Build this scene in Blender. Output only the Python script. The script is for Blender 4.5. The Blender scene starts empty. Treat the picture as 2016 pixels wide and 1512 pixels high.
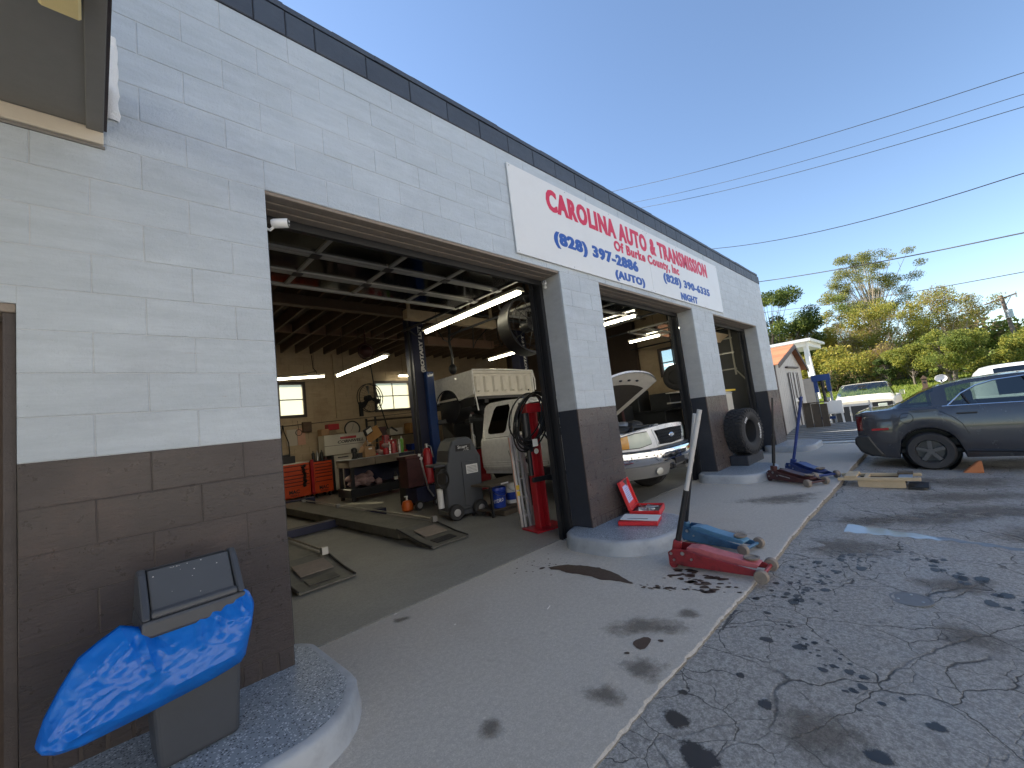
import bpy, math, random
import numpy as np
from mathutils import Vector, Matrix
random.seed(7)
RNG = np.random.default_rng(11)
S = bpy.context.scene
R = math.radians
COL = S.collection

# ---------------------------------------------------------------- camera, sky, sun, exposure
def cam_axes(yaw, pitch, roll):
    cy, sy, cp, sp = math.cos(yaw), math.sin(yaw), math.cos(pitch), math.sin(pitch)
    f = Vector((sy*cp, cy*cp, sp)); r = Vector((cy, -sy, 0)); u = r.cross(f)
    c, s = math.cos(roll), math.sin(roll)
    return r*c+u*s, u*c-r*s, f
cam = bpy.data.cameras.new('camera'); cam_ob = bpy.data.objects.new('camera', cam); COL.objects.link(cam_ob)
_r, _u, _f = cam_axes(R(45.287), R(5.416), R(-6.753))
M = Matrix((_r, _u, -_f)).transposed().to_4x4(); M.translation = Vector((-0.8213, -2.8619, 1.3805))
cam_ob.matrix_world = M
cam.sensor_width = 36; cam.lens = 14.771; cam.clip_start = .05; cam.clip_end = 3000
S.camera = cam_ob

SUN_EL, SUN_AZ = R(36), R(-16)          # azimuth from +Y towards +X
world = bpy.data.worlds.new('World'); S.world = world; world.use_nodes = True
wn = world.node_tree.nodes; wl = world.node_tree.links
sky = wn.new('ShaderNodeTexSky'); sky.sky_type = 'NISHITA'; sky.sun_disc = False
sky.sun_elevation = SUN_EL; sky.sun_rotation = SUN_AZ
sky.altitude = 300; sky.air_density = .95; sky.dust_density = .1; sky.ozone_density = 1.6
wl.new(sky.outputs[0], wn['Background'].inputs[0]); wn['Background'].inputs[1].default_value = .098
sl = bpy.data.lights.new('sun', 'SUN'); sl.energy = 5.0; sl.angle = R(.53); sl.color = (1, .93, .82)
so = bpy.data.objects.new('sun', sl); COL.objects.link(so)
sd = Vector((math.sin(SUN_AZ)*math.cos(SUN_EL), math.cos(SUN_AZ)*math.cos(SUN_EL), math.sin(SUN_EL)))
so.rotation_euler = sd.to_track_quat('Z', 'Y').to_euler(); so.location = sd*60
S.view_settings.view_transform = 'Standard'; S.view_settings.look = 'None'
S.view_settings.exposure = 1.45; S.view_settings.gamma = 1
S.render.engine = 'CYCLES'
try:
    S.cycles.use_denoising = True; S.cycles.max_bounces = 8; S.cycles.transparent_max_bounces = 12
    S.cycles.sample_clamp_indirect = 6
except Exception: pass

# ---------------------------------------------------------------- mesh helpers
class MB:
    def __init__(s): s.v = []; s.f = []; s.m = []
    def add(s, vs, fs, m=0):
        b = len(s.v); s.v += [tuple(map(float, p)) for p in vs]
        s.f += [tuple(i+b for i in f) for f in fs]; s.m += [m]*len(fs); return s
    def box(s, x0, y0, z0, x1, y1, z1, m=0):
        x0, x1 = min(x0, x1), max(x0, x1); y0, y1 = min(y0, y1), max(y0, y1); z0, z1 = min(z0, z1), max(z0, z1)
        return s.add([(x0,y0,z0),(x1,y0,z0),(x1,y1,z0),(x0,y1,z0),(x0,y0,z1),(x1,y0,z1),(x1,y1,z1),(x0,y1,z1)],
            [(0,3,2,1),(4,5,6,7),(0,1,5,4),(1,2,6,5),(2,3,7,6),(3,0,4,7)], m)
    def obox(s, c, sz, mat=None, m=0):
        mat = mat or Matrix.Identity(3); c = Vector(c); hx, hy, hz = sz[0]/2, sz[1]/2, sz[2]/2
        P = [c+mat@Vector(p) for p in [(-hx,-hy,-hz),(hx,-hy,-hz),(hx,hy,-hz),(-hx,hy,-hz),(-hx,-hy,hz),(hx,-hy,hz),(hx,hy,hz),(-hx,hy,hz)]]
        return s.add(P, [(0,3,2,1),(4,5,6,7),(0,1,5,4),(1,2,6,5),(2,3,7,6),(3,0,4,7)], m)
    def bar(s, p0, p1, w, h, m=0, up=(0,0,1)):
        p0, p1 = Vector(p0), Vector(p1); d = (p1-p0); L = d.length; d.normalize(); u = Vector(up)
        if abs(d.dot(u)) > .98: u = Vector((0,1,0))
        x = d.cross(u).normalized(); z = x.cross(d).normalized()
        return s.obox((p0+p1)/2, (w, L, h), Matrix((x, d, z)).transposed(), m)
    def cyl(s, p0, p1, r0, r1=None, n=14, m=0, caps=True):
        return s.tube([p0, p1], [r0, r0 if r1 is None else r1], n, m, caps)
    def tube(s, pts, r, n=8, m=0, caps=True, closed=False):
        pts = [Vector(p) for p in pts]; k = len(pts)
        rs = r if isinstance(r, (list, tuple)) else [r]*k
        vs = []; prev = None
        for i, p in enumerate(pts):
            if closed: t = pts[(i+1) % k]-pts[i-1]
            else: t = pts[min(i+1, k-1)]-pts[max(i-1, 0)]
            t.normalize()
            if prev is None:
                a = Vector((0,0,1)) if abs(t.z) < .9 else Vector((1,0,0)); x = t.cross(a).normalized()
            else:
                x = (prev-t*prev.dot(t)); x = x.normalized() if x.length > 1e-6 else t.orthogonal().normalized()
            prev = x; y = t.cross(x)
            for j in range(n):
                a = 2*math.pi*j/n; vs.append(p+(x*math.cos(a)+y*math.sin(a))*rs[i])
        fs = []
        for i in range(k if closed else k-1):
            i2 = (i+1) % k
            for j in range(n): fs.append((i*n+j, i*n+(j+1) % n, i2*n+(j+1) % n, i2*n+j))
        if caps and not closed: fs += [tuple(range(n))[::-1], tuple(range((k-1)*n, k*n))]
        return s.add(vs, fs, m)
    def lathe(s, prof, o=(0,0,0), axis='z', n=20, m=0, closed=False, caps=True):
        vs = []
        for r, h in prof:
            for j in range(n):
                a = 2*math.pi*j/n; c, d = r*math.cos(a), r*math.sin(a)
                p = {'z': (c, d, h), 'x': (h, c, d), 'y': (d, h, c)}[axis]
                vs.append((p[0]+o[0], p[1]+o[1], p[2]+o[2]))
        k = len(prof); fs = []
        for i in range(k if closed else k-1):
            i2 = (i+1) % k
            for j in range(n): fs.append((i*n+j, i*n+(j+1) % n, i2*n+(j+1) % n, i2*n+j))
        if not closed and caps:
            if prof[0][0] > 1e-4: fs.append(tuple(range(n))[::-1])
            if prof[-1][0] > 1e-4: fs.append(tuple(range((k-1)*n, k*n)))
        return s.add(vs, fs, m)
    def prism(s, poly, axis, a, b, m=0):
        n = len(poly)
        def P(u, v, w): return {'x': (w, u, v), 'y': (u, w, v), 'z': (u, v, w)}[axis]
        vs = [P(u, v, a) for u, v in poly]+[P(u, v, b) for u, v in poly]
        fs = [tuple(range(n))[::-1], tuple(range(n, 2*n))]+[(i, (i+1) % n, (i+1) % n+n, i+n) for i in range(n)]
        return s.add(vs, fs, m)
    def ball(s, c, r, n=12, k=8, m=0):
        r = r if isinstance(r, (tuple, list)) else (r, r, r); vs = []
        for i in range(k+1):
            t = math.pi*i/k
            for j in range(n):
                a = 2*math.pi*j/n
                vs.append((c[0]+r[0]*math.sin(t)*math.cos(a), c[1]+r[1]*math.sin(t)*math.sin(a), c[2]+r[2]*math.cos(t)))
        return s.add(vs, [(i*n+j, (i+1)*n+j, (i+1)*n+(j+1) % n, i*n+(j+1) % n) for i in range(k) for j in range(n)], m)
    def grid(s, P, cu=False, cv=False, m=0):
        P = np.asarray(P); a, b = P.shape[:2]; fs = []
        for i in range(a if cu else a-1):
            for j in range(b if cv else b-1):
                i2, j2 = (i+1) % a, (j+1) % b
                fs.append((i*b+j, i2*b+j, i2*b+j2, i*b+j2))
        return s.add(P.reshape(-1, 3).tolist(), fs, m)
    def mesh(s, name, mats, smooth=None):
        me = bpy.data.meshes.new(name); me.from_pydata(s.v, [], s.f)
        for k in (mats if isinstance(mats, (list, tuple)) else [mats]): me.materials.append(k)
        me.polygons.foreach_set('material_index', s.m)
        me.validate(); me.update()
        import bmesh
        bm = bmesh.new(); bm.from_mesh(me); bmesh.ops.recalc_face_normals(bm, faces=bm.faces); bm.to_mesh(me); bm.free()
        if smooth is not None:
            me.polygons.foreach_set('use_smooth', [True]*len(me.polygons)); me.set_sharp_from_angle(angle=R(smooth))
        return me

def link(name, me, parent=None, loc=None, bevel=0, seg=1):
    o = bpy.data.objects.new(name, me); COL.objects.link(o)
    if parent: o.parent = parent
    if loc is not None: o.location = loc
    if bevel:
        b = o.modifiers.new('bevel', 'BEVEL'); b.width = bevel; b.segments = seg; b.limit_method = 'ANGLE'; b.angle_limit = R(40)
    return o
def part(parent, name, mb, mats, smooth=None, bevel=0, seg=1, label=None, stuff=False):
    o = link(name, mb.mesh(name, mats, smooth), parent, None, bevel, seg)
    if label: o['label'] = label
    if stuff: o['kind'] = 'stuff'
    return o
def tag(o, label=None, cat=None, group=None, kind=None):
    if label: o['label'] = label
    if cat: o['category'] = cat
    if group: o['group'] = group
    if kind: o['kind'] = kind
    return o
def thing(name, label, cat, loc=(0,0,0), rz=0, group=None, rot=None):
    o = bpy.data.objects.new(name, None); COL.objects.link(o); o.empty_display_size = .1
    o.location = loc; o.rotation_euler = rot or (0, 0, rz)
    return tag(o, label, cat, group)
def single(name, mb, mats, label, cat, group=None, smooth=None, bevel=0, loc=None, rz=0, seg=1):
    o = link(name, mb.mesh(name, mats, smooth), None, loc, bevel, seg); o.rotation_euler[2] = rz
    return tag(o, label, cat, group)
def struct(name, mb, mats, smooth=None, kind='structure', bevel=0):
    o = link(name, mb.mesh(name, mats, smooth), None, None, bevel); o['kind'] = kind; return o
def copy_tree(o, parent=None):
    c = o.copy(); COL.objects.link(c)
    if parent: c.parent = parent
    for ch in list(o.children): copy_tree(ch, c)
    return c
def text_mesh(body, height, width=None, fat=0.0, ext=.0008, mat=None, shear=0, spc=1.0):
    cu = bpy.data.curves.new('lettering', 'FONT'); cu.body = body; cu.size = 1; cu.extrude = .002; cu.offset = fat; cu.shear = shear
    cu.resolution_u = 3; cu.space_character = spc
    o = bpy.data.objects.new('lettering', cu); COL.objects.link(o)
    dg = bpy.context.evaluated_depsgraph_get(); dg.update()
    me = bpy.data.meshes.new_from_object(o.evaluated_get(dg)); bpy.data.objects.remove(o); bpy.data.curves.remove(cu)
    n = len(me.vertices); co = np.empty(n*3); me.vertices.foreach_get('co', co); co = co.reshape(-1, 3)
    mn, mx = co.min(0), co.max(0)
    sy = height/(mx[1]-mn[1]); sx = (width/(mx[0]-mn[0])) if width else sy
    co[:, 0] = (co[:, 0]-mn[0])*sx; co[:, 1] = (co[:, 1]-mn[1])*sy; co[:, 2] = co[:, 2]/.002*ext
    me.vertices.foreach_set('co', co.ravel()); me.update()
    me.materials.clear(); me.materials.append(mat); me.name = 'lettering'
    return me
def text_on(parent, name, body, o, ux, uy, height, width, mat, fat=0.0, ext=.0008, shear=0, spc=1.0, wide=0):
    """flat lettering: origin o, reading direction ux, up uy (parent space)"""
    me = text_mesh(body, height, width, fat, ext, mat, shear, spc)
    if wide:                                    # heavier uprights: the same letters set three times, a hair apart
        import bmesh
        bm = bmesh.new(); n0 = len(me.vertices)
        for k, dx in enumerate((0, -wide, wide)):
            c = me.copy(); co = np.empty(n0*3); c.vertices.foreach_get('co', co); co = co.reshape(-1, 3); co[:, 0] += dx; co[:, 2] *= 1+.35*k
            c.vertices.foreach_set('co', co.ravel()); bm.from_mesh(c); bpy.data.meshes.remove(c)
        bm.to_mesh(me); bm.free()
    ob = link(name, me, parent); ux = Vector(ux).normalized(); uy = Vector(uy).normalized(); w = ux.cross(uy)
    m = Matrix((ux, uy, w)).transposed().to_4x4(); m.translation = Vector(o); ob.matrix_local = m
    return ob

# ---------------------------------------------------------------- materials
def sr(r, g, b):
    f = lambda c: (c/255/12.92) if c/255 <= .04045 else ((c/255+.055)/1.055)**2.4
    return (f(r), f(g), f(b))
class NT:
    def __init__(s, name):
        s.mat = bpy.data.materials.new(name); s.mat.use_nodes = True; s.t = s.mat.node_tree; s.n = s.t.nodes
        s.b = s.n['Principled BSDF']; s.out = s.n['Material Output']; s.pos = None
    def P(s):
        if s.pos is None: s.pos = s.n.new('ShaderNodeNewGeometry').outputs['Position']
        return s.pos
    def L(s, a, b): s.t.links.new(a, b)
    def node(s, typ, **kw):
        k = s.n.new(typ)
        for a, v in kw.items(): setattr(k, a, v)
        return k
    def scaled(s, sc, vec=None):
        mp = s.node('ShaderNodeMapping'); mp.inputs['Scale'].default_value = sc; s.L(vec or s.P(), mp.inputs[0]); return mp.outputs[0]
    def noise(s, scale, detail=4, rough=.6, vec=None, dist=0):
        k = s.node('ShaderNodeTexNoise'); k.inputs['Scale'].default_value = scale; k.inputs['Detail'].default_value = detail
        k.inputs['Roughness'].default_value = rough; k.inputs['Distortion'].default_value = dist
        s.L(vec or s.P(), k.inputs['Vector']); return k.outputs['Fac']
    def ramp(s, fac, stops, interp='LINEAR'):
        k = s.node('ShaderNodeValToRGB'); k.color_ramp.interpolation = interp; e = k.color_ramp.elements
        while len(e) < len(stops): e.new(.5)
        for el, (p, c) in zip(e, stops): el.position = p; el.color = (*c, 1) if isinstance(c, tuple) else (c, c, c, 1)
        s.L(fac, k.inputs[0]); return k.outputs[0]
    def mix(s, fac, a, b, mode='MIX'):
        k = s.node('ShaderNodeMix', data_type='RGBA', blend_type=mode)
        for val, i in ((fac, 0), (a, 6), (b, 7)):
            if hasattr(val, 'is_output'): s.L(val, k.inputs[i])
            elif isinstance(val, tuple): k.inputs[i].default_value = (*val, 1)
            else: k.inputs[i].default_value = val
        return k.outputs[2]
    def math(s, op, a, b=0.0):
        k = s.node('ShaderNodeMath', operation=op)
        for val, i in ((a, 0), (b, 1)):
            if hasattr(val, 'is_output'): s.L(val, k.inputs[i])
            else: k.inputs[i].default_value = val
        return k.outputs[0]
    def bump(s, h, strength=.3, dist=.01, normal=None):
        k = s.node('ShaderNodeBump'); k.inputs['Strength'].default_value = strength; k.inputs['Distance'].default_value = dist
        s.L(h, k.inputs['Height'])
        if normal: s.L(normal, k.inputs['Normal'])
        s.L(k.outputs[0], s.b.inputs['Normal']); return k.outputs[0]
    def set(s, **kw):
        for a, v in kw.items():
            i = s.b.inputs[{'col': 'Base Color', 'rough': 'Roughness', 'metal': 'Metallic', 'spec': 'Specular IOR Level', 'coat': 'Coat Weight',
                'trans': 'Transmission Weight', 'em': 'Emission Color', 'es': 'Emission Strength', 'alpha': 'Alpha', 'ior': 'IOR', 'sub': 'Subsurface Weight', 'coatr': 'Coat Roughness'}[a]]
            if hasattr(v, 'is_output'): s.L(v, i)
            elif isinstance(v, tuple): i.default_value = (*v, 1)
            else: i.default_value = v
        return s
MATS = {}
def mat(name, col, rough=.5, metal=0, var=.12, ns=6, bump=0, bs=40, bd=.004, spec=.5, coat=0, dirt=None, dirt_amt=.5, dscale=3, orand=0):
    """painted / plain surface with colour drift, optional dirt patches and fine relief"""
    t = NT(name)
    c = t.mix(t.noise(ns, 5, .65), tuple(x*(1-var) for x in col), tuple(min(1, x*(1+var)) for x in col))
    if dirt:
        f = t.ramp(t.noise(dscale, 7, .7), [(.5-.02, 0.0), (.78, dirt_amt)]); c = t.mix(f, c, dirt)
    if orand:
        oi = t.node('ShaderNodeObjectInfo').outputs['Random']
        c = t.mix(1.0, c, t.ramp(oi, [(0, 1-orand), (1, 1+orand*.4)]), 'MULTIPLY')
    rr = t.math('ADD', t.math('MULTIPLY', t.noise(ns*2.3, 3), .25), rough-.125)
    t.set(col=c, rough=rr, metal=metal, spec=spec, coat=coat)
    if bump: t.bump(t.noise(bs, 6, .7), bump, bd)
    MATS[name] = t.mat; return t.mat
# ---- wall paints (masonry): colour belongs to the paint, peeling shows red-brown along the bed joints
def masonry(name, col, col2, rough, peel=None, peel_amt=.5, bump=.5, coat=0, orand=.05, bs=90, hs=(1,1,1), stain=None, bd=.006):
    t = NT(name)
    c = t.mix(t.noise(2.2, 6, .65), col, col2)
    if stain: c = t.mix(t.ramp(t.noise(1.1, 7, .7), [(.52, 0.0), (.72, .6)]), c, stain)
    c = t.mix(t.ramp(t.noise(9, 8, .75), [(.62, 0.0), (.75, .35)]), c, tuple(x*.7 for x in col))
    c = t.mix(t.ramp(t.noise(1.7, 5, .7, t.scaled((.5, 1, 1.4))), [(.5, 0.0), (.6, .35)]), c, tuple(min(1, x*1.13) for x in col2))
    if peel:
        st = t.noise(3.0, 9, .72, t.scaled((.55, 1, 7)))
        c = t.mix(t.ramp(st, [(.66, 0.0), (.70, peel_amt)]), c, peel)
    if orand:
        oi = t.node('ShaderNodeObjectInfo').outputs['Random']
        c = t.mix(1.0, c, t.ramp(oi, [(0, 1-orand), (1, 1.0)]), 'MULTIPLY')
    t.set(col=c, rough=t.math('ADD', t.math('MULTIPLY', t.noise(14, 4), .25), rough-.12), coat=coat, coatr=.2)
    # brushed-on paint: faint horizontal drag marks, scuffs
    c2_ = t.ramp(t.noise(5, 8, .8, t.scaled((.35, 1, 2.6))), [(.35, 1.06), (.6, .9)])
    c = t.mix(.8, c, c2_, 'MULTIPLY')
    c = t.mix(t.ramp(t.noise(26, 6, .8, t.scaled((1, 1, 1.6))), [(.62, 0.0), (.70, .18 if name.startswith('brown') else .5)]), c, tuple(x*.62 for x in col)); t.set(col=c)
    h = t.math('ADD', t.noise(bs, 7, .75, t.scaled(hs)), t.math('MULTIPLY', t.noise(bs*.2, 4, .6), 1.2))
    t.bump(h, bump, bd); MATS[name] = t.mat; return t.mat
M_WHITE = masonry('white_masonry_paint', (.42,.47,.51), (.49,.535,.575), .6, (.36,.25,.2), .4, .6, orand=.05, bs=38, bd=.012, stain=(.35,.38,.42))
M_WJOINT = masonry('white_joint_paint', (.44,.46,.48), (.52,.54,.56), .7, (.24,.14,.1), .9, .5, orand=0)
M_BROWN = masonry('brown_gloss_masonry_paint', (.08,.062,.056), (.112,.087,.078), .3, (.05,.035,.03), .4, 1.0, coat=.4, orand=.12, bs=30, hs=(.55,1,1.9), stain=(.2,.125,.1), bd=.03)
M_BJOINT = masonry('brown_joint_paint', (.035,.028,.03), (.06,.047,.043), .5, None, 0, .5, orand=0)
M_NAVY = masonry('navy_masonry_paint', (.022,.026,.036), (.03,.034,.046), .5, (.1,.1,.1), .3, .35, orand=.06)
M_BAND = masonry('slate_band_paint', (.045,.055,.075), (.065,.078,.1), .55, (.2,.2,.2), .25, .4, orand=.15)
M_JAMB = masonry('grey_jamb_paint', (.36,.37,.38), (.42,.43,.435), .55, (.2,.19,.18), .3, .3, orand=0)
M_CREAM = masonry('cream_interior_masonry', (.46,.35,.22), (.52,.41,.27), .6, (.2,.13,.08), .5, .35, orand=0, stain=(.3,.2,.12))
M_HEADER = mat('weathered_header_wood', (.23,.19,.155), .7, var=.3, ns=14, bump=.5, bs=60, dirt=(.3,.25,.2), dirt_amt=.5, dscale=16)
M_SOFFIT = mat('taupe_soffit_paint', (.19,.18,.165), .6, var=.08, ns=9, bump=.25, bs=70)
M_LEDGER = mat('beige_board_paint', (.56,.5,.41), .6, var=.1, ns=5, bump=.2)
M_SEAL = mat('white_foam_sealant', (.8,.79,.76), .55, bump=.8, bs=26, bd=.02)
M_TAR = mat('tar_edge', (.05,.03,.03), .5, bump=.6)

# ---- ground
def concrete(name, c1, c2, speck=.5, stain=(.2,.17,.14), rough=.85, seed=0):
    t = NT(name)
    c = t.mix(t.ramp(t.noise(.55, 6, .6), [(.35, 0.0), (.65, 1.0)]), c1, c2)
    c = t.mix(t.ramp(t.noise(130, 3, .8), [(.40, speck), (.6, 0.0)]), c, tuple(x*.48 for x in c1))
    c = t.mix(t.ramp(t.noise(75, 2, .7), [(.6, 0.0), (.74, speck*.8)]), c, tuple(min(1, x*1.5) for x in c2))
    c = t.mix(t.ramp(t.noise(1.3, 8, .72), [(.55, 0.0), (.75, .55)]), c, stain)
    c = t.mix(t.ramp(t.noise(4.5, 6, .7), [(.62, 0.0), (.75, .45)]), c, tuple(x*.6 for x in stain))
    c = t.mix(t.ramp(t.noise(34, 5, .75), [(.42, .55), (.56, 0.0)]), c, tuple(x*.74 for x in c1))
    c = t.mix(t.ramp(t.noise(48, 4, .7, None, .5), [(.6, 0.0), (.68, .5)]), c, tuple(min(1, x*1.2) for x in c2))
    t.set(col=c, rough=t.math('ADD', t.math('MULTIPLY', t.noise(3, 4), .3), rough-.2), spec=.4)
    t.bump(t.math('ADD', t.noise(120, 4, .8), t.noise(18, 5, .7)), .42, .005); MATS[name] = t.mat; return t.mat
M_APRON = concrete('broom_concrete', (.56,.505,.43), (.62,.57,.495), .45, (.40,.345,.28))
M_EDGE = concrete('darkened_slab_edge', (.2,.18,.155), (.36,.33,.29), .6, (.12,.1,.08))  # edge face coloured darker than the slab to offset the bounce light it catches
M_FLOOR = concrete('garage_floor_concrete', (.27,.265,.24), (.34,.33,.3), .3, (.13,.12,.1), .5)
M_CURBSIDE = mat('blue_grey_curb_paint', (.36,.385,.415), .5, var=.12, ns=6, bump=.4, bs=40, dirt=(.16,.17,.18), dirt_amt=.55, dscale=5)
def flake():
    t = NT('blue_grey_flake_epoxy')
    vo = t.node('ShaderNodeTexVoronoi'); vo.inputs['Scale'].default_value = 110; t.L(t.P(), vo.inputs['Vector'])
    sel = t.node('ShaderNodeSeparateColor'); t.L(vo.outputs['Color'], sel.inputs[0])
    d = t.math('LESS_THAN', vo.outputs['Distance'], .5)
    w = t.math('MULTIPLY', t.math('GREATER_THAN', sel.outputs[0], .80), d); k = t.math('MULTIPLY', t.math('LESS_THAN', sel.outputs[0], .22), d)
    c = t.mix(t.noise(3, 5), (.24,.275,.31), (.31,.35,.39)); c = t.mix(k, c, (.05,.06,.075)); c = t.mix(w, c, (.62,.66,.7))
    t.set(col=c, rough=.34); t.bump(t.noise(150, 3), .25, .003); return t.mat
M_FLAKE = flake()
def asphalt():
    t = NT('cracked_asphalt')
    big = t.ramp(t.noise(.35, 7, .65), [(.35, 0.0), (.68, 1.0)])
    c = t.mix(big, (.38,.36,.325), (.47,.45,.415))
    c = t.mix(t.ramp(t.noise(110, 3, .8), [(.4, .5), (.6, 0.0)]), c, (.09,.09,.09))
    c = t.mix(t.ramp(t.noise(85, 2, .7), [(.63, 0.0), (.75, .6)]), c, (.5,.49,.47))
    c = t.mix(t.ramp(t.noise(1.1, 8, .7, t.scaled((1, .6, 1))), [(.56, 0.0), (.72, .7)]), c, (.22,.21,.2))
    c = t.mix(t.ramp(t.noise(38, 5, .75), [(.42, .6), (.55, 0.0)]), c, (.13,.125,.115))
    c = t.mix(t.ramp(t.noise(52, 4, .7), [(.62, 0.0), (.70, .55)]), c, (.5,.48,.44))
    # crack network
    nz = t.node('ShaderNodeTexNoise'); nz.inputs['Scale'].default_value = 2.2; nz.inputs['Detail'].default_value = 6; t.L(t.P(), nz.inputs['Vector'])
    ad = t.node('ShaderNodeVectorMath', operation='MULTIPLY_ADD'); ad.inputs[1].default_value = (.42, .42, 0); t.L(nz.outputs['Color'], ad.inputs[0]); t.L(t.P(), ad.inputs[2])
    fl = t.node('ShaderNodeVectorMath', operation='MULTIPLY'); fl.inputs[1].default_value = (1, 1, 0); t.L(ad.outputs[0], fl.inputs[0])
    def net(scale, w):
        vo = t.node('ShaderNodeTexVoronoi', feature='DISTANCE_TO_EDGE'); vo.inputs['Scale'].default_value = scale; t.L(fl.outputs[0], vo.inputs['Vector'])
        return t.ramp(vo.outputs['Distance'], [(w*.35, 1.0), (w, 0.0)])
    m1 = t.math('MULTIPLY', net(1.5, .0065), t.ramp(t.noise(.8, 3), [(.38, 0.0), (.5, 1.0)]))
    m2 = t.math('MULTIPLY', net(3.3, .010), t.ramp(t.noise(1.1, 3, .5, t.scaled((1, 1.3, 1))), [(.46, 0.0), (.56, .85)]))
    cr = t.math('MAXIMUM', m1, m2)
    c = t.mix(cr, c, (.03,.03,.03))
    wet = t.ramp(t.noise(.9, 6, .7, t.scaled((.7, 1.1, 1))), [(.5, .78), (.66, .42)])
    t.set(col=c, rough=wet, spec=.45)
    t.bump(t.math('SUBTRACT', t.math('ADD', t.noise(120, 4, .8), t.noise(25, 4)), t.math('MULTIPLY', cr, 2.5)), .5, .006); return t.mat
M_ASPH = asphalt()
def grassy():
    t = NT('rough_lawn'); c = t.mix(t.noise(.35, 7, .7), (.10,.15,.018), (.2,.24,.035))
    c = t.mix(t.ramp(t.noise(.12, 6), [(.5, 0.0), (.68, .8)]), c, (.19,.16,.045))
    t.set(col=c, rough=.9, spec=.2); t.bump(t.noise(9, 6, .8), .9, .15); return t.mat
M_GRASS = grassy()
M_OIL = mat('soaked_oil', (.022,.02,.019), .3, var=.3, ns=18, bump=.3, bs=90)
M_RUST = mat('brown_fluid_stain', (.075,.045,.03), .6, var=.35, ns=20, bump=.35, bs=110)
def faded():
    t = NT('old_faint_oil'); at = t.node('ShaderNodeAttribute', attribute_name='fade')
    c = t.mix(t.noise(14, 5), (.12,.1,.08), (.2,.165,.125)); t.set(col=c, rough=.7)
    a = t.ramp(t.math('ADD', t.math('MULTIPLY', at.outputs['Fac'], .8), t.math('MULTIPLY', t.math('SUBTRACT', t.noise(9, 8, .75), .5), 1.3)), [(.12, 0.0), (.6, .55)])
    t.set(alpha=a); return t.mat
M_FADED = faded()
def oil():
    t = NT('soaked_oil'); at = t.node('ShaderNodeAttribute', attribute_name='fade')
    c = t.mix(t.noise(18, 5), (.018,.017,.017), (.035,.032,.03)); t.set(col=c, rough=.38)
    t.set(alpha=t.ramp(t.math('ADD', at.outputs['Fac'], t.math('MULTIPLY', t.math('SUBTRACT', t.noise(45, 7, .75), .5), .9)), [(.18, 0.0), (.42, .88)])); return t.mat
M_OIL2 = oil()

# ---- generic paints, metals, plastics, woods
M_BLACK = mat('black_steel', (.016,.017,.02), .45, var=.25, bump=.1)
M_RUBBER = mat('tyre_rubber', (.03,.03,.032), .75, var=.25, ns=20, bump=.2, dirt=(.07,.065,.06), dirt_amt=.5)
M_STEEL = mat('bare_steel', (.45,.45,.44), .4, 1, var=.2, ns=20, bump=.1)
M_ALU = mat('aluminium', (.55,.56,.57), .38, .9, var=.12, ns=20)
M_DULLALU = mat('dull_door_rail', (.33,.32,.29), .5, .3, var=.2, ns=20)
M_CHROME = mat('chrome', (.75,.76,.78), .07, 1, var=.04, ns=10)
M_GALV = mat('galvanised', (.4,.42,.44), .5, .7, var=.2, ns=30)
M_GREYPLASTIC = mat('charcoal_plastic', (.05,.055,.065), .42, var=.12, ns=10, bump=.1, bs=120)
M_MIDPLASTIC = mat('slate_plastic', (.06,.066,.076), .5, var=.1, ns=10, bump=.1, bs=120)
M_FLECK = mat('paint_flecks', (.75,.72,.68), .6)
M_WHITEPL = mat('white_plastic', (.78,.78,.76), .35, var=.05)
M_PAPER = mat('paper', (.75,.74,.7), .7, var=.06)
M_CARPAPER = mat('kraft_cardboard', (.36,.22,.12), .8, var=.15, ns=20)
M_CARTON = mat('tan_carton', (.5,.27,.1), .8, var=.15)
M_REDPL = mat('red_plastic_case', (.62,.025,.03), .38, var=.08)
M_RED = mat('red_enamel', (.42,.012,.022), .38, var=.2, coat=.2, dirt=(.05,.02,.02), dirt_amt=.35)
M_JRED = mat('worn_red_jack_paint', (.27,.022,.028), .4, var=.25, ns=9, bump=.15, dirt=(.025,.012,.012), dirt_amt=1.0, dscale=9)
M_GRILLE = mat('matt_black_grille', (.008,.008,.009), .85, spec=.1)
M_CREAMBLD = mat('cream_painted_brick', (.6,.56,.5), .8, var=.1, ns=2, bump=.3, bs=30)
M_JBLUE = mat('steel_blue_jack_paint', (.05,.14,.25), .4, var=.2, ns=9, dirt=(.02,.03,.05), dirt_amt=.8, dscale=6)
M_JMAROON = mat('maroon_jack_paint', (.07,.022,.022), .45, var=.3, ns=9, dirt=(.02,.012,.012), dirt_amt=.8, dscale=8)
M_JROYAL = mat('royal_blue_jack_paint', (.022,.045,.19), .4, var=.3, ns=9, dirt=(.015,.015,.02), dirt_amt=.8, dscale=8)
M_LIFT = mat('lift_blue_enamel', (.013,.05,.2), .35, var=.15, coat=.3)
M_LIFTDK = mat('lift_dark_blue', (.012,.016,.05), .45, var=.2)
M_RUNWAY = mat('grimy_runway_plate', (.15,.145,.125), .55, .3, var=.3, ns=10, bump=.2, dirt=(.05,.045,.04), dirt_amt=.8)
M_ORANGE = mat('orange_tool_enamel', (.66,.075,.012), .4, var=.08, coat=.3)
M_ORANGEDK = mat('orange_drawer_shadow_gap', (.09,.012,.006), .5)
M_CABWHITE = mat('off_white_cabinet', (.58,.55,.47), .4, var=.08, coat=.2)
M_BLUE = mat('blue_bucket_plastic', (.012,.05,.36), .35, var=.1)
M_BAG = None
M_TRUCKW = mat('white_truck_paint', (.78,.78,.77), .28, var=.03, coat=.6)
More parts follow.
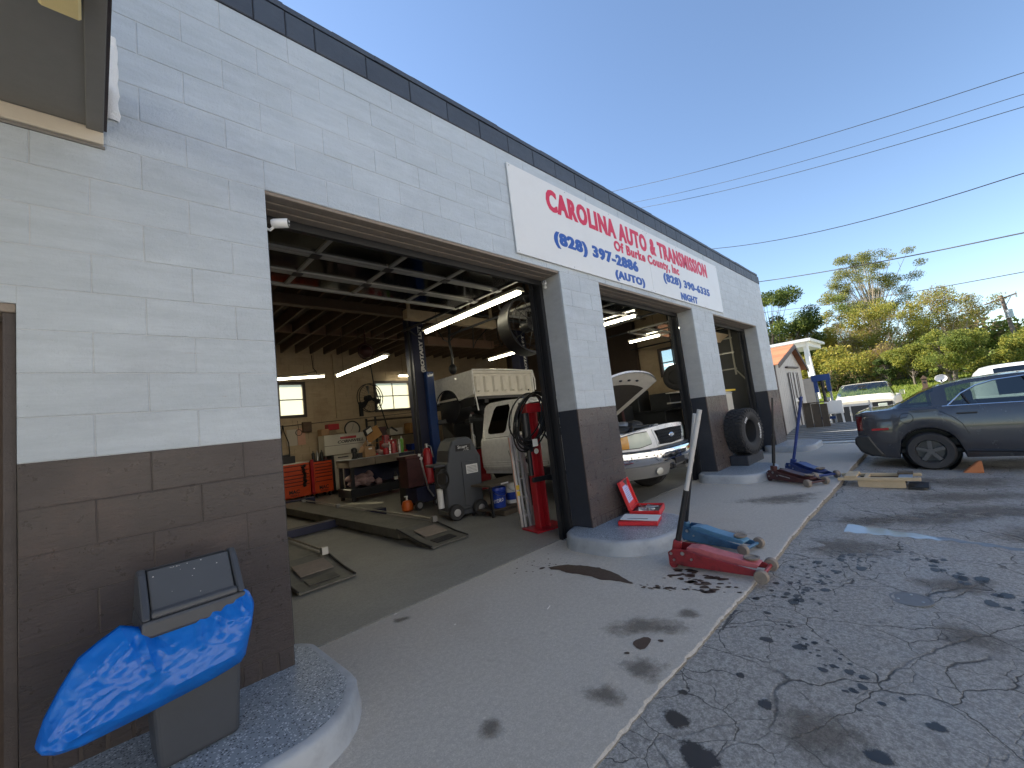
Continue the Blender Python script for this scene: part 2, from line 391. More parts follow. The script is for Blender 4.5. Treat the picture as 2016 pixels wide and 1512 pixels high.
M_TRUCKDIRTY = mat('soiled_white_bed_paint', (.7,.67,.6), .4, var=.1, dirt=(.4,.35,.28), dirt_amt=.5, dscale=4)
M_OLDW = mat('chalky_old_white_paint', (.66,.62,.5), .55, var=.12, dirt=(.4,.34,.24), dirt_amt=.6, dscale=3)
M_GREYBUMP = mat('grey_valance_plastic', (.17,.165,.155), .5, var=.1)
M_CAR = mat('dark_grey_metallic_paint', (.052,.053,.06), .24, .25, var=.06, ns=3, coat=.9)
M_CARBLK = mat('car_black_trim', (.014,.014,.016), .4)
M_ENGINE = mat('engine_bay_black', (.02,.022,.024), .55, var=.5, ns=14, bump=.4, bs=30)
M_UNDERHOOD = mat('hood_insulation', (.05,.042,.034), .9, var=.3, ns=10, bump=.5, bs=60)
M_WOOD = mat('pale_pine', (.52,.4,.25), .7, var=.2, ns=12, bump=.2, bs=50)
M_BENCH = mat('bench_wood', (.2,.165,.125), .75, var=.3, ns=12, bump=.3, bs=50, dirt=(.07,.055,.04), dirt_amt=.7)
M_STAR = mat('worn_black_wheel', (.1,.1,.105), .35, .4, var=.3, ns=12, dirt=(.1,.09,.08), dirt_amt=.5)
M_WOODDK = mat('grimy_plank', (.09,.07,.05), .75, var=.35, ns=12, bump=.3, bs=50)
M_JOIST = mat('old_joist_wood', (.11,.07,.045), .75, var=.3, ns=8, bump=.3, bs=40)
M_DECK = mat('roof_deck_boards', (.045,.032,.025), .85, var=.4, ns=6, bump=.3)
M_REDWOOD = mat('reddish_blocking_board', (.19,.11,.07), .7, var=.2, ns=8)
M_GREYPLANK = mat('weathered_grey_plank', (.24,.245,.24), .7, var=.35, ns=6, bump=.4, bs=40, dirt=(.2,.21,.21), dirt_amt=.5)
M_SHED = mat('shed_siding_paint', (.46,.45,.43), .6, var=.12, ns=7, bump=.2, dirt=(.3,.29,.27), dirt_amt=.4)
M_SHINGLE = mat('orange_brown_shingle', (.42,.17,.08), .85, var=.25, ns=20, bump=.5, bs=80, orand=.25)
M_TRIMDK = mat('brown_trim', (.07,.055,.05), .6)
M_SIGN = mat('sign_white_panel', (.68,.68,.665), .35, var=.03, ns=2, dirt=(.58,.57,.55), dirt_amt=.5, dscale=2)
M_SIGNRED = mat('sign_red_vinyl', (.58,.018,.06), .45, var=.04)
M_SIGNBLUE = mat('sign_blue_vinyl', (.012,.075,.34), .45, var=.04)
M_YELLOW = mat('yellow_lamp_enamel', (.78,.62,.28), .4)
M_YELLOWTAG = mat('yellow_tag', (.7,.5,.05), .5)
M_HOSE = mat('black_rubber_hose', (.012,.012,.013), .45)
M_AMBER = mat('amber_lens', (.62,.29,.04), .2, coat=.6)
M_LENS = mat('hazed_headlight_lens', (.5,.55,.46), .15, var=.15, ns=4, coat=.8)
M_TAIL = mat('dark_tail_lens', (.1,.008,.01), .2, coat=.6)
M_JREDTOP = mat('dusty_red_jack_top', (.5,.13,.14), .5, var=.2, ns=9, dirt=(.2,.06,.06), dirt_amt=.5, dscale=8)
M_JBLUETOP = mat('dusty_blue_jack_top', (.13,.29,.44), .45, var=.2, ns=9, dirt=(.05,.1,.16), dirt_amt=.5, dscale=8)
M_COVER = mat('dull_iron_cover', (.17,.175,.18), .65, var=.2, ns=20)
M_REDLENS = mat('red_reflector', (.35,.01,.02), .2, coat=.6)
M_POLE = mat('grey_utility_wood', (.17,.13,.11), .85, var=.2)
M_WIRE = mat('black_cable', (.01,.01,.011), .6)
M_STONE = mat('grey_pillar_stone', (.09,.09,.09), .85, var=.25, ns=6, bump=.6, bs=12)
M_RAG = mat('mauve_shop_rags', (.3,.2,.2), .8, var=.3, ns=9, bump=.5, bs=14)
M_CHOCK = mat('orange_wheel_chock', (.5,.17,.06), .6, var=.2)
M_ORG = mat('orange_hand_cleaner', (.7,.14,.02), .4)
M_PINK = mat('pink_can', (.5,.1,.12), .35)
M_SILVER = mat('silver_can', (.6,.6,.6), .3, .6)
M_GREENC = mat('green_can', (.2,.5,.1), .35)
M_LTGREEN = mat('pale_funnel', (.35,.4,.3), .4)
M_BAY3 = mat('dim_wall_grey', (.11,.11,.105), .7, var=.15)  # grey puts the dimness of the unlit bay wall into the colour
M_CURTAIN = mat('brown_partition_panel', (.06,.04,.03), .7, var=.2)
M_OLDGRILL = mat('black_board_panel', (.015,.017,.02), .4, var=.3)
M_BONE = mat('white_plastic_bone', (.7,.7,.7), .5)
M_PORCH = mat('porch_white_trim', (.68,.7,.66), .6, var=.05)
def glass(name, tint=(.9,.95,.93), mixf=.82, rough=.02, frost=0.0):
    t = NT(name); tr = t.node('ShaderNodeBsdfTransparent'); tr.inputs[0].default_value = (*tint, 1)
    gl = t.node('ShaderNodeBsdfGlossy'); gl.inputs['Roughness'].default_value = rough; gl.inputs[0].default_value = (.9,.9,.9,1)
    fr = t.node('ShaderNodeFresnel'); fr.inputs[0].default_value = 1.5
    mx = t.node('ShaderNodeMixShader'); t.L(t.math('ADD', t.math('MULTIPLY', fr.outputs[0], .9), 1-mixf-.05 if mixf < .95 else 0.0), mx.inputs[0]); t.L(tr.outputs[0], mx.inputs[1]); t.L(gl.outputs[0], mx.inputs[2])
    outp = mx.outputs[0]
    if frost:
        tl = t.node('ShaderNodeBsdfTranslucent'); tl.inputs[0].default_value = (.8,.76,.6,1)
        m2 = t.node('ShaderNodeMixShader'); m2.inputs[0].default_value = frost; t.L(outp, m2.inputs[1]); t.L(tl.outputs[0], m2.inputs[2]); outp = m2.outputs[0]
    t.L(outp, t.out.inputs[0]); return t.mat
M_GLASS = glass('clear_glass')
M_CARGLASS = glass('tinted_car_glass', (.35,.42,.4), .88)
M_DARKGLASS = glass('dark_privacy_glass', (.05,.055,.06), .9)
M_DOORGLASS = glass('dusty_door_glass', (.5,.48,.45), .88, .08)
M_HAZYGLASS = glass('sunlit_dusty_window', (.62,.6,.52), .95, .1, .3)
def tube_light():
    t = NT('fluorescent_tube'); t.set(col=(.9,.9,.8), em=(1,.93,.7), es=7.0); return t.mat
M_TUBE = tube_light()
def bagmat():
    t = NT('blue_polythene'); c = t.mix(t.noise(5, 4), (.004,.15,.62), (.012,.21,.74))
    t.set(col=c, rough=.24, spec=.6)
    t.bump(t.noise(9, 5, .6, t.scaled((1, 1, .6)), 1.2), .35, .02)
    tl = t.node('ShaderNodeBsdfTranslucent'); tl.inputs[0].default_value = (.02,.3,.9,1)
    mx = t.node('ShaderNodeMixShader'); mx.inputs[0].default_value = .3
    t.L(t.b.outputs[0], mx.inputs[1]); t.L(tl.outputs[0], mx.inputs[2]); t.L(mx.outputs[0], t.out.inputs[0]); return t.mat
M_BAG = bagmat()
def leafmat(name, c1, c2, tr=.4):
    t = NT(name); oi = t.node('ShaderNodeNewGeometry').outputs['Random Per Island']
    c = t.mix(oi, c1, c2); t.set(col=c, rough=.6, spec=.25)
    tl = t.node('ShaderNodeBsdfTranslucent'); t.L(c, tl.inputs[0]); mx = t.node('ShaderNodeMixShader'); mx.inputs[0].default_value = tr
    t.L(t.b.outputs[0], mx.inputs[1]); t.L(tl.outputs[0], mx.inputs[2]); t.L(mx.outputs[0], t.out.inputs[0]); return t.mat
M_LDARK = leafmat('dark_green_leaf', (.04,.075,.018), (.12,.15,.04), .4)
M_LYEL = leafmat('yellow_green_leaf', (.2,.22,.04), (.42,.39,.08), .55)
M_LGREEN = leafmat('mid_green_leaf', (.1,.145,.03), (.24,.27,.06), .55)
M_LBROWN = leafmat('dry_brown_twig_leaf', (.2,.15,.08), (.36,.26,.13), .5)
M_LGOLD = leafmat('golden_leaf', (.3,.24,.035), (.46,.37,.07), .5)
M_LOLIVE = leafmat('thin_olive_leaf', (.15,.165,.06), (.27,.27,.1), .55)
M_BARK = mat('bark', (.13,.105,.085), .9, var=.3, ns=10, bump=.6, bs=20)
M_BARKLT = mat('pale_bark', (.36,.29,.22), .9, var=.3, ns=10, bump=.5, bs=20)
# ================================================================ GROUND
def lot_z(x, y):
    z = -.012-.009*max(0, x-1)-.055*min(1.5, max(0, -1.75-y))
    if x > 12: z -= .03*min(8, x-12)*(.2+.8*min(1, max(0, (-.2-y)/1.4)))
    return z
def land_z(x, y):
    return lot_z(24, -4)+max(0, x-24)*.062-.00035*max(0, x-45)**2*(1 if x < 110 else 0)-(.00035*65**2 if x >= 110 else 0)
g = MB(); xs = sorted(set([1.0, 12.0]+[round(v, 3) for v in np.arange(-24, 12.25, .55)]+[12.25]))+list(np.arange(12.6, 26.1, 1.0)); ys = [-46,-38,-30,-24,-19,-15,-12,-10,-8,-6.5,-5,-4,-3.2,-3.25,-2.6,-2.2,-1.9,-1.75,-1.66]
g.grid([[(x, y, lot_z(x, y)) for y in ys] for x in xs])
g.grid([[(x, y, lot_z(x, y)-.003) for y in (-1.655, 0, 2, 5, 9, 14, 20)] for x in np.arange(12.22, 26.2, 1.0)])
struct('asphalt_lot', g, M_ASPH, 60)
a = MB()                                       # apron slab with a chipped outer edge
ex = np.arange(-6, 12.21, .03); edge = []
for x in ex:
    e = -1.70+.008*math.sin(x*1.7)+.004*math.sin(x*7.1)+random.gauss(0, .002)+(random.random() < .07)*random.uniform(.004, .02)
    edge.append((x, e, random.uniform(.002, .009)))
for (x0, y0, c0), (x1, y1, c1) in zip(edge[:-1], edge[1:]):
    zb0, zb1 = lot_z(x0, -1.7)-.05, lot_z(x1, -1.7)-.05
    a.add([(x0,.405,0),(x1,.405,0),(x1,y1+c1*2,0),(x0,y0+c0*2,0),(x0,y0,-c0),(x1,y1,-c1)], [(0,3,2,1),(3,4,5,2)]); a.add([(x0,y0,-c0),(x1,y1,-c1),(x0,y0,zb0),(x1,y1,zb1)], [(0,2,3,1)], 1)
a.add([(-6,.405,0),(12.2,.405,0),(12.2,.405,-.05),(-6,.405,-.05)], [(0,1,2,3)])
a.add([(12.2,.405,0),(12.2,-1.70,0),(12.2,-1.70,-.3),(12.2,.405,-.3)], [(0,1,2,3)])
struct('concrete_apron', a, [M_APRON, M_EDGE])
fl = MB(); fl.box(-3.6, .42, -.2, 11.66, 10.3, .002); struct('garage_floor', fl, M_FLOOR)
gf = MB(); gf.box(-6, .405, -.3, 12.2, .42, -.012); struct('floor_joint', gf, M_OIL)
t = MB(); xs = [26.0]+list(np.arange(27, 60, 3))+[64,70,80,95,110,140,200,320,600]; ys = [-420,-200,-110,-70,-50,-40,-32,-26,-20,-16,-12,-8,-4,0,4,8,12,18,26,40,60,110,220,420]
t.grid([[(x, y, land_z(x, y)+(.12*math.sin(x*.31+y*.17) if x < 100 and x > 27 else 0)) for y in ys] for x in xs]); struct('grass_field', t, M_GRASS, 60)
t = MB(); t.grid([[(x, y, -1.2) for y in (-600, -46, 20, 600)] for x in (-600, -24, 26.5, 600)]); struct('ground', t, M_GRASS)
t = MB(); t.grid([[(x, y, -.3) for y in (10.6, 16, 40)] for x in (-24, 0, 12.3)]); struct('back_yard', t, M_ASPH)

# ================================================================ THE GARAGE
ZP, CH, BL, LINT, END, WX0 = 1.46, .2032, .4064, 3.086, 11.85, -3.66
OPEN = [(-2.1, -1.058, 2.19), (0, 3.07, LINT), (3.89, 6.91, LINT), (7.94, 10.87, LINT)]
garage = thing('repair_garage', 'long white painted block auto repair garage with three open bays and dark brown base', 'garage', (0, 0, 0))
def solid(z0, z1):
    xs = [WX0]; zz = (z0+z1)/2
    for x0, x1, top in OPEN:
        if zz < top: xs += [x0, x1]
    xs.append(END); return list(zip(xs[0::2], xs[1::2]))
# core of the wall, jamb paint above / navy below, mortar plane in front
for nm, z0, z1, m, mm in (('wall_core', 0, ZP, M_NAVY, M_BJOINT), ('wall_core', ZP, LINT, M_JAMB, M_WJOINT), ('wall_core', LINT, 4.305, M_WJOINT, M_WJOINT)):
    cuts = [z0, 2.19, z1] if z0 < 2.19 < z1 else [z0, z1]
    for c0, c1 in zip(cuts[:-1], cuts[1:]):
        for x0, x1 in solid(c0, c1):
            core = MB(); core.box(x0, .022, c0, x1, .28, c1); part(garage, nm, core, m)
            mort = MB(); mort.box(x0+.0015, .0032, max(c0, .02), x1-.0015, .0225, c1); part(garage, 'mortar_bed', mort, mm)
_bm = {}
def block_mesh(L, H, m, ch=.0035, dep=.013):
    k = (round(L, 3), round(H, 3), m.name)
    if k not in _bm:
        b = MB(); c = ch
        b.add([(c,0,c),(L-c,0,c),(L-c,0,H-c),(c,0,H-c),(0,c*.8,0),(L,c*.8,0),(L,c*.8,H),(0,c*.8,H),(0,dep,0),(L,dep,0),(L,dep,H),(0,dep,H)],
              [(0,1,2,3),(0,4,5,1),(1,5,6,2),(2,6,7,3),(3,7,4,0),(4,8,9,5),(5,9,10,6),(6,10,11,7),(7,11,8,4)])
        _bm[k] = b.mesh('concrete_block', m)
    return _bm[k]
blocks = []
J = .0035
for row in range(-6, 14):
    z0 = ZP+row*CH; z1 = z0+CH; m = M_WHITE if row >= 0 else M_BROWN
    strips = [(x0, x1, z0) for x0, x1 in solid(z0, z1)]
    if z0 < 2.19 < z1: strips = [(x0, x1, z0) for x0, x1 in solid(z0, z0+.01)]+[(-2.1, -1.058, 2.19)]
    for xa, xb, zb in strips:
        off = 0 if row % 2 == 0 else BL/2
        n0 = math.floor((xa-off)/BL)-1
        js = [xa]+[n*BL+off for n in range(n0, n0+40) if xa+.07 < n*BL+off < xb-.07]+[xb]
        for a0, a1 in zip(js[:-1], js[1:]):
            blocks.append((a0+(J/2 if a0 != xa else 0), a1-(J/2 if a1 != xb else 0), zb+J/2, z1-J/2, m))
cx, cy, cz = cam_ob.location
blocks.sort(key=lambda b: -((b[1]-b[0])*(b[3]-b[2])*abs(cy)/((((b[0]+b[1])/2-cx)**2+cy**2+((b[2]+b[3])/2-cz)**2)**1.5) * (1 if b[1] > -1.15 else .02)))
rest = {}
for i, (x0, x1, z0, z1, m) in enumerate(blocks):
    if i < 300:
        o = link('concrete_block', block_mesh(x1-x0, z1-z0, m), garage, (x0, random.uniform(-.0014, .0012), z0))
    else:
        r = rest.setdefault(m.name, (MB(), m))[0]; L, H, c = x1-x0, z1-z0, .005; dy = random.uniform(-.001, .001)
        r.add([(x0+c,dy,z0+c),(x1-c,dy,z0+c),(x1-c,dy,z1-c),(x0+c,dy,z1-c),(x0,.004,z0),(x1,.004,z0),(x1,.004,z1),(x0,.004,z1),(x0,.012,z0),(x1,.012,z0),(x1,.012,z1),(x0,.012,z1)],
              [(0,1,2,3),(0,4,5,1),(1,5,6,2),(2,6,7,3),(3,7,4,0),(4,8,9,5),(5,9,10,6),(6,10,11,7),(7,11,8,4)])
for k, (r, m) in rest.items(): part(garage, 'far_block_courses', r, m, stuff=True)
# row of bricks on end at the foot of each pier
for xa, xb in ((-1.058, 0), (3.07, 3.89), (6.91, 7.94), (10.87, END)):
    n = int((xb-xa)/.088); w = (xb-xa)/n
    for i in range(n):
        link('brick', block_mesh(w-.008, .112, M_BROWN, .006), garage, (xa+i*w+.004, random.uniform(-.003, .002), .125))
# parapet band
n = 0; x = WX0
while x < END-.05:
    x1 = min(END, x+BL*random.choice((1, 1, .5)))
    link('parapet_block', block_mesh(x1-x-.006, .197, M_BAND, .006), garage, (x+.003, random.uniform(-.012, -.008), 4.308)); x = x1
pc = MB(); pc.box(WX0, .003, 4.305, END, .3, 4.51); part(garage, 'parapet_core', pc, M_BJOINT)
pc = MB(); pts = np.arange(WX0, END+.02, .35)
for x0, x1 in zip(pts[:-1], pts[1:]): pc.box(x0, -.016+random.uniform(-.003, .003), 4.511, x1, .31, 4.556+random.uniform(-.004, .004))
part(garage, 'parapet_coping', pc, M_BAND)
# wooden headers over the bays, steel door frames, tracks
for x0, x1, top in OPEN[1:]:
    h = MB()
    for i in range(3): h.box(x0+.002, .012+i*.09, top-.022-.004*i, x1-.002, .098+i*.09, top+.004)
    part(garage, 'header_board', h, M_HEADER, bevel=.004)
    d = MB(); d.box(x0, .285, top-.085, x1, .33, top+.25); d.box(x0, .335, top-.03, x1, .37, top+.02); part(garage, 'door_header_angle', d, M_BLACK)
    for sx, xj in ((1, x0), (-1, x1)):
        d = MB(); d.box(xj, .283, 0, xj+sx*.05, .335, top-.09); d.box(xj, .34, 0.0, xj+sx*.03, .42, top+.1)
        part(garage, 'door_jamb_angle', d, M_BLACK)
        d = MB(); X = xj+sx*.085
        for dx in (-.018, .018): d.box(X+dx-.003, .36, 0.0, X+dx+.003, .41, top-.12)
        d.box(X-.021, .41, 0.0, X+.021, .416, top-.12)
        P = [(X, .385, top-.12), (X, .41, top-.02), (X, .47, top+.05), (X, .58, top+.085), (X, 3.4, top+.095)]
        d.tube(P, .022, 8); part(garage, 'door_track', d, M_BLACK)
# raised sectional doors: rails, stiles and dusty panes
def raised_door(x0, x1, z):
    gd = bpy.data.objects.new('garage_door', None); COL.objects.link(gd); gd.parent = garage
    Ys = [.47, 1.0, 1.5, 1.9]; Xs = [x0+.06, x0+.68, x0+1.42, x0+2.16, x1-.06]
    for i, y in enumerate(Ys):
        for k in ((0,) if i in (0, 3) else (-1, 1)):
            r = MB(); yy = y+k*.026; r.box(x0+.05, yy-.022, z, x1-.05, yy+.022, z+.042); part(gd, 'rail', r, M_DULLALU, bevel=.004)
    for ya, yb in zip(Ys[:-1], Ys[1:]):
        for x in Xs:
            s = MB(); s.box(x-.022, ya+.05, z+.002, x+.022, yb-.05, z+.04); part(gd, 'stile', s, M_DULLALU, bevel=.004)
        for xa, xb in zip(Xs[:-1], Xs[1:]):
            s = MB(); s.box(xa+.024, ya+.05, z+.018, xb-.024, yb-.05, z+.023); part(gd, 'pane', s, M_DOORGLASS)
    for y in Ys[1:3]:
        for x in Xs:
            s = MB(); s.box(x-.045, y-.05, z-.008, x+.045, y+.05, z-.001); part(gd, 'hinge', s, M_BLACK)
raised_door(0, 3.07, 3.15); raised_door(3.89, 6.91, 3.15); raised_door(7.94, 10.87, 3.15)
# side, back and office walls
b = MB(); b.box(END-.2, .281, 0, END, 2.38, 4.3); b.box(END-.2, 2.96, 0, END, 10.4, 4.3); b.box(END-.2, 2.38, 0, END, 2.96, 2.27); b.box(END-.2, 2.38, 3.14, END, 2.96, 4.3)
part(garage, 'side_wall', b, M_CREAM)
b = MB(); b.box(WX0, .281, 0, -3.4, 10.4, 4.3); b.box(-.95, .281, 0, -.8, 10.2, 4.3); part(garage, 'partition_wall', b, M_CREAM)
WIN = [(2.28, 3.64, 2.34, 3.32), (5.86, 7.2, 2.34, 3.32), (8.6, 9.9, 2.34, 3.32)]
bw = MB(); rows = [0, 2.34, 3.32, 4.44]
xs = [-3.4]+[v for w in WIN for v in w[:2]]+[END-.2]
bw.box(-3.4, 10.22, 0, END-.2, 10.4, 2.34); bw.box(-3.4, 10.22, 3.32, END-.2, 10.4, 4.44)
for xa, xb in zip(xs[0::2], xs[1::2]): bw.box(xa, 10.22, 2.34, xb, 10.4, 3.32)
part(garage, 'back_wall', bw, M_CREAM)
bc = MB()                                       # block courses of the back wall, joined: too far to pick apart
for row in range(0, 21):
    z0 = row*CH; z1 = z0+CH-.008
    x = -.8+(BL/2 if row % 2 else 0)
    while x < END-.25:
        xe = min(x+BL-.008, END-.21)
        if not any(x < w[1] and xe > w[0] and z1 > w[2] and z0 < w[3] for w in WIN): bc.box(x, 10.207+random.uniform(-.002, .002), z0+.004, xe, 10.221, z1)
        x += BL
part(garage, 'back_wall_blocks', bc, M_CREAM, stuff=True)
for x0, x1, z0, z1 in WIN:
    f = MB(); 
    for q in ((x0-.03, z0-.04, x0+.05, z1+.03), (x1-.05, z0-.04, x1+.03, z1+.03), (x0+.05, z1-.05, x1-.05, z1+.03), (x0+.05, z0-.04, x1-.05, z0+.04)): f.box(q[0], 10.18, q[1], q[2], 10.3, q[3])
    xm, zm = (x0+x1)/2, (z0+z1)/2
    f.box(xm-.012, 10.22, z0+.04, xm+.012, 10.25, z1-.05); f.box(x0+.05, 10.222, zm-.012, x1-.05, 10.248, zm+.012)
    fo = part(garage, 'window', f, M_TRIMDK)
    for xa, xb in ((x0+.05, xm-.012), (xm+.012, x1-.05)):
        for za, zb in ((z0+.04, zm-.012), (zm+.012, z1-.05)):
            p = MB(); p.box(xa, 10.232, za, xb, 10.238, zb); part(fo, 'pane', p, M_HAZYGLASS)
f = MB()
for y0, y1, z0, z1 in ((2.36, 2.43, 2.26, 3.15), (2.91, 2.98, 2.26, 3.15), (2.43, 2.91, 3.08, 3.15), (2.43, 2.91, 2.26, 2.32), (2.43, 2.91, 2.69, 2.71)): f.box(END-.24, y0, z0, END-.1, y1, z1)
fo = part(garage, 'window', f, M_TRIMDK)
for z0, z1 in ((2.32, 2.69), (2.71, 3.08)): p = MB(); p.box(END-.16, 2.43, z0, END-.155, 2.91, z1); part(fo, 'pane', p, M_GLASS)
# roof structure
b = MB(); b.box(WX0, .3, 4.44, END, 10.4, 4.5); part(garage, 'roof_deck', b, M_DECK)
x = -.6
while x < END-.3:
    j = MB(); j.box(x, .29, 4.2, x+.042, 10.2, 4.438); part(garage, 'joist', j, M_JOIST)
    if x > 1.2:
        k = MB(); k.box(x+.044, 7.83, 4.205, x+.404, 7.87, 4.43); part(garage, 'blocking_board', k, M_REDWOOD)
    x += .4064
b = MB(); b.box(-.79, 5.05, 4.0, END-.21, 5.2, 4.198); part(garage, 'beam', b, M_JOIST, bevel=.01)
b = MB(); b.box(-.79, 3.2, 4.16, END-.21, 3.3, 4.198); part(garage, 'nailing_strip', b, M_JOIST)
b = MB(); b.box(3.15, 3.46, 3.45, 5.3, 3.6, 3.62); b.box(3.2, 3.5, 3.62, 3.25, 3.55, 4.2); b.box(4.6, 3.5, 3.62, 4.65, 3.55, 4.2); b.box(5.2, 3.5, 3.62, 5.25, 3.55, 4.2); part(garage, 'hung_rack_board', b, M_WOOD)
b = MB(); b.box(5.0, 5.6, 3.55, 7.2, 5.75, 3.75); b.box(5.3, 5.65, 3.75, 5.35, 5.7, 4.2); b.box(6.9, 5.65, 3.75, 6.95, 5.7, 4.2); part(garage, 'hung_rack_board', b, M_REDWOOD)
# attic clutter seen through the raised door panes
ob = MB(); ob.box(.2, .9, 3.7, .75, 1.4, 4.1); ob.box(1.0, 1.2, 3.62, 1.9, 1.7, 3.72); ob.box(1.5, .8, 3.75, 1.9, 1.1, 4.05); ob.box(2.1, 1.1, 3.7, 2.6, 1.5, 3.95); ob.box(-.2, .6, 3.6, 3.6, .64, 3.66); ob.box(-.2, 1.95, 3.6, 3.6, 2.0, 3.66); ob.box(-.2, .9, 3.66, 3.6, 1.9, 3.675)
part(garage, 'storage_loft', ob, M_JOIST)
# office door and canopy on the left
f = MB(); f.box(-1.062, .03, .1, -1.1, .26, 2.15); f.box(-2.1, .03, .1, -2.06, .26, 2.15); part(garage, 'door_frame', f, M_BJOINT)
f = MB()
for i in range(3): f.box(-2.098, .012+i*.08, 2.15, -1.06, .086+i*.08, 2.19-.004*i)
part(garage, 'header_board', f, M_HEADER, bevel=.003)
d = MB(); d.box(-2.06, .2, .12, -1.1, .245, 2.15); do = part(garage, 'office_door', d, M_CURTAIN); h = MB(); h.ball((-1.95, .17, 1.05), .035); part(do, 'handle', h, M_STEEL, 40)
c = MB(); c.box(-3.66, -3.4, 3.15, -.82, -.03, 3.17); can = part(garage, 'canopy', c, M_SOFFIT)
q = MB(); q.box(-.82, -3.4, 3.132, -.755, -.03, 3.4); part(can, 'trim_board', q, M_SOFFIT, bevel=.003)
q = MB(); q.box(-.754, -3.4, 3.15, -.742, -.02, 3.43); part(can, 'tar_edge', q, M_TAR)
q = MB(); q.box(-3.66, -.03, 3.07, -.755, -.012, 3.15); part(can, 'ledger_board', q, M_LEDGER, bevel=.003)
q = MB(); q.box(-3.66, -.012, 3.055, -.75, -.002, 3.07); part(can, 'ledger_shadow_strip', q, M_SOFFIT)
q = MB(); q.box(-3.66, -3.42, 3.17, -.76, 0, 3.42); part(can, 'canopy_roof', q, M_BAND)
sm = MB(); P = []
for i in range(14):
    z = 3.24+i*.038; w = .045+.004*math.sin(i*1.9)+random.uniform(-.003, .003)
    P.append([(-.742, -.004, z), (-.73, -.012-random.uniform(0, .003), z), (-.742+w, -.008-random.uniform(0, .003), z), (-.735+w, -.002, z)])
sm.grid(P); part(garage, 'foam_sealant', sm, M_SEAL, 70)
# lamp under the canopy, only its lower edge in view
lp = thing('canopy_floodlight', 'yellow floodlight under the taupe canopy with black bracket', 'floodlight', (-.925, -.83, 3.15))
q = MB(); q.box(-.01, -.12, -.075, .10, .02, -.015); part(lp, 'lamp_housing', q, M_YELLOW, bevel=.008)
q = MB(); q.cyl((-.05, -.03, -.06), (-.02, -.03, -.0), .03); q.cyl((-.03, -.03, -.04), (.0, -.03, -.04), .018); part(lp, 'bracket', q, M_BLACK, 40)

# ---- painted curb islands round the piers
def island(name, label, x0, x1, yf, yb, h, rad):
    isl = thing(name, label, 'curb island', (0, 0, 0), group='painted concrete curb islands at the bay piers')
    pts = []
    for cx_, cy_, a0 in ((x1-rad, yb-rad*.6, 0), (x0+rad, yb-rad*.6, 90), (x0+rad, yf+rad, 180), (x1-rad, yf+rad, 270)):
        ry = rad*.6 if a0 < 180 else rad
        for k in range(9):
            an = R(a0+90*k/8); pts.append((cx_+rad*math.cos(an), cy_+ry*math.sin(an)))
    pts = [(x+random.gauss(0, .004), y+random.gauss(0, .004)) for x, y in pts]; n = len(pts)
    ccx, ccy = sum(p[0] for p in pts)/n, sum(p[1] for p in pts)/n
    ins = lambda d: [(x+(ccx-x)*d/math.hypot(ccx-x, ccy-y), y+(ccy-y)*d/math.hypot(ccx-x, ccy-y)) for x, y in pts]
    b = MB(); L = [[(x, y, -.01) for x, y in ins(-.018)], [(x, y, h*.45) for x, y in ins(-.004)], [(x, y, h-.02) for x, y in pts], [(x, y, h-.004) for x, y in ins(.016)], [(x, y, h) for x, y in ins(.05)]]
    b.grid(L, cv=True); part(isl, 'curb_side', b, M_CURBSIDE, 50)
    t_ = MB(); t_.add([(x, y, h+.0) for x, y in ins(.05)], [tuple(range(n))]); part(isl, 'flaked_top', t_, M_FLAKE)
    return isl
island('curb_island', 'blue-grey flaked curb island under the bin at the left pier', -1.02, .17, -.78, .42, .135, .42)
island('curb_island', 'blue-grey flaked curb island with the open red tool case on it', 2.70, 3.98, -.86, .30, .14, .55)
island('curb_island', 'blue-grey curb island at the pier with the big leaning tyre', 6.52, 8.0, -.76, .30, .135, .4)
island('curb_island', 'blue-grey curb island at the far corner of the garage', 10.45, 11.95, -.78, .25, .135, .4)
s = MB(); s.box(7.55, -.32, .13, 8.5, -.005, .31); single('concrete_step', s, M_NAVY, 'dark painted concrete step under the big leaning tyre', 'step', bevel=.01)

# ---- sign
sg = thing('shop_sign', 'white shop sign with red and blue lettering above the bays', 'sign', (2.356, -.004, 0))
Lz0, Lz1, SW = 3.155, 4.165, 6.176
for x0, x1 in ((0, 3.07), (3.073, SW)):
    q = MB(); q.box(x0, -.02, Lz0, x1, -.003, Lz1); part(sg, 'sign_panel', q, M_SIGN, bevel=.002)
for x in (.03, 1.0, 2.0, 3.0, 3.12, 4.2, 5.2, SW-.03):
    for z in (Lz0+.025, Lz1-.025): q = MB(); q.cyl((x, -.024, z), (x, -.019, z), .007, n=8); part(sg, 'screw', q, M_STEEL)
def sline(body, x0, x1, z0, h, m, fat, wide): text_on(sg, 'lettering', body, (x0-2.356, -.0215, z0), (1, 0, 0), (0, 0, 1), h, x1-x0, m, fat, spc=1.16, wide=wide)
sline('CAROLINA AUTO & TRANSMISSION', 2.97, 7.9, 3.80, .28, M_SIGNRED, .04, .008)
sline('Of Burke County, Inc', 4.39, 6.52, 3.575, .2, M_SIGNRED, .035, .005)
sline('(828) 397-2886', 3.03, 5.0, 3.36, .21, M_SIGNBLUE, .04, .011)
sline('(AUTO)', 4.32, 5.15, 3.175, .155, M_SIGNBLUE, .04, .01)
sline('(828) 390-6335', 5.86, 7.87, 3.375, .19, M_SIGNBLUE, .035, .011)
sline('NIGHT', 6.46, 7.18, 3.18, .13, M_SIGNBLUE, .04, .009)

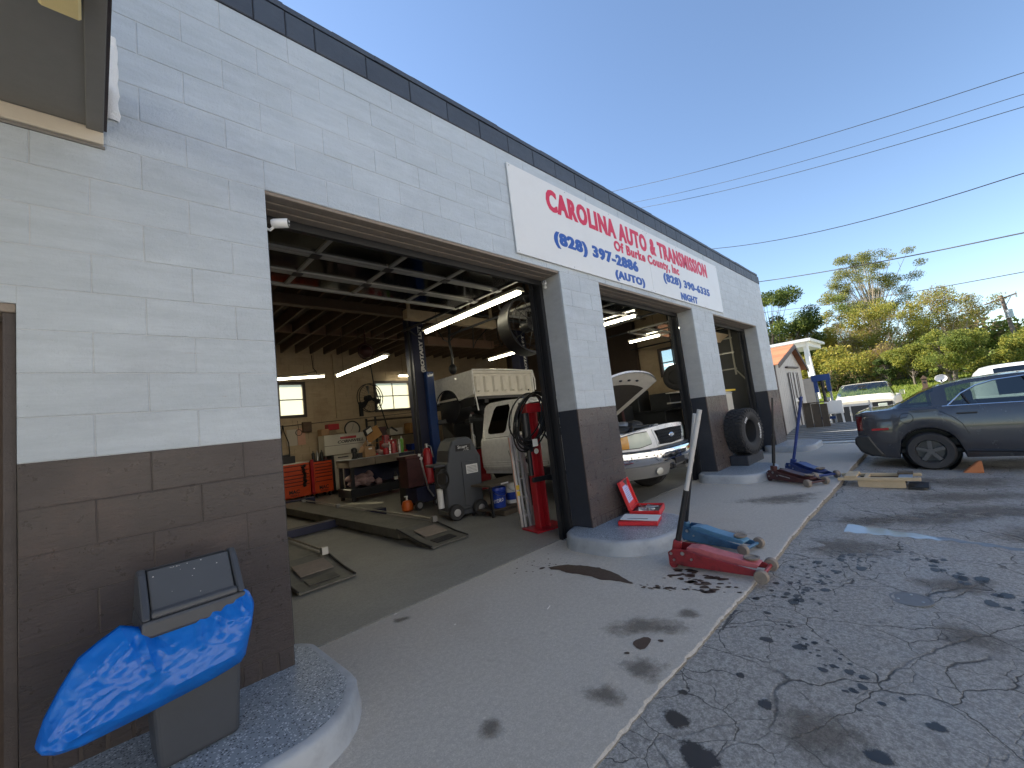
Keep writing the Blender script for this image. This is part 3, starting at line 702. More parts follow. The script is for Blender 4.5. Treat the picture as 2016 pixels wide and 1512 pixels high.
# ---- security cameras
def seccam(loc, rz, label, s=1):
    o = thing('security_camera', label, 'camera', loc, rz, 'white bullet cameras in the bay openings')
    q = MB(); q.lathe([(.0, 0), (.026*s, .004), (.031*s, .02), (.031*s, .10*s), (.027*s, .108*s)], axis='x', n=16); part(o, 'body', q, M_WHITEPL, 40)
    q = MB(); q.cyl((.1075*s, 0, 0), (.111*s, 0, 0), .026*s, n=16); f_ = part(o, 'lens_face', q, M_CARBLK, 40)
    q = MB(); q.cyl((.11*s, 0, .012*s), (.114*s, 0, .012*s), .007*s); q.cyl((.11*s, 0, -.012*s), (.113*s, 0, -.012*s), .005*s); part(f_, 'lens', q, M_WHITEPL, 40)
    q = MB(); q.tube([(.02*s, 0, -.02*s), (-.01*s, 0, -.045*s), (-.035*s, 0, -.03*s)], .009*s); q.cyl((-.05*s, 0, -.03*s), (-.035*s, 0, -.03*s), .025*s); part(o, 'bracket', q, M_WHITEPL, 40)
    return o
seccam((.052, .09, 2.905), R(-35), 'white bullet camera at the upper left corner of the first bay')
seccam((3.02, .2, 2.985), R(215), 'small beige camera on the grey jamb at the right of the first bay', .8)

# ---- building added out of view to bounce warm sun; warm mirrored bands suggest it
ob2 = thing('bounce_building', 'unseen cream building added across the lot to bounce sun onto the garage', 'building', (0, 0, 0))
q = MB(); q.box(-22, -20, -.6, 30, -13.0, 6.2); part(ob2, 'walls', q, M_CREAMBLD)
q = MB(); q.box(-22.2, -20.2, 6.2, 30.2, -12.8, 6.5); part(ob2, 'parapet', q, M_LEDGER)
for k in range(9):
    x = -18+5*k; f = MB(); f.box(x, -13.02, 1.0, x+1.6, -12.96, 2.6); w_ = part(ob2, 'window', f, M_TRIMDK); p = MB(); p.box(x+.08, -12.965, 1.08, x+1.52, -12.95, 2.52); part(w_, 'pane', p, M_GLASS)
f = MB(); f.box(9.6, -13.02, -.4, 10.6, -12.95, 2.0); part(ob2, 'door', f, M_TRIMDK)
# ================================================================ INSIDE THE BAYS
def strip_light(p0, p1, label):
    p0, p1 = Vector(p0), Vector(p1); c = (p0+p1)/2; L = (p1-p0).length; a = math.atan2(p1.y-p0.y, p1.x-p0.x)
    o = thing('strip_light', label, 'strip light', c, a, 'hanging fluorescent strip lights')
    q = MB(); q.prism([(-.05,.035),(.05,.035),(.075,.0),(.075,-.012),(-.075,-.012),(-.075,0)], 'x', -L/2, L/2); q.v = [(x, y, z+.05) for x, y, z in q.v]; part(o, 'housing', q, M_CABWHITE)
    q = MB()
    q.cyl((-L/2+.02, 0, .015), (L/2-.02, 0, .015), .024, n=8); part(o, 'tube', q, M_TUBE, 40)
    q = MB()
    for s in (-.35, .35): q.cyl((L*s, 0, .08), (L*s, 0, 4.18-c.z), .004, n=5)
    part(o, 'chain', q, M_BLACK)
    return o
strip_light((3.27,.82,3.1), (3.27,3.13,3.1), 'long lit strip light running back from the right door track of the first bay')
strip_light((1.9,8.42,3.1), (3.32,7.76,3.1), 'lit strip light partly behind the left pier above the back window')
strip_light((3.62,5.15,3.1), (3.62,7.75,3.1), 'lit strip light in front of the wall fan on the back wall')
strip_light((6.57,4.1,3.1), (6.57,5.2,3.1), 'short lit strip light above the raised pickup bed')
strip_light((6.5,9.7,3.42), (7.7,9.75,3.42), 'lit strip light just above the back window beside the blue lift column')
strip_light((6.4,.84,3.1), (6.4,3.1,3.1), 'lit strip light at the upper left of the second bay')
strip_light((9.07,1.65,3.1), (9.07,2.5,3.1), 'lit strip light in the second bay above the side window')
strip_light((8.95,.7,3.14), (8.95,1.3,3.14), 'short lit strip light end at the top right of the second bay')

# ---- two-post lift
lf = thing('two_post_lift', 'blue two-post vehicle lift with white lettering on its columns', 'vehicle lift', (0, 0, 0))
for x0, x1, s in ((4.36, 4.7, 1), (7.85, 8.2, -1)):
    q = MB(); q.box(x0, 5.3, .02, x1, 5.62, 4.1); part(lf, 'column', q, M_LIFTDK, bevel=.01)
    q = MB(); xx = x1-.12 if s > 0 else x0-.1; q.box(xx, 5.18, .03, xx+.2, 5.302, 2.8); part(lf, 'carriage_channel', q, M_LIFT, bevel=.008)
    q = MB(); q.box(x0-.1, 5.2, .003, x1+.1, 5.75, .025); part(lf, 'base_plate', q, M_LIFTDK)
    text_on(lf, 'lettering', '(ROTARY LIFT', (x0+.3, 5.296, 2.8), (0, 0, 1), (-1, 0, 0), .125, 1.1, M_SIGN, .03, wide=.006)
    q = MB(); ax = x1 if s > 0 else x0
    q.bar((ax, 5.45, 1.62), (ax+s*.85, 4.75, 1.62), .12, .1); q.bar((ax, 5.5, 1.62), (ax+s*.85, 6.2, 1.62), .12, .1); part(lf, 'lift_arm', q, M_BLACK, bevel=.006)
    q = MB(); q.box(ax-.04, 5.25, 1.3, ax+.05, 5.7, 1.95); part(lf, 'carriage', q, M_BLACK, bevel=.01)
q = MB(); q.box(4.4, 5.4, 4.1, 8.2, 5.55, 4.18); part(lf, 'crossbar', q, M_LIFTDK)
q = MB(); q.cyl((4.28, 5.3, .0), (4.28, 5.3, 4.19), .028, n=10); q.cyl((4.34, 5.28, .9), (4.34, 5.28, 2.6), .012, n=8)
single('air_pipe', q, M_BLACK, 'thin dark vertical pipe beside the near blue lift column', 'pipe', smooth=40)

# ---- pickup bed raised on the lift
bd = thing('truck_bed', 'white pickup bed raised high on the lift with ribbed end panel', 'truck bed', (0, 0, 0))
def bed_side(x0, x1):
    q = MB(); poly = [(4.0, 2.63), (4.0, 2.1)]
    poly += [(4.52, 2.02)]+[(4.96-.42*math.cos(R(a)), 1.95+.36*math.sin(R(a))) for a in range(15, 166, 15)]+[(5.42, 2.05), (6.05, 2.1), (6.05, 2.6)]
    q.prism(poly, 'x', x0, x1); return q
part(bd, 'side_panel', bed_side(4.915, 4.96), M_TRUCKW, bevel=.012); part(bd, 'side_panel', bed_side(6.83, 6.875), M_TRUCKW, bevel=.012)
q = MB(); P = []
for i in range(57):
    x = 4.97+1.85*i/56; d = .045*(1 if (i % 8) in (2, 3, 4, 5) else 0)
    P.append([(x, 4.05, 2.11), (x, 4.05-d*.2, 2.15), (x, 4.05-d, 2.19), (x, 4.05-d, 2.49), (x, 4.05, 2.52), (x, 4.05, 2.56), (x, 4.01, 2.565), (x, 4.0, 2.62)])
q.grid(P); part(bd, 'ribbed_panel', q, M_TRUCKDIRTY, 25)
q = MB(); q.box(4.95, 4.0, 2.06, 6.84, 6.05, 2.105); part(bd, 'bed_floor', q, M_TRUCKDIRTY)
q = MB(); q.tube([(4.94, 3.995, 2.64), (5.9, 3.985, 2.645), (6.85, 3.995, 2.63)], .018, 8); q.tube([(4.94, 3.995, 2.63), (4.93, 3.98, 2.3), (4.94, 3.97, 2.1), (4.95, 3.95, 1.9), (4.96, 3.94, 1.75)], .016, 8); q.tube([(6.85, 3.995, 2.63), (6.9, 3.985, 2.4), (6.88, 3.98, 2.15)], .016, 8)
part(bd, 'rim', q, M_TRUCKW, 60)
q = MB(); q.box(4.93, 4.02, 1.86, 4.95, 4.5, 2.05); q.box(5.05, 4.02, 2.0, 6.75, 4.1, 2.055); part(bd, 'lower_valance', q, M_CARBLK)
q = MB(); q.box(5.07, 4.018, 2.16, 5.1, 4.03, 2.24); q.box(6.66, 4.018, 2.14, 6.69, 4.03, 2.22); part(bd, 'latch', q, M_CARBLK)
q = MB(); q.tube([(4.912, 4.52, 2.0)]+[(4.91, 4.96-.42*math.cos(R(a)), 1.95+.36*math.sin(R(a))) for a in range(10, 171, 10)], .014, 6); part(bd, 'arch_lip', q, M_CARBLK, 60)
for x0_,x1_ in ((4.975,5.3),(6.5,6.82)): q = MB(); q.cyl((x0_, 4.96, 1.95), (x1_, 4.96, 1.95), .39, n=20); part(bd, 'wheel_tub', q, M_CARBLK, 40)
q = MB(); q.cyl((5.0, 5.0, 1.85), (6.8, 5.0, 1.85), .06); q.ball((5.9, 5.0, 1.85), .17); q.box(5.3, 4.1, 1.92, 5.42, 6.1, 2.05); q.box(6.35, 4.1, 1.92, 6.47, 6.1, 2.05); q.cyl((5.0, 5.0, 1.85), (5.16, 5.0, 1.85), .2); part(bd, 'axle_and_rails', q, M_ENGINE, 40)

# ---- drive-on lift lowered to the floor
dl = thing('drive_on_lift', 'grimy drive-on lift lowered to the floor of the first bay', 'vehicle lift', (0, 0, 0))
for x0, x1, yend in ((.56, 1.06, 9.0), (2.06, 2.56, 7.9)):
    q = MB(); q.prism([(2.45, .03), (2.45, .155), (yend, .185), (yend, .05)], 'x', x0, x1); q.box(x0+.05, 2.5, .02, x1-.05, yend-.05, .06); part(dl, 'runway', q, M_RUNWAY, bevel=.004)
    q = MB(); q.prism([(1.62, .012), (1.62, .03), (1.9, .055), (2.44, .158), (2.44, .13), (1.9, .03)], 'x', x0-.03, x1+.03)
    rp = part(dl, 'ramp', q, M_RUNWAY, bevel=.003)
    q = MB(); q.box(x0+.1, 1.96, .0, x1-.06, 2.24, .012); q.v = [(x, y, z+.066+(y-1.9)*.19) for x, y, z in q.v]; part(rp, 'tread_plate', q, M_HEADER, bevel=.003)
    q = MB(); q.box(x0+.1, 1.70, .0, x1-.1, 1.86, .008); q.v = [(x, y, z+.032+(y-1.62)*.09) for x, y, z in q.v]; part(rp, 'tread_plate', q, M_BLACK, bevel=.002)
    for xs_ in (x0-.03, x1+.03):
        q = MB(); q.tube([(xs_, 1.64, .035), (xs_, 1.9, .065), (xs_, 2.44, .17)], .012, 6); part(rp, 'edge_rim', q, M_BLACK, 60)
    q = MB(); q.cyl((x1-.02, 2.3, .2), (x1-.02, yend-.4, .225), .012, n=8)
    for y in (2.3, 5.6, yend-.4): q.box(x1-.06, y-.03, .16, x1+.01, y+.03, .24)
    part(dl, 'side_rod', q, M_STEEL, 40)
q = MB(); q.box(-.3, 4.55, .01, 3.0, 4.75, .13); part(dl, 'cross_beam', q, M_LIFTDK, bevel=.006)
q = MB(); q.box(-.3, 8.1, .01, 3.0, 8.3, .2); part(dl, 'cross_beam', q, M_LIFTDK, bevel=.006)

# ---- tool chests along the back wall
def chest(x0, x1, z1, label, rows_, cols):
    o = thing('tool_chest', label, 'tool chest', ((x0+x1)/2, 9.4, 0), group='orange tool chests on the back wall'); w = (x1-x0)/2
    q = MB(); q.box(-w, 0, .12, w, .55, z1); part(o, 'cabinet', q, M_ORANGE, bevel=.008)
    q = MB(); q.box(-w, -.005, z1, w, .55, z1+.03); part(o, 'lid', q, M_CABWHITE if cols > 1 else M_BLACK)
    for xa, xb in ([(-w+.03, w-.03)] if cols == 1 else [(-w+.02, -w+.16), (-w+.2, w-.03)]):
        z = .37
        for h in rows_:
            d = MB(); d.box(xa, -.014, z, xb, .002, z+h-.016); dr = part(o, 'drawer', d, M_ORANGE, bevel=.003)
            d = MB(); d.box(xa, -.02, z+h-.04, xb, -.013, z+h-.017); part(dr, 'pull', d, M_ORANGEDK)
            z += h
    for xx in (-w+.08, w-.08):
        for yy in (.08, .47): q = MB(); q.cyl((xx-.02, yy, .06), (xx+.02, yy, .06), .058, n=14); part(o, 'caster', q, M_BLACK, 40)
    return o
c1 = chest(2.3, 3.36, 1.0, 'wide orange tool chest with a pale top and two drawer banks', (.09, .09, .09, .09, .12, .12), 2)
text_on(c1, 'lettering', 'MAC', (-.02, -.003, .22), (1, 0, 0), (0, 0, 1), .1, .26, M_CARBLK, .04); text_on(c1, 'lettering', 'TOOLS', (.0, -.003, .155), (1, 0, 0), (0, 0, 1), .045, .22, M_CARBLK, .02)
c2 = chest(3.46, 3.97, .98, 'narrow orange tool chest with a dark top beside the white cabinet', (.1, .12, .1, .08, .08, .09), 1)
text_on(c2, 'lettering', 'MAC', (-.13, -.003, .22), (1, 0, 0), (0, 0, 1), .1, .25, M_CARBLK, .04); text_on(c2, 'lettering', 'TOOLS', (-.11, -.003, .155), (1, 0, 0), (0, 0, 1), .045, .21, M_CARBLK, .02)
q = MB(); q.box(3.375, 9.34, .14, 3.45, 9.4, 1.06); single('side_locker', q, M_RED, 'narrow red locker strip between the two orange tool chests', 'locker', bevel=.004)
q = MB()
for i in range(16): q.cyl((3.2+random.uniform(-.04,.04), 9.33, .95-i*.035), (3.2+random.uniform(-.04,.04), 9.36, .91-i*.035), .035, n=7)
single('hanging_cables', q, M_HOSE, 'black cables hanging on the front of the wide orange chest', 'cables', smooth=50)
wc = thing('tool_cabinet', 'off-white tool cabinet with hutch and black lettering', 'tool cabinet', (0, 0, 0))
q = MB(); q.box(4.05, 9.4, .12, 5.15, 9.95, 1.08); part(wc, 'lower_cabinet', q, M_CABWHITE, bevel=.008)
q = MB(); q.box(3.84, 9.5, 1.1, 5.2, 9.95, 1.68); part(wc, 'hutch', q, M_CABWHITE, bevel=.008)
q = MB(); q.box(3.83, 9.49, 1.36, 5.21, 9.5, 1.372); part(wc, 'hutch_seam', q, M_TRIMDK)
for z0, z1 in ((.88, 1.05), (.2, .84)): q = MB(); q.box(4.09, 9.385, z0, 4.75, 9.402, z1); dr = part(wc, 'drawer', q, M_CABWHITE, bevel=.004); q = MB(); q.box(4.14, 9.375, z1-.05, 4.45, 9.386, z1-.02); part(dr, 'pull', q, M_CARBLK)
q = MB(); q.box(4.3, 9.486, 1.53, 4.78, 9.499, 1.6); part(wc, 'red_emblem', q, M_RED, bevel=.003)
text_on(wc, 'lettering', 'CORNWELL', (4.22, 9.496, 1.41), (1, 0, .04), (0, 0, 1), .085, .78, M_CARBLK, .03, shear=.25)
q = MB(); q.box(3.985, 9.42, .1, 4.045, 9.9, 1.1); single('upright_sheet', q, M_BLACK, 'black upright panel between orange chest and white cabinet', 'panel')
# clutter on the chests
q = MB(); q.box(2.62, 9.5, 1.03, 3.05, 9.8, 1.22); q.box(2.68, 9.55, 1.22, 2.95, 9.75, 1.27); single('battery_case', q, M_CARBLK, 'black equipment case on the wide orange chest', 'case', bevel=.01)
for i, (x, m) in enumerate(((3.55, M_CARBLK), (3.66, M_STEEL), (3.78, M_CARBLK), (3.88, M_JMAROON))):
    q = MB(); q.lathe([(.045,1.01),(.045,1.2),(.03,1.23),(.012,1.25),(.012,1.29)], (x, 9.6, 0), n=10)
    single('spray_can', q, m, ['dark spray can at the left of the narrow orange chest', 'silver spray can second along on the narrow orange chest', 'dark spray can third along on the narrow orange chest', 'brown spray can next to the white cabinet'][i], 'spray can', 'spray cans on the narrow orange chest', 40)
# wall things
pp = thing('wall_chart', 'yellowed paper chart pinned on the back wall', 'paper', (0, 0, 0)); q = MB(); q.box(3.08, 10.19, 1.5, 3.36, 10.204, 1.96); part(pp, 'sheet', q, M_LEDGER); q = MB(); q.box(3.365, 10.19, 1.5, 3.58, 10.204, 1.98); part(pp, 'sheet', q, mat('pink_sheet', (.62,.36,.26), .7))
q = MB(); P = [(3.4+.085*math.cos(a), 10.17, 1.86+.085*math.sin(a)) for a in np.linspace(0, 6.28, 18)[:-1]]; q.tube(P, .008, 6, closed=True); q.tube([(3.4, 10.17, 1.945), (3.39, 10.18, 2.2)], .006, 5); single('hanging_ring', q, M_BLACK, 'small dark ring hanging over the paper chart', 'ring', smooth=50)
q = MB(); q.tube([(2.98, 10.15, 2.1), (2.99, 10.1, 1.9), (3.09, 10.1, 1.6), (3.1, 10.1, 1.3), (3.0, 10.1, 1.1), (2.9, 10.1, 1.2), (2.9, 10.1, 1.8), (2.98, 10.15, 2.1)], .014, 6); single('hanging_hose', q, M_HOSE, 'dark hose loop hanging at the left of the paper chart', 'hose', smooth=50)
q = MB(); q.tube([(2.9, 10.17, 2.07), (7.6, 10.17, 2.21)], .012, 6); single('wall_pipe', q, M_TRIMDK, 'thin brown pipe running along the back wall under the windows', 'pipe', smooth=50)
q = MB(); q.box(4.52, 10.13, 2.2, 4.58, 10.2, 4.2); single('conduit', q, M_CREAM, 'cream square conduit down the back wall left of the fan', 'conduit')
q = MB(); q.tube([(3.9, 10.15, 4.15), (3.92, 10.15, 3.75), (4.0, 10.15, 3.66), (4.02, 10.15, 3.5)], .012, 6); q.tube([(4.0, 10.15, 3.66), (3.5, 10.16, 3.55), (3.3, 10.17, 3.45)], .01, 5); single('ceiling_cable', q, M_HOSE, 'dark cable drooping from the ceiling down the back wall', 'cable', smooth=50)
q = MB(); P = [(4.98+.24*math.cos(a), 10.16, 1.82+.24*math.sin(a)) for a in np.linspace(0, 6.28, 28)[:-1]]; q.tube(P, .022, 6, closed=True); ck = single('wall_clock', q, M_BLACK, 'round wall clock with black rim above the white cabinet', 'clock', smooth=50)
q = MB(); q.cyl((4.98, 10.19, 1.82), (4.98, 10.17, 1.82), .23, n=28); part(ck, 'dial', q, M_LEDGER); q = MB(); q.bar((4.98, 10.165, 1.82), (5.03, 10.165, 1.97), .012, .004); q.bar((4.98, 10.165, 1.82), (4.93, 10.165, 1.75), .012, .004); part(ck, 'hand', q, M_BLACK)
for nm, b_, m, lb in (('carton', (3.82,9.6,1.69,4.05,9.9,1.87), M_CARPAPER, 'small brown carton at the left on top of the white cabinet'), ('red_tool_case', (4.02,9.6,1.83,4.34,9.85,2.0), M_RED, 'dark red power tool case above the white cabinet'), ('wall_box', (3.5,10.08,1.85,3.74,10.2,2.15), M_JOIST, 'brown box fixed to the back wall right of the paper chart')):
    q = MB(); q.box(*b_); single(nm, q, m, lb, nm.split('_')[-1], bevel=.006)
fn = thing('wall_fan', 'large black caged wall fan in front of the back window', 'fan', (5.46, 9.75, 2.74), R(12))
q = MB()
for y in (-.09, .09): q.tube([(.45*math.cos(a), y*.6, .45*math.sin(a)) for a in np.linspace(0, 6.283, 37)[:-1]], .014, 5, closed=True)
for k in range(28):
    a = k*2*math.pi/28; q.tube([(.05*math.cos(a), -.1, .05*math.sin(a)), (.28*math.cos(a), -.1, .28*math.sin(a)), (.45*math.cos(a), -.03, .45*math.sin(a))], .003, 4)
for r in (.17, .31): q.tube([(r*math.cos(a), -.1, r*math.sin(a)) for a in np.linspace(0, 6.283, 31)[:-1]], .003, 4, closed=True)
part(fn, 'cage', q, M_BLACK, 50)
for k in range(3):
    a0 = R(120*k-20); q = MB(); P = []
    for i in range(6):
        rr = .06+.34*i/5; w = .05+.13*i/5
        P.append([(rr*math.cos(a0+s*w/rr*.5), .02-.03*s, rr*math.sin(a0+s*w/rr*.5)) for s in (-1, 0, 1)])
    q.grid(P); part(fn, 'blade', q, M_BLACK, 60)
q = MB(); q.cyl((0, .03, 0), (0, .2, 0), .1, n=16); q.bar((0, .15, 0), (-.12, .3, -.3), .05, .05); q.box(-.2, .28, -.55, -.08, .34, -.1); part(fn, 'motor', q, M_BLACK, 40)
q = MB(); q.tube([(5.62, 9.9, 4.0), (5.7, 9.9, 3.2), (5.86, 9.85, 2.4), (6.0, 9.8, 1.7), (6.05, 9.7, 1.2)], .02, 6); single('drain_pipe', q, M_BLACK, 'slanting black pole standing in front of the fan', 'pole', smooth=50)
q = MB(); q.lathe([(.001,-.16),(.09,-.14),(.16,-.06),(.17,.02),(.15,.1),(.001,.14)], (4.08,7.0,3.62), 'y', 16); q.tube([(4.08+.2*math.cos(a), 7.0, 3.62+.2*math.sin(a)) for a in np.linspace(0,6.28,20)[:-1]], .02, 6, closed=True); q.cyl((4.08,7,3.8),(4.08,7,4.2),.02)
single('hose_reel', q, M_JMAROON, 'dark brown hose reel hanging from the joists', 'hose reel', smooth=50)

# ---- work bench with its clutter
bn = thing('work_bench', 'long grimy wooden work bench with a blue end section', 'work bench', (0, 0, 0))
for x0, x1 in ((3.42, 4.07), (4.08, 4.74)): q = MB(); q.box(x0, 7.0, .8, x1, 7.75, .98); part(bn, 'top_plank', q, M_BENCH, bevel=.01)
q = MB(); q.box(3.4, 6.99, .982, 4.76, 7.76, .992); part(bn, 'steel_top', q, M_GALV)
q = MB(); q.box(4.75, 7.0, .64, 5.2, 7.75, .985); part(bn, 'blue_drawer_box', q, M_LIFTDK, bevel=.008)
for x in (3.47, 4.74, 5.13):
    for y in (7.04, 7.68): q = MB(); q.box(x, y, 0, x+.08, y+.06, .8); part(bn, 'leg', q, M_BLACK)
q = MB(); q.box(3.42, 7.0, .1, 4.9, 7.75, .3); part(bn, 'bottom_shelf', q, M_BLACK, bevel=.01)
q = MB(); q.box(3.6, 7.66, .31, 5.1, 7.74, .79); part(bn, 'back_panel', q, M_LIFTDK)
rg = MB()
for i in range(16):
    c_ = (3.55+random.random()*.75, 7.12+random.random()*.25, .36+random.random()*.2); rg.ball(c_, (random.uniform(.08,.16), random.uniform(.08,.13), random.uniform(.07,.11)), 14, 9)
rg.v=[(x+random.gauss(0,.009),y+random.gauss(0,.009),z+random.gauss(0,.009)) for x,y,z in rg.v]
o = single('rag_bags', rg, M_RAG, 'clear bags of mauve shop rags on the lower bench shelf', 'rag bag', smooth=60)
def can(x, y, z, h, r, m, lab, capm=None, nm='spray_can', cat='spray can', grp='cans and bottles on the work bench'):
    o = thing(nm, lab, cat, (x, y, z), group=grp); q = MB(); q.lathe([(r,0),(r,h*.78),(r*.75,h*.84),(r*.4,h*.87)], n=12); part(o, 'body', q, m, 40)
    q = MB(); q.lathe([(r*.42,h*.86),(r*.42,h*.98),(r*.3,h)], n=10); part(o, 'cap', q, capm or M_WHITEPL, 40); return o
can(4.88, 7.2, .986, .36, .035, M_SILVER, 'silver spray can at the blue end of the bench'); can(4.97, 7.22, .986, .42, .045, M_GREENC, 'green and silver spray can, tallest on the blue bench end', M_SILVER)
can(4.74, 7.25, .993, .3, .05, M_PINK, 'pink can beside the silver spray can on the bench'); can(4.65, 7.3, .993, .3, .04, M_SILVER, 'dull silver can left of the pink can'); can(4.84, 7.5, .993, .4, .04, M_RED, 'red bottle behind the pink can on the bench')
can(4.25, 7.55, .993, .35, .055, M_CARBLK, 'black bottle behind the cardboard box on the bench')
bx = thing('cardboard_box', 'open brown cardboard box on the work bench', 'box', (4.06, 7.3, .993)); q = MB()
for a in ((-.14,-.12,0,.14,-.11,.26),(-.14,.11,0,.14,.12,.26),(-.14,-.11,0,-.13,.11,.26),(.13,-.11,0,.14,.11,.26),(-.13,-.11,0,.13,.11,.01)): q.box(*a)
part(bx, 'carton', q, M_CARPAPER); q = MB(); q.bar((-.135,0,.26),(-.2,0,.12),.22,.006); part(bx, 'flap', q, M_CARPAPER); q = MB(); q.bar((0,.115,.26),(0,.17,.36),.26,.006, up=(1,0,0)); part(bx, 'flap', q, M_CARPAPER)
q = MB(); q.box(-.04,-.124,.18,.05,-.121,.22); part(bx, 'shipping_label', q, M_PAPER)
q = MB(); q.lathe([(.08,0),(.07,.03),(.05,.06),(.05,.14),(.075,.16),(.07,.24),(.03,.27)], (3.66,7.2,.993), n=12); q.box(3.7,7.17,1.0,3.85,7.24,1.12); single('bench_vise', q, M_CARBLK, 'black bench vise at the left end of the bench', 'vise', smooth=40)
q = MB(); q.box(-.14,-.1,0,.14,.1,.012); q.v=[(x*1+.0, y, z+abs(x)*.4) for x,y,z in q.v]; q.obox((.02,.1,.3),(.42,.02,.3),Matrix.Rotation(R(-28),3,'Y')); single('orange_folder', q, M_CARTON, 'orange-brown cardboard sheet propped behind the box', 'cardboard', loc=(4.36,7.5,1.25))
wl_ = thing('work_light', 'small work light clamped above the orange cardboard', 'work light', (4.2, 7.5, 1.64), R(20)); q = MB(); q.obox((0,0,0),(.26,.08,.17),Matrix.Rotation(R(-25),3,'Y')); part(wl_, 'housing', q, M_BLACK, bevel=.01); q = MB(); q.obox((.0,-.042,0),(.2,.004,.11),Matrix.Rotation(R(-25),3,'Y')); part(wl_, 'lens', q, M_PAPER); q = MB(); q.tube([(-.08,0,-.1),(-.06,.02,-.4),(-.05,.0,-.65)],.012); part(wl_, 'stand', q, M_BLACK, 40)
q = MB(); q.tube([(4.62,7.5,1.0),(4.62,7.5,1.3),(4.64,7.5,1.5),(4.74,7.5,1.66),(4.86,7.5,1.66),(4.92,7.5,1.62)],.012); q.bar((4.86,7.5,1.68),(5.03,7.5,1.56),.06,.03); single('gooseneck_lamp', q, M_BLACK, 'black gooseneck bench lamp bending to the right', 'lamp', smooth=50)
q = MB(); q.ball((4.42,7.25,1.06),(.13,.1,.07)); q.ball((4.54,7.3,1.22),(.1,.09,.06)); q.ball((4.35,7.3,1.1),(.08,.08,.05)); single('white_rag_pile', q, M_RAG, 'crumpled pale rags between the box and the cans', 'rags', smooth=60)
q = MB(); q.lathe([(.07,0),(.075,.14),(.07,.15)], (4.45,7.12,.993), n=14); single('red_tub', q, M_RED, 'small red tub in front of the pale rags', 'tub', smooth=40)
q = MB(); q.box(5.2,8.6,1.0,5.6,8.9,1.35); q.box(5.24,8.65,1.35,5.4,8.8,1.5); q.box(4.9,8.7,.0,6.0,9.2,1.0); single('red_parts_cart', q, M_RED, 'red parts cart behind the bench near the lift column', 'cart', bevel=.01)
q = MB(); q.lathe([(.05,0),(.05,.16),(.02,.2),(.02,.23)], (4.62,7.05,.3), n=12); bt=single('black_bottle', q, M_CARBLK, 'black bottle with a white label on the lower shelf', 'bottle', smooth=40); q=MB(); q.lathe([(.052,.34),(.052,.42)],(4.62,7.05,0),n=12); part(bt,'bottle_label',q,M_PAPER,40)
# things at the right of the bench
rt = thing('gas_cylinder', 'red pressure cylinder standing right of the bench', 'cylinder', (3.79, 4.25, .42)); q = MB(); q.lathe([(.05,0),(.09,.03),(.09,.58),(.06,.68),(.03,.7)], n=18); part(rt,'cylinder_body',q,M_RED,40); q=MB(); q.cyl((0,0,.69),(0,0,.78),.03); q.tube([(0,0,.75),(.08,-.03,.72),(.11,-.04,.5)],.01); part(rt,'valve',q,M_STEEL,40)
rc = thing('hand_cart', 'dark blue hand cart carrying the red cylinder', 'cart', (3.55, 4.25, 0)); q=MB(); q.box(-.12,-.1,.12,.38,.3,.4); part(rc,'deck',q,M_LIFTDK,bevel=.01); 
for s in (-.1,.3): q=MB(); q.cyl((s,-.13,.09),(s,-.09,.09),.09); w_=part(rc,'wheel',q,M_RUBBER,40); q=MB(); q.cyl((s,-.135,.09),(s,-.13,.09),.055); part(w_,'rim',q,M_ALU,40)
q=MB(); q.tube([(.0,-.15,.9),(.1,-.15,.35),(.2,-.15,.2)],.016); part(rc,'lever',q,M_ALU,40)
q=MB(); q.box(-.22,.0,.42,.12,.3,.95); q.box(-.25,-.02,.95,.15,.32,1.02); part(rc,'red_box',q,M_JMAROON,bevel=.01); q=MB(); q.obox((.05,-.025,1.0),(.06,.004,.05),Matrix.Rotation(R(20),3,'Y')); q.obox((.08,-.03,.93),(.06,.004,.06),Matrix.Rotation(R(40),3,'Y')); part(rc,'paper_tag',q,M_PAPER)
q=MB(); q.lathe([(.07,0),(.1,.02),(.11,.1),(.08,.18),(.03,.2)], n=14); oc=single('cleaner_jug', q, M_ORG, 'round orange jug on the floor right of the bench', 'jug', loc=(3.32,4.35,.003), smooth=40); q=MB(); q.cyl((0,0,.2),(0,0,.26),.018); q.box(-.05,-.01,.26,.02,.01,.28); part(oc,'pump',q,M_WHITEPL)
can(3.72,4.9,.62,.24,.075,M_SILVER,'wide silver can with a lid on the small shelf right of the bench',M_SILVER,'paint_can','can',None); q=MB(); q.box(3.6,4.75,0,4.3,5.1,.6); single('low_cabinet', q, M_BLACK, 'low black cabinet right of the bench', 'cabinet', bevel=.01)
q=MB(); q.box(-.07,-.05,0,.07,.05,.22); single('orange_carton', q, M_CARTON, 'orange carton beside the silver can', 'carton', loc=(3.72,4.5,.405))
q=MB(); q.lathe([(.08,.2),(.015,.08),(.012,-.1)], n=12); single('funnel', q, M_LTGREEN, 'pale green funnel hanging above the orange carton', 'funnel', loc=(3.75,4.4,.8), smooth=40)

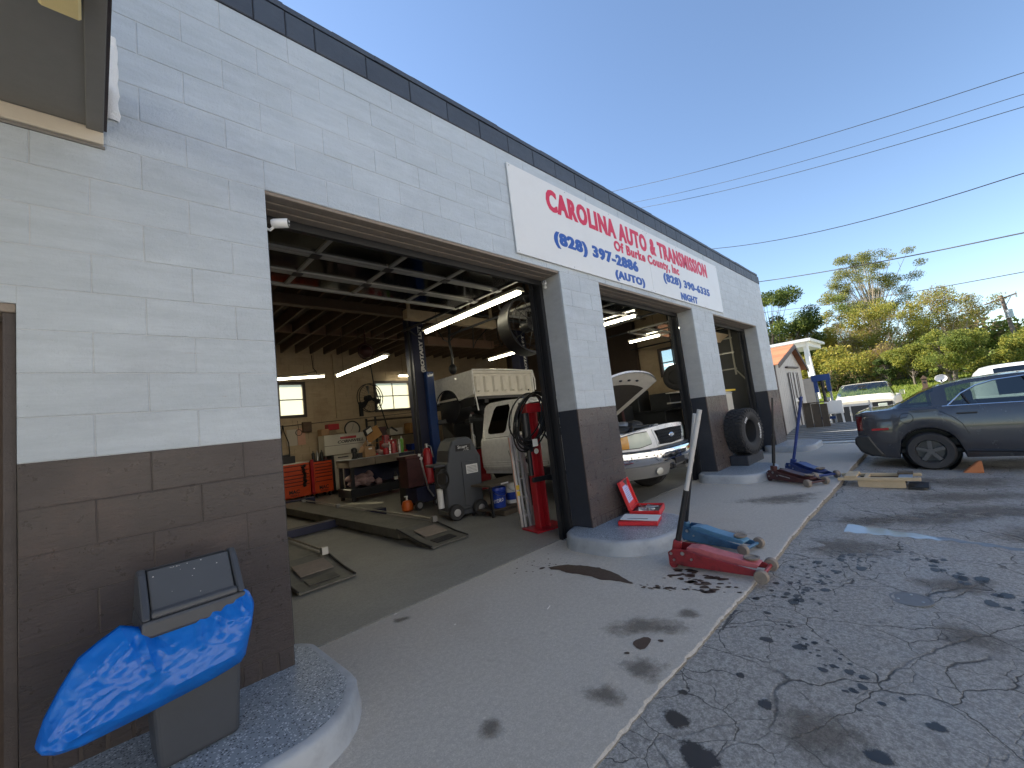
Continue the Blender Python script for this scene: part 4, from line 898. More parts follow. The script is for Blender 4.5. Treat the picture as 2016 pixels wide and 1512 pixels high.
# ---- grey service machine
mc = thing('service_machine', 'tall grey plastic service machine on two wheels in the first bay', 'machine', (3.42, 2.85, 0), R(-14))
q = MB(); prof = [(-.30,.12),(-.31,.55),(-.27,.86),(-.24,.90),(-.21,1.08),(-.14,1.22),(-.04,1.27),(.14,1.27),(.22,1.2),(.3,1.0),(.34,.93),(.32,.5),(.3,.12)]
q.prism(prof, 'y', -.26, .28); part(mc, 'shell', q, M_MIDPLASTIC, bevel=.035, seg=3)
q = MB(); q.box(-.02, -.275, .18, .3, -.255, .88); part(mc, 'front_panel', q, M_MIDPLASTIC, bevel=.008)
q = MB(); q.box(.05, -.281, .68, .25, -.276, .82); part(mc, 'instruction_label', q, M_PAPER)
for i in range(5): q=MB(); q.box(.065,-.283,.7+i*.022,.235,-.2815,.706+i*.022); part(mc,'print_line',q,M_GREYPLASTIC)
q = MB(); q.box(-.09, -.268, 1.05, .17, -.259, 1.15); part(mc, 'badge', q, M_CARBLK)
text_on(mc, 'lettering', 'Smart', (-.06, -.27, 1.09), (1,0,0), (0,0,1), .05, .17, M_SILVER, .02); text_on(mc, 'lettering', 'A/C', (.04, -.27, 1.052), (1,0,0), (0,0,1), .035, .09, M_SILVER, .02)
q = MB(); q.box(-.46, -.2, .84, -.26, .2, .88); part(mc, 'side_tray', q, M_GREYPLASTIC, bevel=.01)
for x in (-.2, .22):
    q = MB(); q.lathe([(.06,-.05),(.11,-.045),(.125,-.02),(.125,.03),(.11,.05)], (x,-.3,.125), 'y', 20); w_ = part(mc, 'wheel', q, M_RUBBER, 40); q = MB(); q.lathe([(.02,-.055),(.055,-.052),(.06,-.045)], (x,-.3,.125), 'y', 16); part(w_, 'rim', q, M_ALU, 40)
q = MB()
for i in range(6): q.tube([(-.36+.1*math.cos(a), -.24-.01*i, .66+.1*math.sin(a)*(1+.1*i)) for a in np.linspace(0,6.28,16)[:-1]], .009, 5, closed=True)
part(mc, 'coiled_hose', q, M_HOSE, 50)
q = MB(); q.cyl((-.36,-.1,.2),(-.36,-.1,.5),.05); part(mc, 'oil_bottle', q, M_WHITEPL, 40)
q = MB(); q.box(-.3,-.25,.05,.3,.26,.13); part(mc, 'foot', q, M_GREYPLASTIC, bevel=.01)

# ---- low shelf with two buckets
sh = thing('low_shelf', 'low wooden shelf holding two buckets beside the folded ladder', 'shelf', (0,0,0))
q=MB(); q.box(3.45,2.1,.46,4.4,2.65,.49); part(sh,'top_board',q,M_WOODDK); q=MB(); q.box(3.47,2.12,.085,4.4,2.6,.105); part(sh,'lower_board',q,M_WOODDK)
for x in (3.46,4.34):
    for y in (2.1,2.58): q=MB(); q.box(x,y,0,x+.035,y+.035,.458); part(sh,'leg',q,M_BLACK)
q=MB(); q.box(3.68,2.094,.462,3.84,2.099,.488); part(sh,'paper_label',q,M_PAPER)
def bucket(x,y,z,r,h,m,lab,m2=None):
    o=thing('bucket',lab,'bucket',(x,y,z),group='buckets on the low shelf'); q=MB(); q.lathe([(r*.86,0),(r*.93,h*.5),(r,h*.86),(r*1.06,h*.87),(r*1.06,h*.94),(r*1.02,h),(r*.95,h),(r*.8,h*.1)],n=26); part(o,'pail',q,m,35)
    for k in (.7,.78): q=MB(); q.lathe([(r*(.9+.1*k)+.001,h*k),(r*(.9+.1*k)+.008,h*(k+.015)),(r*(.9+.1*k)+.001,h*(k+.03))],n=26); part(o,'ridge',q,m,50)
    q=MB(); q.tube([(r*1.05*math.cos(a),-.02-r*1.02*max(0,math.sin(a))*.9,h*.9-.0-.1*math.sin(a)) for a in np.linspace(0,math.pi,12)],.004,5); part(o,'handle',q,M_STEEL,50)
    if m2: q=MB(); q.lathe([(r*.905,h*.18),(r*.955,h*.55)],n=26); q.v=[(a*1.01,b*1.01,c) for a,b,c in q.v]; part(o,'printed_band',q,m2,40)
    return o
b1=bucket(3.72,2.24,.106,.13,.31,M_BLUE,'blue bucket with white lettering on the low shelf')
for i_,ch_ in enumerate('HYDRO'):
    th=R(226)+(i_-2)*.30; text_on(b1,'lettering',ch_,(.119*math.cos(th)+.016*math.sin(th),.119*math.sin(th)-.016*math.cos(th),.075+.006*i_),(-math.sin(th),math.cos(th),0),(.1*math.cos(th),.1*math.sin(th),1),.055,.033,M_WHITEPL,.03)
bucket(4.06,2.28,.106,.11,.32,M_WHITEPL,'white bucket with a blue band beside the blue bucket',M_BLUE)
q=MB(); q.box(3.6,2.0,.003,4.2,2.3,.08); single('wooden_tray',q,M_WOODDK,'dark wooden tray on the floor under the low shelf','tray',bevel=.004)
# ---- folded ladder
ld=thing('folding_ladder','folded aluminium ladder standing left of the red column','ladder',(3.26,1.2,0),R(-25))
for x,m in ((-.08,M_ALU),(-.035,M_GALV),(.035,M_GALV),(.08,M_ALU)): q=MB(); q.bar((x,0,.01),(x,.1,1.22),.035,.06,up=(0,1,0)); part(ld,'rail',q,m,bevel=.004)
for k in range(5): z=.15+.24*k; q=MB(); q.cyl((-.08,.08*z,z),(.08,.08*z,z),.016); part(ld,'rung',q,M_ALU,40)
for z in (.42,.5): q=MB(); q.box(-.105,-.03+.08*z,z,-.05,-.025+.08*z,z+.06); part(ld,'warning_sticker',q,M_YELLOWTAG)
q=MB(); q.bar((-.105,-.03,.2),(-.105,.06,1.2),.012,.012); part(ld,'orange_edge_strip',q,mat('peach_strip',(.6,.35,.25),.6))
# ---- red column with coiled cable
rcl=thing('red_press_column','red steel press column with base plate standing inside the first bay','press column',(3.27,.93,0),R(-12))
q=MB(); q.box(-.08,-.06,.02,-.06,.06,1.62); q.box(.06,-.06,.02,.08,.06,1.62); q.box(-.06,.03,.02,.06,.05,1.62); part(rcl,'upright_channel',q,M_RED,bevel=.004)
q=MB(); q.box(-.2,-.16,.003,.3,.2,.022); part(rcl,'base_plate',q,M_RED,bevel=.004)
for k in range(8): q=MB(); q.cyl((.0805,0,.15+.18*k),(.084,0,.15+.18*k),.018,n=10); part(rcl,'pin_hole',q,M_BLACK)
q=MB(); q.box(-.1,-.08,1.5,.2,.07,1.62); part(rcl,'head_bracket',q,M_RED,bevel=.006); q=MB(); q.cyl((-.12,-.05,1.0),(-.12,-.05,1.5),.06,n=16); q.cyl((-.12,-.05,.7),(-.12,-.05,1.0),.03); part(rcl,'ram',q,M_BLACK,40)
q=MB(); q.box(-.16,-.14,.62,.26,-.1,.68); q.box(.12,-.14,.6,.34,.05,.78); part(rcl,'cross_arm',q,M_BLACK,bevel=.006)
q=MB(); q.cyl((-.03,-.095,1.0),(-.03,-.092,1.0),.035,n=16); part(rcl,'round_sticker',q,M_PAPER)
q=MB()
for i in range(9):
    ph=i*.7; P=[]; kk=random.uniform(.82,1.12); kz=random.uniform(.85,1.18)
    for a in np.linspace(0,2*math.pi,30)[:-1]:
        P.append((3.13+.235*kk*math.cos(a)+.02*math.sin(ph*2)+.12*math.sin(a)*kz, .74+.014*i-.05*math.cos(a), 1.74-.33*kz+.33*kz*math.sin(a)+.015*math.cos(ph)-.03*(kz-1)))
    q.tube(P,.0105,6,closed=True)
q.tube([(3.3,.74,1.2),(3.38,.7,1.05),(3.42,.72,1.0),(3.46,.76,1.1),(3.44,.8,1.3)],.012,6)
cc=single('coiled_cable',q,M_HOSE,'thick coil of black cable hanging on the red column','cable coil',smooth=60); q=MB(); q.obox((3.4,.7,1.28),(.1,.006,.12),Matrix.Rotation(R(20),3,'Y')); part(cc,'paper_tag',q,M_PAPER); q=MB(); q.obox((3.06,.7,1.12),(.09,.006,.09)); part(cc,'paper_tag',q,M_PAPER)
q=MB(); q.tube([(3.62,1.2,.02),(3.62,1.22,.4),(3.6,1.25,.75),(3.5,1.3,.9)],.055,12)
for k in range(24): q.lathe([(.056,-.006),(.064,0),(.056,.006)],(3.62,1.21,.04+.024*k),'z',12)
single('exhaust_hose',q,M_HOSE,'black ribbed exhaust hose behind the red column','hose',smooth=50)
# ---- drum fan by the door track
df=thing('drum_fan','big round black drum fan hung high inside the first bay','drum fan',(3.83,1.25,2.82),R(-104))
q=MB(); q.lathe([(.425,-.15),(.45,-.15),(.45,-.12),(.44,0),(.45,.12),(.45,.15),(.425,.15),(.43,0)],(0,0,0),'x',40,0,True); part(df,'drum',q,M_CARBLK,35)
q=MB()
for r in (.12,.24,.35): q.tube([(.13,r*math.cos(a),r*math.sin(a)) for a in np.linspace(0,6.283,31)[:-1]],.005,4,closed=True)
for k in range(10): a=k*math.pi/5; q.tube([(.13,0,0),(.13,.43*math.cos(a),.43*math.sin(a))],.005,4)
part(df,'grille',q,M_BLACK,50); q=MB(); q.cyl((-.1,0,0),(.12,0,0),.1); part(df,'motor',q,M_BLACK,40); q=MB(); q.bar((0,0,.44),(0,0,1.38),.03,.03); part(df,'hanger',q,M_BLACK)
# ---- things seen through bays two and three
q=MB(); q.box(11.5,3.95,0,11.6,9.5,4.18); q.box(11.42,3.6,0,11.6,3.94,4.18); single('partition_panel',q,M_CURTAIN,'dark brown partition panel at the left of the second bay','partition')
tw=thing('hung_tyre','black tyre hung by the side window in the second bay','tyre',(10.9,2.2,2.15)); q=MB(); q.lathe([(.2,-.09),(.3,-.11),(.36,-.08),(.37,0),(.36,.08),(.3,.11),(.2,.09)],(0,0,0),'x',28,0,False,False); part(tw,'tyre_ring',q,M_RUBBER,40); q=MB(); q.lathe([(.02,-.07),(.2,-.06)],(0,0,0),'x',28); part(tw,'rim',q,M_BLACK); q=MB(); q.bar((0,0,.35),(0,.0,2.0),.03,.03); part(tw,'hook',q,M_BLACK)
q=MB(); q.box(10.3,2.4,0,11.4,5.0,1.25); q.box(10.25,2.0,1.25,11.4,5.0,1.3); q.box(10.5,2.3,1.3,11.2,2.9,1.75); q.box(10.4,3.2,1.3,11.1,3.9,1.9); q.box(9.6,3.3,0,10.2,4.4,1.5); single('cluttered_counter',q,M_ENGINE,'dark cluttered counter along the side wall behind the pickup','counter',bevel=.01)
q=MB(); q.box(10.28,2.2,1.42,11.5,2.3,1.46); q.box(10.28,2.0,1.7,11.5,2.3,1.73); single('wall_shelf',q,M_CABWHITE,'pale wall shelf edge behind the open bonnet','shelf')
eh=thing('engine_hoist','dark red engine hoist boom standing behind the pickup','engine hoist',(7.3,1.9,0)); q=MB(); q.tube([(0,0,.05),(-.02,0,.9),(-.08,0,1.72)],.03); q.bar((-.08,0,1.7),(-.7,-.1,1.66),.06,.05); part(eh,'mast',q,M_JMAROON,40); q=MB(); q.bar((0,0,.05),(-.1,1.0,.05),.08,.08); part(eh,'base_leg',q,M_JMAROON)
q=MB(); q.box(6.62,2.2,0,7.2,3.0,1.2); q.ball((6.8,2.3,1.25),(.2,.15,.1)); single('parts_cart',q,M_ENGINE,'dark parts cart beside the pickup engine bay','cart',bevel=.02)
wf=thing('white_freezer','white chest appliance inside the third bay','appliance',(0,0,0)); q=MB(); q.box(9.6,.62,.9,10.25,1.2,1.55); part(wf,'body',q,M_CABWHITE,bevel=.015); q=MB(); q.box(9.59,.61,1.5,10.26,1.21,1.53); part(wf,'lid_seam',q,M_GALV)
q=MB(); q.box(9.5,.5,.0,10.6,1.6,.88); single('dark_work_table',q,M_ENGINE,'dark work table under the white appliance in the third bay','table',bevel=.02)
q=MB(); q.box(9.6,.6,1.56,10.5,1.4,1.6); single('yellow_board',q,M_YELLOWTAG,'thin yellow-edged board on top of the white appliance','board')
q=MB(); q.box(11.58,.3,0,11.62,1.9,4.2); single('dim_wall_sheet',q,M_BAY3,'grey sheet standing in for the dimness of the third bay wall','partition')  # grey sheet over the wall, added to make this unlit stretch look dim
wb=thing('wall_brackets','white ladder-like shelf bracket frame on the third bay wall','bracket frame',(11.55,0,0))
for y in (1.22,.82): q=MB(); q.box(0,y,2.0,.04,y+.04,3.35); part(wb,'upright',q,M_CABWHITE)
for z in (2.15,2.6,3.0): q=MB(); q.box(-.01,.8,z,.03,1.28,z+.035); part(wb,'rung',q,M_CABWHITE)
q=MB(); q.bar((.01,.84,2.15),(.01,.6,1.8),.03,.03); q.bar((.01,1.24,2.15),(.01,1.34,1.8),.03,.03); part(wb,'brace',q,M_CABWHITE)
q=MB(); P=[]
for i in range(9): a=R(i*9); P.append([(x,.62+.42*math.sin(a)*.6,3.0-.02*i+.0) for x in (8.0,10.8)])
q.grid(P); single('wooden_door_panel',q,M_WOOD,'curved bare wood door panel at the top of the third bay','door panel',smooth=60)
q=MB(); q.box(9.0,.7,.0,9.3,1.0,.35); q.ball((9.15,.85,.4),(.14,.14,.1)); single('red_jug',q,M_RED,'red jug on the floor just inside the third bay','jug',smooth=40,bevel=.03)

# ---- storage rack and clutter behind the lift
rk=thing('storage_rack','dark steel storage rack against the back wall behind the blue lift column','storage rack',(0,0,0))
for x in (5.35,7.35):
    for y in (9.35,9.95): q=MB(); q.box(x,y,0,x+.05,y+.05,2.1); part(rk,'upright',q,M_BLACK)
for z in (.35,.9,1.45,2.0): q=MB(); q.box(5.36,9.36,z,7.39,9.99,z+.03); part(rk,'shelf_board',q,M_WOODDK)
RKB=[(5.6,.38,.4,.3,M_CARPAPER,'brown carton at the left of the lowest rack shelf'),(6.2,.38,.5,.35,M_BLACK,'black crate in the middle of the lowest rack shelf'),(6.9,.38,.35,.3,M_RED,'red box at the right of the lowest rack shelf'),(5.65,.93,.35,.25,M_GALV,'grey metal box at the left of the second rack shelf'),(6.15,.93,.4,.38,M_CARPAPER,'tall brown carton on the second rack shelf'),(6.75,.93,.3,.2,M_BLUE,'blue box on the second rack shelf'),(5.6,1.48,.3,.3,M_JMAROON,'maroon box at the left of the third rack shelf'),(6.1,1.48,.45,.22,M_CABWHITE,'pale flat box on the third rack shelf'),(6.8,1.48,.4,.34,M_CARTON,'orange-brown carton on the third rack shelf')]
for x,z,w,h,m,lab in RKB: q=MB(); q.box(x-w/2,9.42,z+.001,x+w/2,9.8,z+h); single('stored_box',q,m,lab,'box','boxes on the storage rack',bevel=.008)
def stand(x,y,h,lab):
    o=thing('jack_stand',lab,'jack stand',(x,y,0),group='tall stands under the raised pickup bed'); q=MB(); q.cyl((0,0,.1),(0,0,h),.035)
    for a in (90,210,330): q.tube([(0,0,.45),(.28*math.cos(R(a)),.28*math.sin(R(a)),.01)],.02,6)
    part(o,'post',q,M_STEEL,40); q=MB(); q.box(-.08,-.05,h,.08,.05,h+.04); part(o,'saddle',q,M_JMAROON)
stand(5.5,4.9,1.72,'tall bare steel stand under the left of the raised pickup bed'); stand(6.3,5.3,1.75,'tall bare steel stand further back under the raised pickup bed')
q=MB(); q.bar((4.9,4.3,1.55),(6.2,4.4,1.6),.16,.09); single('long_dark_beam',q,M_ENGINE,'long dark steel beam hanging under the raised pickup bed','beam',bevel=.01)
tc=thing('tool_trolley','red tool trolley behind the grey service machine','tool trolley',(4.75,4.1,0)); q=MB(); q.box(-.3,-.22,.12,.3,.22,.95); part(tc,'cabinet',q,M_RED,bevel=.01)
for k in range(5): q=MB(); q.box(-.28,-.232,.16+.15*k,.28,-.219,.29+.15*k); part(tc,'drawer',q,M_RED,bevel=.003)
q=MB(); q.box(-.31,-.23,.95,.31,.23,.98); part(tc,'top_mat',q,M_BLACK)
for i,(dx,h,r,m,lab) in enumerate(((-.2,.25,.05,M_CARBLK,'black can on the left of the red trolley top'),(-.05,.18,.06,M_YELLOWTAG,'yellow tub in the middle of the red trolley top'),(.12,.28,.045,M_SILVER,'silver can on the right of the red trolley top'))): q=MB(); q.lathe([(r,0),(r,h*.85),(r*.5,h)],n=12); single('trolley_can',q,m,lab,'can',None,40,loc=(4.75+dx,4.1,.982))
tr_=thing('tall_cabinet','tall dark cabinet between the lift columns behind the pickup cab','cabinet',(0,0,0)); q=MB(); q.box(7.0,7.6,0,8.6,8.2,2.0); part(tr_,'body',q,M_BLACK,bevel=.01)
for x in (7.03,7.82): q=MB(); q.box(x,7.58,.1,x+.75,7.6,1.95); part(tr_,'cabinet_door',q,M_ENGINE,bevel=.004)
q=MB()
for k in range(7):
    x=4.0+k*.9; q.tube([(x,5.0+.3*math.sin(k*2),4.15),(x+.2,5.1,3.7-.15*(k%3)),(x+.5,5.3,3.65-.1*(k%2)),(x+.9,5.0+.3*math.sin(k*2+2),4.15)],.014,6)
q.tube([(3.3,1.6,4.1),(4.5,2.5,3.5),(6.0,2.9,3.45),(7.5,3.0,4.1)],.02,6); q.tube([(3.4,3.4,4.15),(4.6,3.6,3.75),(6.9,3.9,3.8)],.03,6)
single('ceiling_hoses',q,M_HOSE,'loops of dark air hose slung under the joists above the raised bed','hose',smooth=50)
q=MB(); q.tube([(4.9+.02*math.sin(i),4.6,3.9-.11*i) for i in range(12)],.03,7); q.ball((4.9,4.6,2.75),(.09,.09,.12)); q.box(4.8,4.5,3.85,5.0,4.7,4.15); single('exhaust_extractor',q,M_BLACK,'black extractor pipe hanging above the raised pickup bed','pipe',smooth=50)
# ================================================================ VEHICLES
def car_shell(L, W, xs, zb, belt, top, width, wheels, ra, glass_fn, groof=.42, n_mid=1):
    """half-section loft along x (rear to front); returns dict material key -> MB; keys: paint, glass"""
    out = {'paint': MB(), 'glass': MB()}
    f = lambda tab, x: float(np.interp(x, [t[0] for t in tab], [t[1] for t in tab]))
    rings = []
    for x in xs:
        w, b, t, z0 = f(width, x), f(belt, x), f(top, x), f(zb, x)
        for wx, wz in wheels:
            if abs(x-wx) < ra: z0 = max(z0, wz+math.sqrt(ra*ra-(x-wx)**2))
        g = max(t-b, .0)
        rw = w-.07-g*groof
        h = b-z0
        P = [(w-.06, z0), (w-.015, z0+.1*h), (w, z0+.35*h), (w-.005, z0+.62*h), (w-.02, b-.09*h), (w-.05, b)]
        if g > .06:
            P += [(w-.07, b+.012), (rw+.02, t-.07), (rw-.05, t-.015), (rw*.55, t), (0, t+.006)]
        else:
            P += [(w-.09, b+g*.4+.002), (w-.2, b+g*.6+.008), (w*.6, b+g*.9+.014), (w*.3, t+.02), (0, t+.022)]
        rings.append([(x, y, z) for y, z in P])
    n = len(rings[0])
    for sgn in (-1, 1):
        for i in range(len(rings)-1):
            xm = (xs[i]+xs[i+1])/2
            for j in range(n-1):
                q = [rings[i][j], rings[i+1][j], rings[i+1][j+1], rings[i][j+1]]
                q = [(x, sgn*y, z) for x, y, z in q]
                out['glass' if glass_fn(xm, j) else 'paint'].add(q, [(0, 1, 2, 3)])
    for i, r in ((0, rings[0]), (-1, rings[-1])):
        pts = [(x, y, z) for x, y, z in r]+[(x, -y, z) for x, y, z in r[::-1]]
        out['paint'].add(pts, [tuple(range(len(pts)))])
    return out, rings, f
def merge(mb, name, m, sm):
    me = mb.mesh(name, m, None)
    import bmesh
    bm = bmesh.new(); bm.from_mesh(me); bmesh.ops.remove_doubles(bm, verts=bm.verts, dist=.0008); bmesh.ops.recalc_face_normals(bm, faces=bm.faces); bm.to_mesh(me); bm.free()
    me.polygons.foreach_set('use_smooth', [True]*len(me.polygons)); me.set_sharp_from_angle(angle=R(sm)); return me
def car_wheel(parent, c, r, w, rim_m, side, spokes=5, dia=.62):
    q = MB(); s = side
    q.lathe([(r*.62, -w/2), (r*.9, -w/2-.008), (r*.98, -w*.36), (r, -w*.2), (r, w*.2), (r*.98, w*.36), (r*.9, w/2+.008), (r*.62, w/2), (r*.6, 0)], c, 'y', 36, 0, True); o = part(parent, 'wheel', q, M_RUBBER, 40)
    q = MB(); q.lathe([(r*.62, -w/2), (r*.6, -w*.3), (r*.55, w*.1), (.01, w*.1)], c, 'y', 30, 0, False, False); q.v = [(x, c[1]+(y-c[1])*(-s if s > 0 else 1)*(1 if s < 0 else 1), z) for x, y, z in q.v]; part(o, 'rim', q, rim_m, 40)
    q = MB(); y0 = c[1]+s*w*.36
    for k in range(spokes):
        a = 2*math.pi*k/spokes+math.pi/2; u = Vector((math.cos(a), 0, math.sin(a))); p0 = Vector((c[0], y0-s*.0, c[2])); 
        q.bar(p0+u*r*.08, p0+u*r*.58, r*.2, .04, up=(0, 1, 0))
    q.cyl((c[0], y0-.02, c[2]), (c[0], y0+.02*s+.005*s, c[2]), r*.17, n=14); part(o, 'spokes', q, rim_m, 40, bevel=.006)
    return o

# ---- dark grey saloon, tail towards the garage
CZ = lot_z(8.7, -2.7)
sed = thing('parked_car', 'dark grey saloon car parked tail towards the apron with an orange wheel chock', 'car', (9.5, -1.80, CZ), R(-90))
xs = sorted(set([0, .02, .05, .1, .16, .24, .32, .4]+[round(.45+.045*i, 3) for i in range(20)]+[1.3, 1.35, 1.45, 1.6, 1.75, 1.9, 2.1, 2.3, 2.5, 2.7, 2.9, 3.0]+[round(3.08+.05*i, 3) for i in range(17)]+[3.95, 4.1, 4.3, 4.45, 4.55, 4.6]))
out, rings, ff = car_shell(4.6, .86, xs,
    [(0,.30),(.1,.26),(.3,.21),(.5,.19),(4.0,.19),(4.5,.22),(4.6,.3)],
    [(0,.955),(.12,.995),(.4,1.0),(.9,1.0),(1.3,.985),(2.6,.95),(3.3,.92),(4.2,.8),(4.6,.66)],
    [(0,.96),(.12,1.005),(.42,1.015),(.5,1.03),(.62,1.1),(.85,1.235),(1.1,1.335),(1.4,1.385),(1.8,1.41),(2.2,1.405),(2.6,1.33),(3.0,1.13),(3.3,.95),(4.2,.81),(4.6,.67)],
    [(0,.79),(.06,.815),(.25,.845),(.6,.86),(3.8,.86),(4.3,.8),(4.6,.6)], [(.87,.30),(3.5,.30)], .352,
    lambda x, j: (j == 6 and (1.17 < x < 2.85)) or (j >= 7 and (.5 < x < 1.02 or 2.5 < x < 3.25)) or (j == 6 and .5 < x < .98))
link('body', merge(out['paint'], 'body', M_CAR, 32), sed); link('window', merge(out['glass'], 'window', M_CARGLASS, 32), sed)
q = MB(); q.box(.12, -.7, .25, 4.4, .7, .34); q.box(.9, -.62, .35, 3.1, .62, .5)
for x0, x1 in ((1.35, 1.5), (2.3, 2.42)):
    for y in (-.38, .38): q.box(x0, y-.23, .5, x1, y+.23, 1.02); q.box(x0+.02, y-.12, 1.02, x1-.04, y+.12, 1.2)
q.box(.45, -.66, .92, .95, .66, .98); q.box(3.05, -.66, .75, 3.25, .66, .93)
part(sed, 'interior', q, M_CARBLK, bevel=.02)
for wx in (.87, 3.5):
    for s in (-1, 1): q = MB(); q.tube([(wx, s*.45, .30), (wx, s*.83, .30)], .354, 28, 0, False); q.cyl((wx, s*.44, .30), (wx, s*.45, .30), .354, n=28); part(sed, 'arch_liner', q, M_CARBLK, 40)
    for s in (-1, 1): car_wheel(sed, (wx, s*.745, .298), .298, .2, M_STAR, s)
def side_pt(x, z, off=.004):
    r = [np.interp(x, xs, [rg[j][k] for rg in rings]) for j in range(len(rings[0])) for k in (1, 2)]; y = np.interp(z, r[1::2], r[0::2]); return (x, -(y+off), z)
def side_strip(pts, w, name, m, r=None):
    q = MB(); q.tube([side_pt(x, z, .0) for x, z in pts], r or w, 5); return part(sed, name, q, m, 60)
side_strip([(1.16, 1.0), (1.22, 1.06), (1.33, 1.17), (1.5, 1.27), (1.7, 1.325), (2.0, 1.345), (2.4, 1.31)], .011, 'chrome_trim', M_CHROME)
side_strip([(1.1, .995), (1.5, .985), (2.2, .965), (2.9, .945)], .010, 'chrome_trim', M_CHROME)
side_strip([(1.02, 1.0), (1.06, .93), (1.2, .82), (1.28, .72), (1.33, .56)], .006, 'door_gap', M_CARBLK)
side_strip([(2.18, .96), (2.2, .6), (2.18, .25)], .006, 'door_gap', M_CARBLK)
side_strip([(1.4, 1.0), (1.36, 1.1), (1.345, 1.16)], .018, 'quarter_pillar', M_CARBLK)
side_strip([(2.12, .97), (2.06, 1.18), (2.0, 1.335)], .03, 'door_pillar', M_CARBLK)
side_strip([(1.27, .3), (1.9, .27), (3.0, .27)], .018, 'sill_line', M_CARBLK)
q = MB(); q.bar(side_pt(1.24, .875, .012), side_pt(1.46, .87, .016), .016, .022); part(sed, 'door_handle', q, M_CARBLK, bevel=.004)
q = MB(); P = [side_pt(x, z, .014) for x, z in ((.2, .675), (.42, .675), (.42, .71), (.2, .71))]; q.add(P+[(x, y+.025, z) for x, y, z in P], [(0,1,2,3),(0,1,5,4),(1,2,6,5),(2,3,7,6),(3,0,4,7)]); part(sed, 'side_reflector', q, M_REDLENS)
q = MB(); q.tube([side_pt(.66+.085*math.cos(a), .85+.085*math.sin(a), .0) for a in np.linspace(0, 6.283, 25)[:-1]], .004, 4, closed=True); part(sed, 'fuel_door_gap', q, M_CARBLK, 60)
q = MB(); P = []
for z in (.68, .76, .85, .93): P.append([side_pt(x*1.0, z, .006) for x in (.012, .03, .05+.03*(z-.68), .075+.09*(z-.68))])
q.grid(P); part(sed, 'tail_lamp', q, M_TAIL, 60)
q = MB(); q.prism([(-.06, .56), (.02, .6), (.12, .6), (.2, .42), (.3, .25), (.12, .22), (-.02, .3), (-.07, .44)], 'y', -.7, .7); part(sed, 'bumper_cover', q, M_CARBLK, bevel=.03, seg=2)
q = MB(); q.prism([(-.05,.56),(.02,.6),(.14,.6),(.16,.56),(.22,.42),(.32,.24),(.15,.24),(.0,.33),(-.06,.46)], 'y', -.845, -.7); part(sed, 'bumper_corner', q, M_CARBLK, bevel=.025, seg=2)
q = MB(); q.add([(0,0,0),(.22,0,0),(.0,0,.17),(.04,0,.17),(0,.13,0),(.22,.13,0),(0,.13,.17),(.04,.13,.17)], [(0,1,3,2),(4,6,7,5),(0,4,5,1),(1,5,7,3),(3,7,6,2),(2,6,4,0)])
ch = single('wheel_chock', q, M_CHOCK, 'orange wheel chock wedged behind the rear wheel of the dark saloon', 'wheel chock', loc=(8.62, -3.19, lot_z(8.6, -3.1)), rz=R(90), bevel=.008)
hd = thing('skeleton_hand', 'white plastic skeleton hand standing on the boot edge of the dark saloon', 'skeleton hand', (9.35, -1.98, CZ+1.0)); q = MB(); q.ball((0,0,.05),(.045,.02,.05))
for i, a in enumerate((-50,-18,-4,10,24)): l = (.07,.11,.12,.115,.095)[i]; u = Vector((math.sin(R(a)),0,math.cos(R(a)))); b0=Vector((0,0,.07)); q.tube([b0+u*.0, b0+u*l*.5, b0+u*l],[.011,.009,.006],6); q.ball(b0+u*l*.5,.011,6,5)
part(hd,'bones',q,M_BONE,50)

# ---- white pickup in the second bay, bonnet up, facing out
tk = thing('pickup_truck', 'white extended cab pickup with its bonnet raised in the second bay', 'pickup truck', (5.43, .08, 0))
fy = lambda x: .30*abs(x)**3.2
def curved(poly, off, m, name, parent, depth=.03, bevel=.004, n=10):
    """panel following the rounded nose: poly in (x, z) given as lower and upper edge lists"""
    lo, up = poly; q = MB(); F = []; 
    for i in range(n+1):
        t = i/n; xl = np.interp(t, np.linspace(0, 1, len(lo)), [p[0] for p in lo]); zl = np.interp(t, np.linspace(0, 1, len(lo)), [p[1] for p in lo])
        xu = np.interp(t, np.linspace(0, 1, len(up)), [p[0] for p in up]); zu = np.interp(t, np.linspace(0, 1, len(up)), [p[1] for p in up])
        F.append([(xl, fy(xl)-off, zl), ((xl+xu)/2, fy((xl+xu)/2)-off-.006, (zl+zu)/2), (xu, fy(xu)-off, zu)])
    B = [[(x, y+depth, z) for x, y, z in r] for r in F]
    loop = [r+b[::-1] for r, b in zip(F, B)]
    q.grid(loop, cv=True); q.add(loop[0], [tuple(range(6))]); q.add(loop[-1], [tuple(range(6))]); return part(parent, name, q, m, 35)
curved(([(-.99,.80),(-.5,.78),(-.42,.80),(0,.80)], [(-.99,1.03),(-.6,1.09),(-.3,1.11),(0,1.115)]), 0, M_TRUCKW, 'nose_panel', tk, .08)
curved(([(0,.80),(.42,.80),(.5,.78),(.99,.80)], [(0,1.115),(.3,1.11),(.6,1.09),(.99,1.03)]), 0, M_TRUCKW, 'nose_panel', tk, .08)
curved(([(-.40,.815),(0,.80),(.40,.815)], [(-.50,1.065),(0,1.075),(.50,1.065)]), .012, M_TRUCKW, 'grille_surround', tk, .03)
curved(([(-.36,.835),(0,.82),(.36,.835)], [(-.46,1.045),(0,1.055),(.46,1.045)]), .018, M_GRILLE, 'grille', tk, .02)
gm = MB()
for i in range(13):
    for j in range(5):
        x = -.38+.065*i+(.032 if j % 2 else 0); z = .855+.042*j
        if abs(x) < .42: gm.tube([(x+.026*math.cos(a), fy(x)-.022, z+.019*math.sin(a)) for a in np.linspace(R(30), R(390), 7)[:-1]], .0045, 4, closed=True)
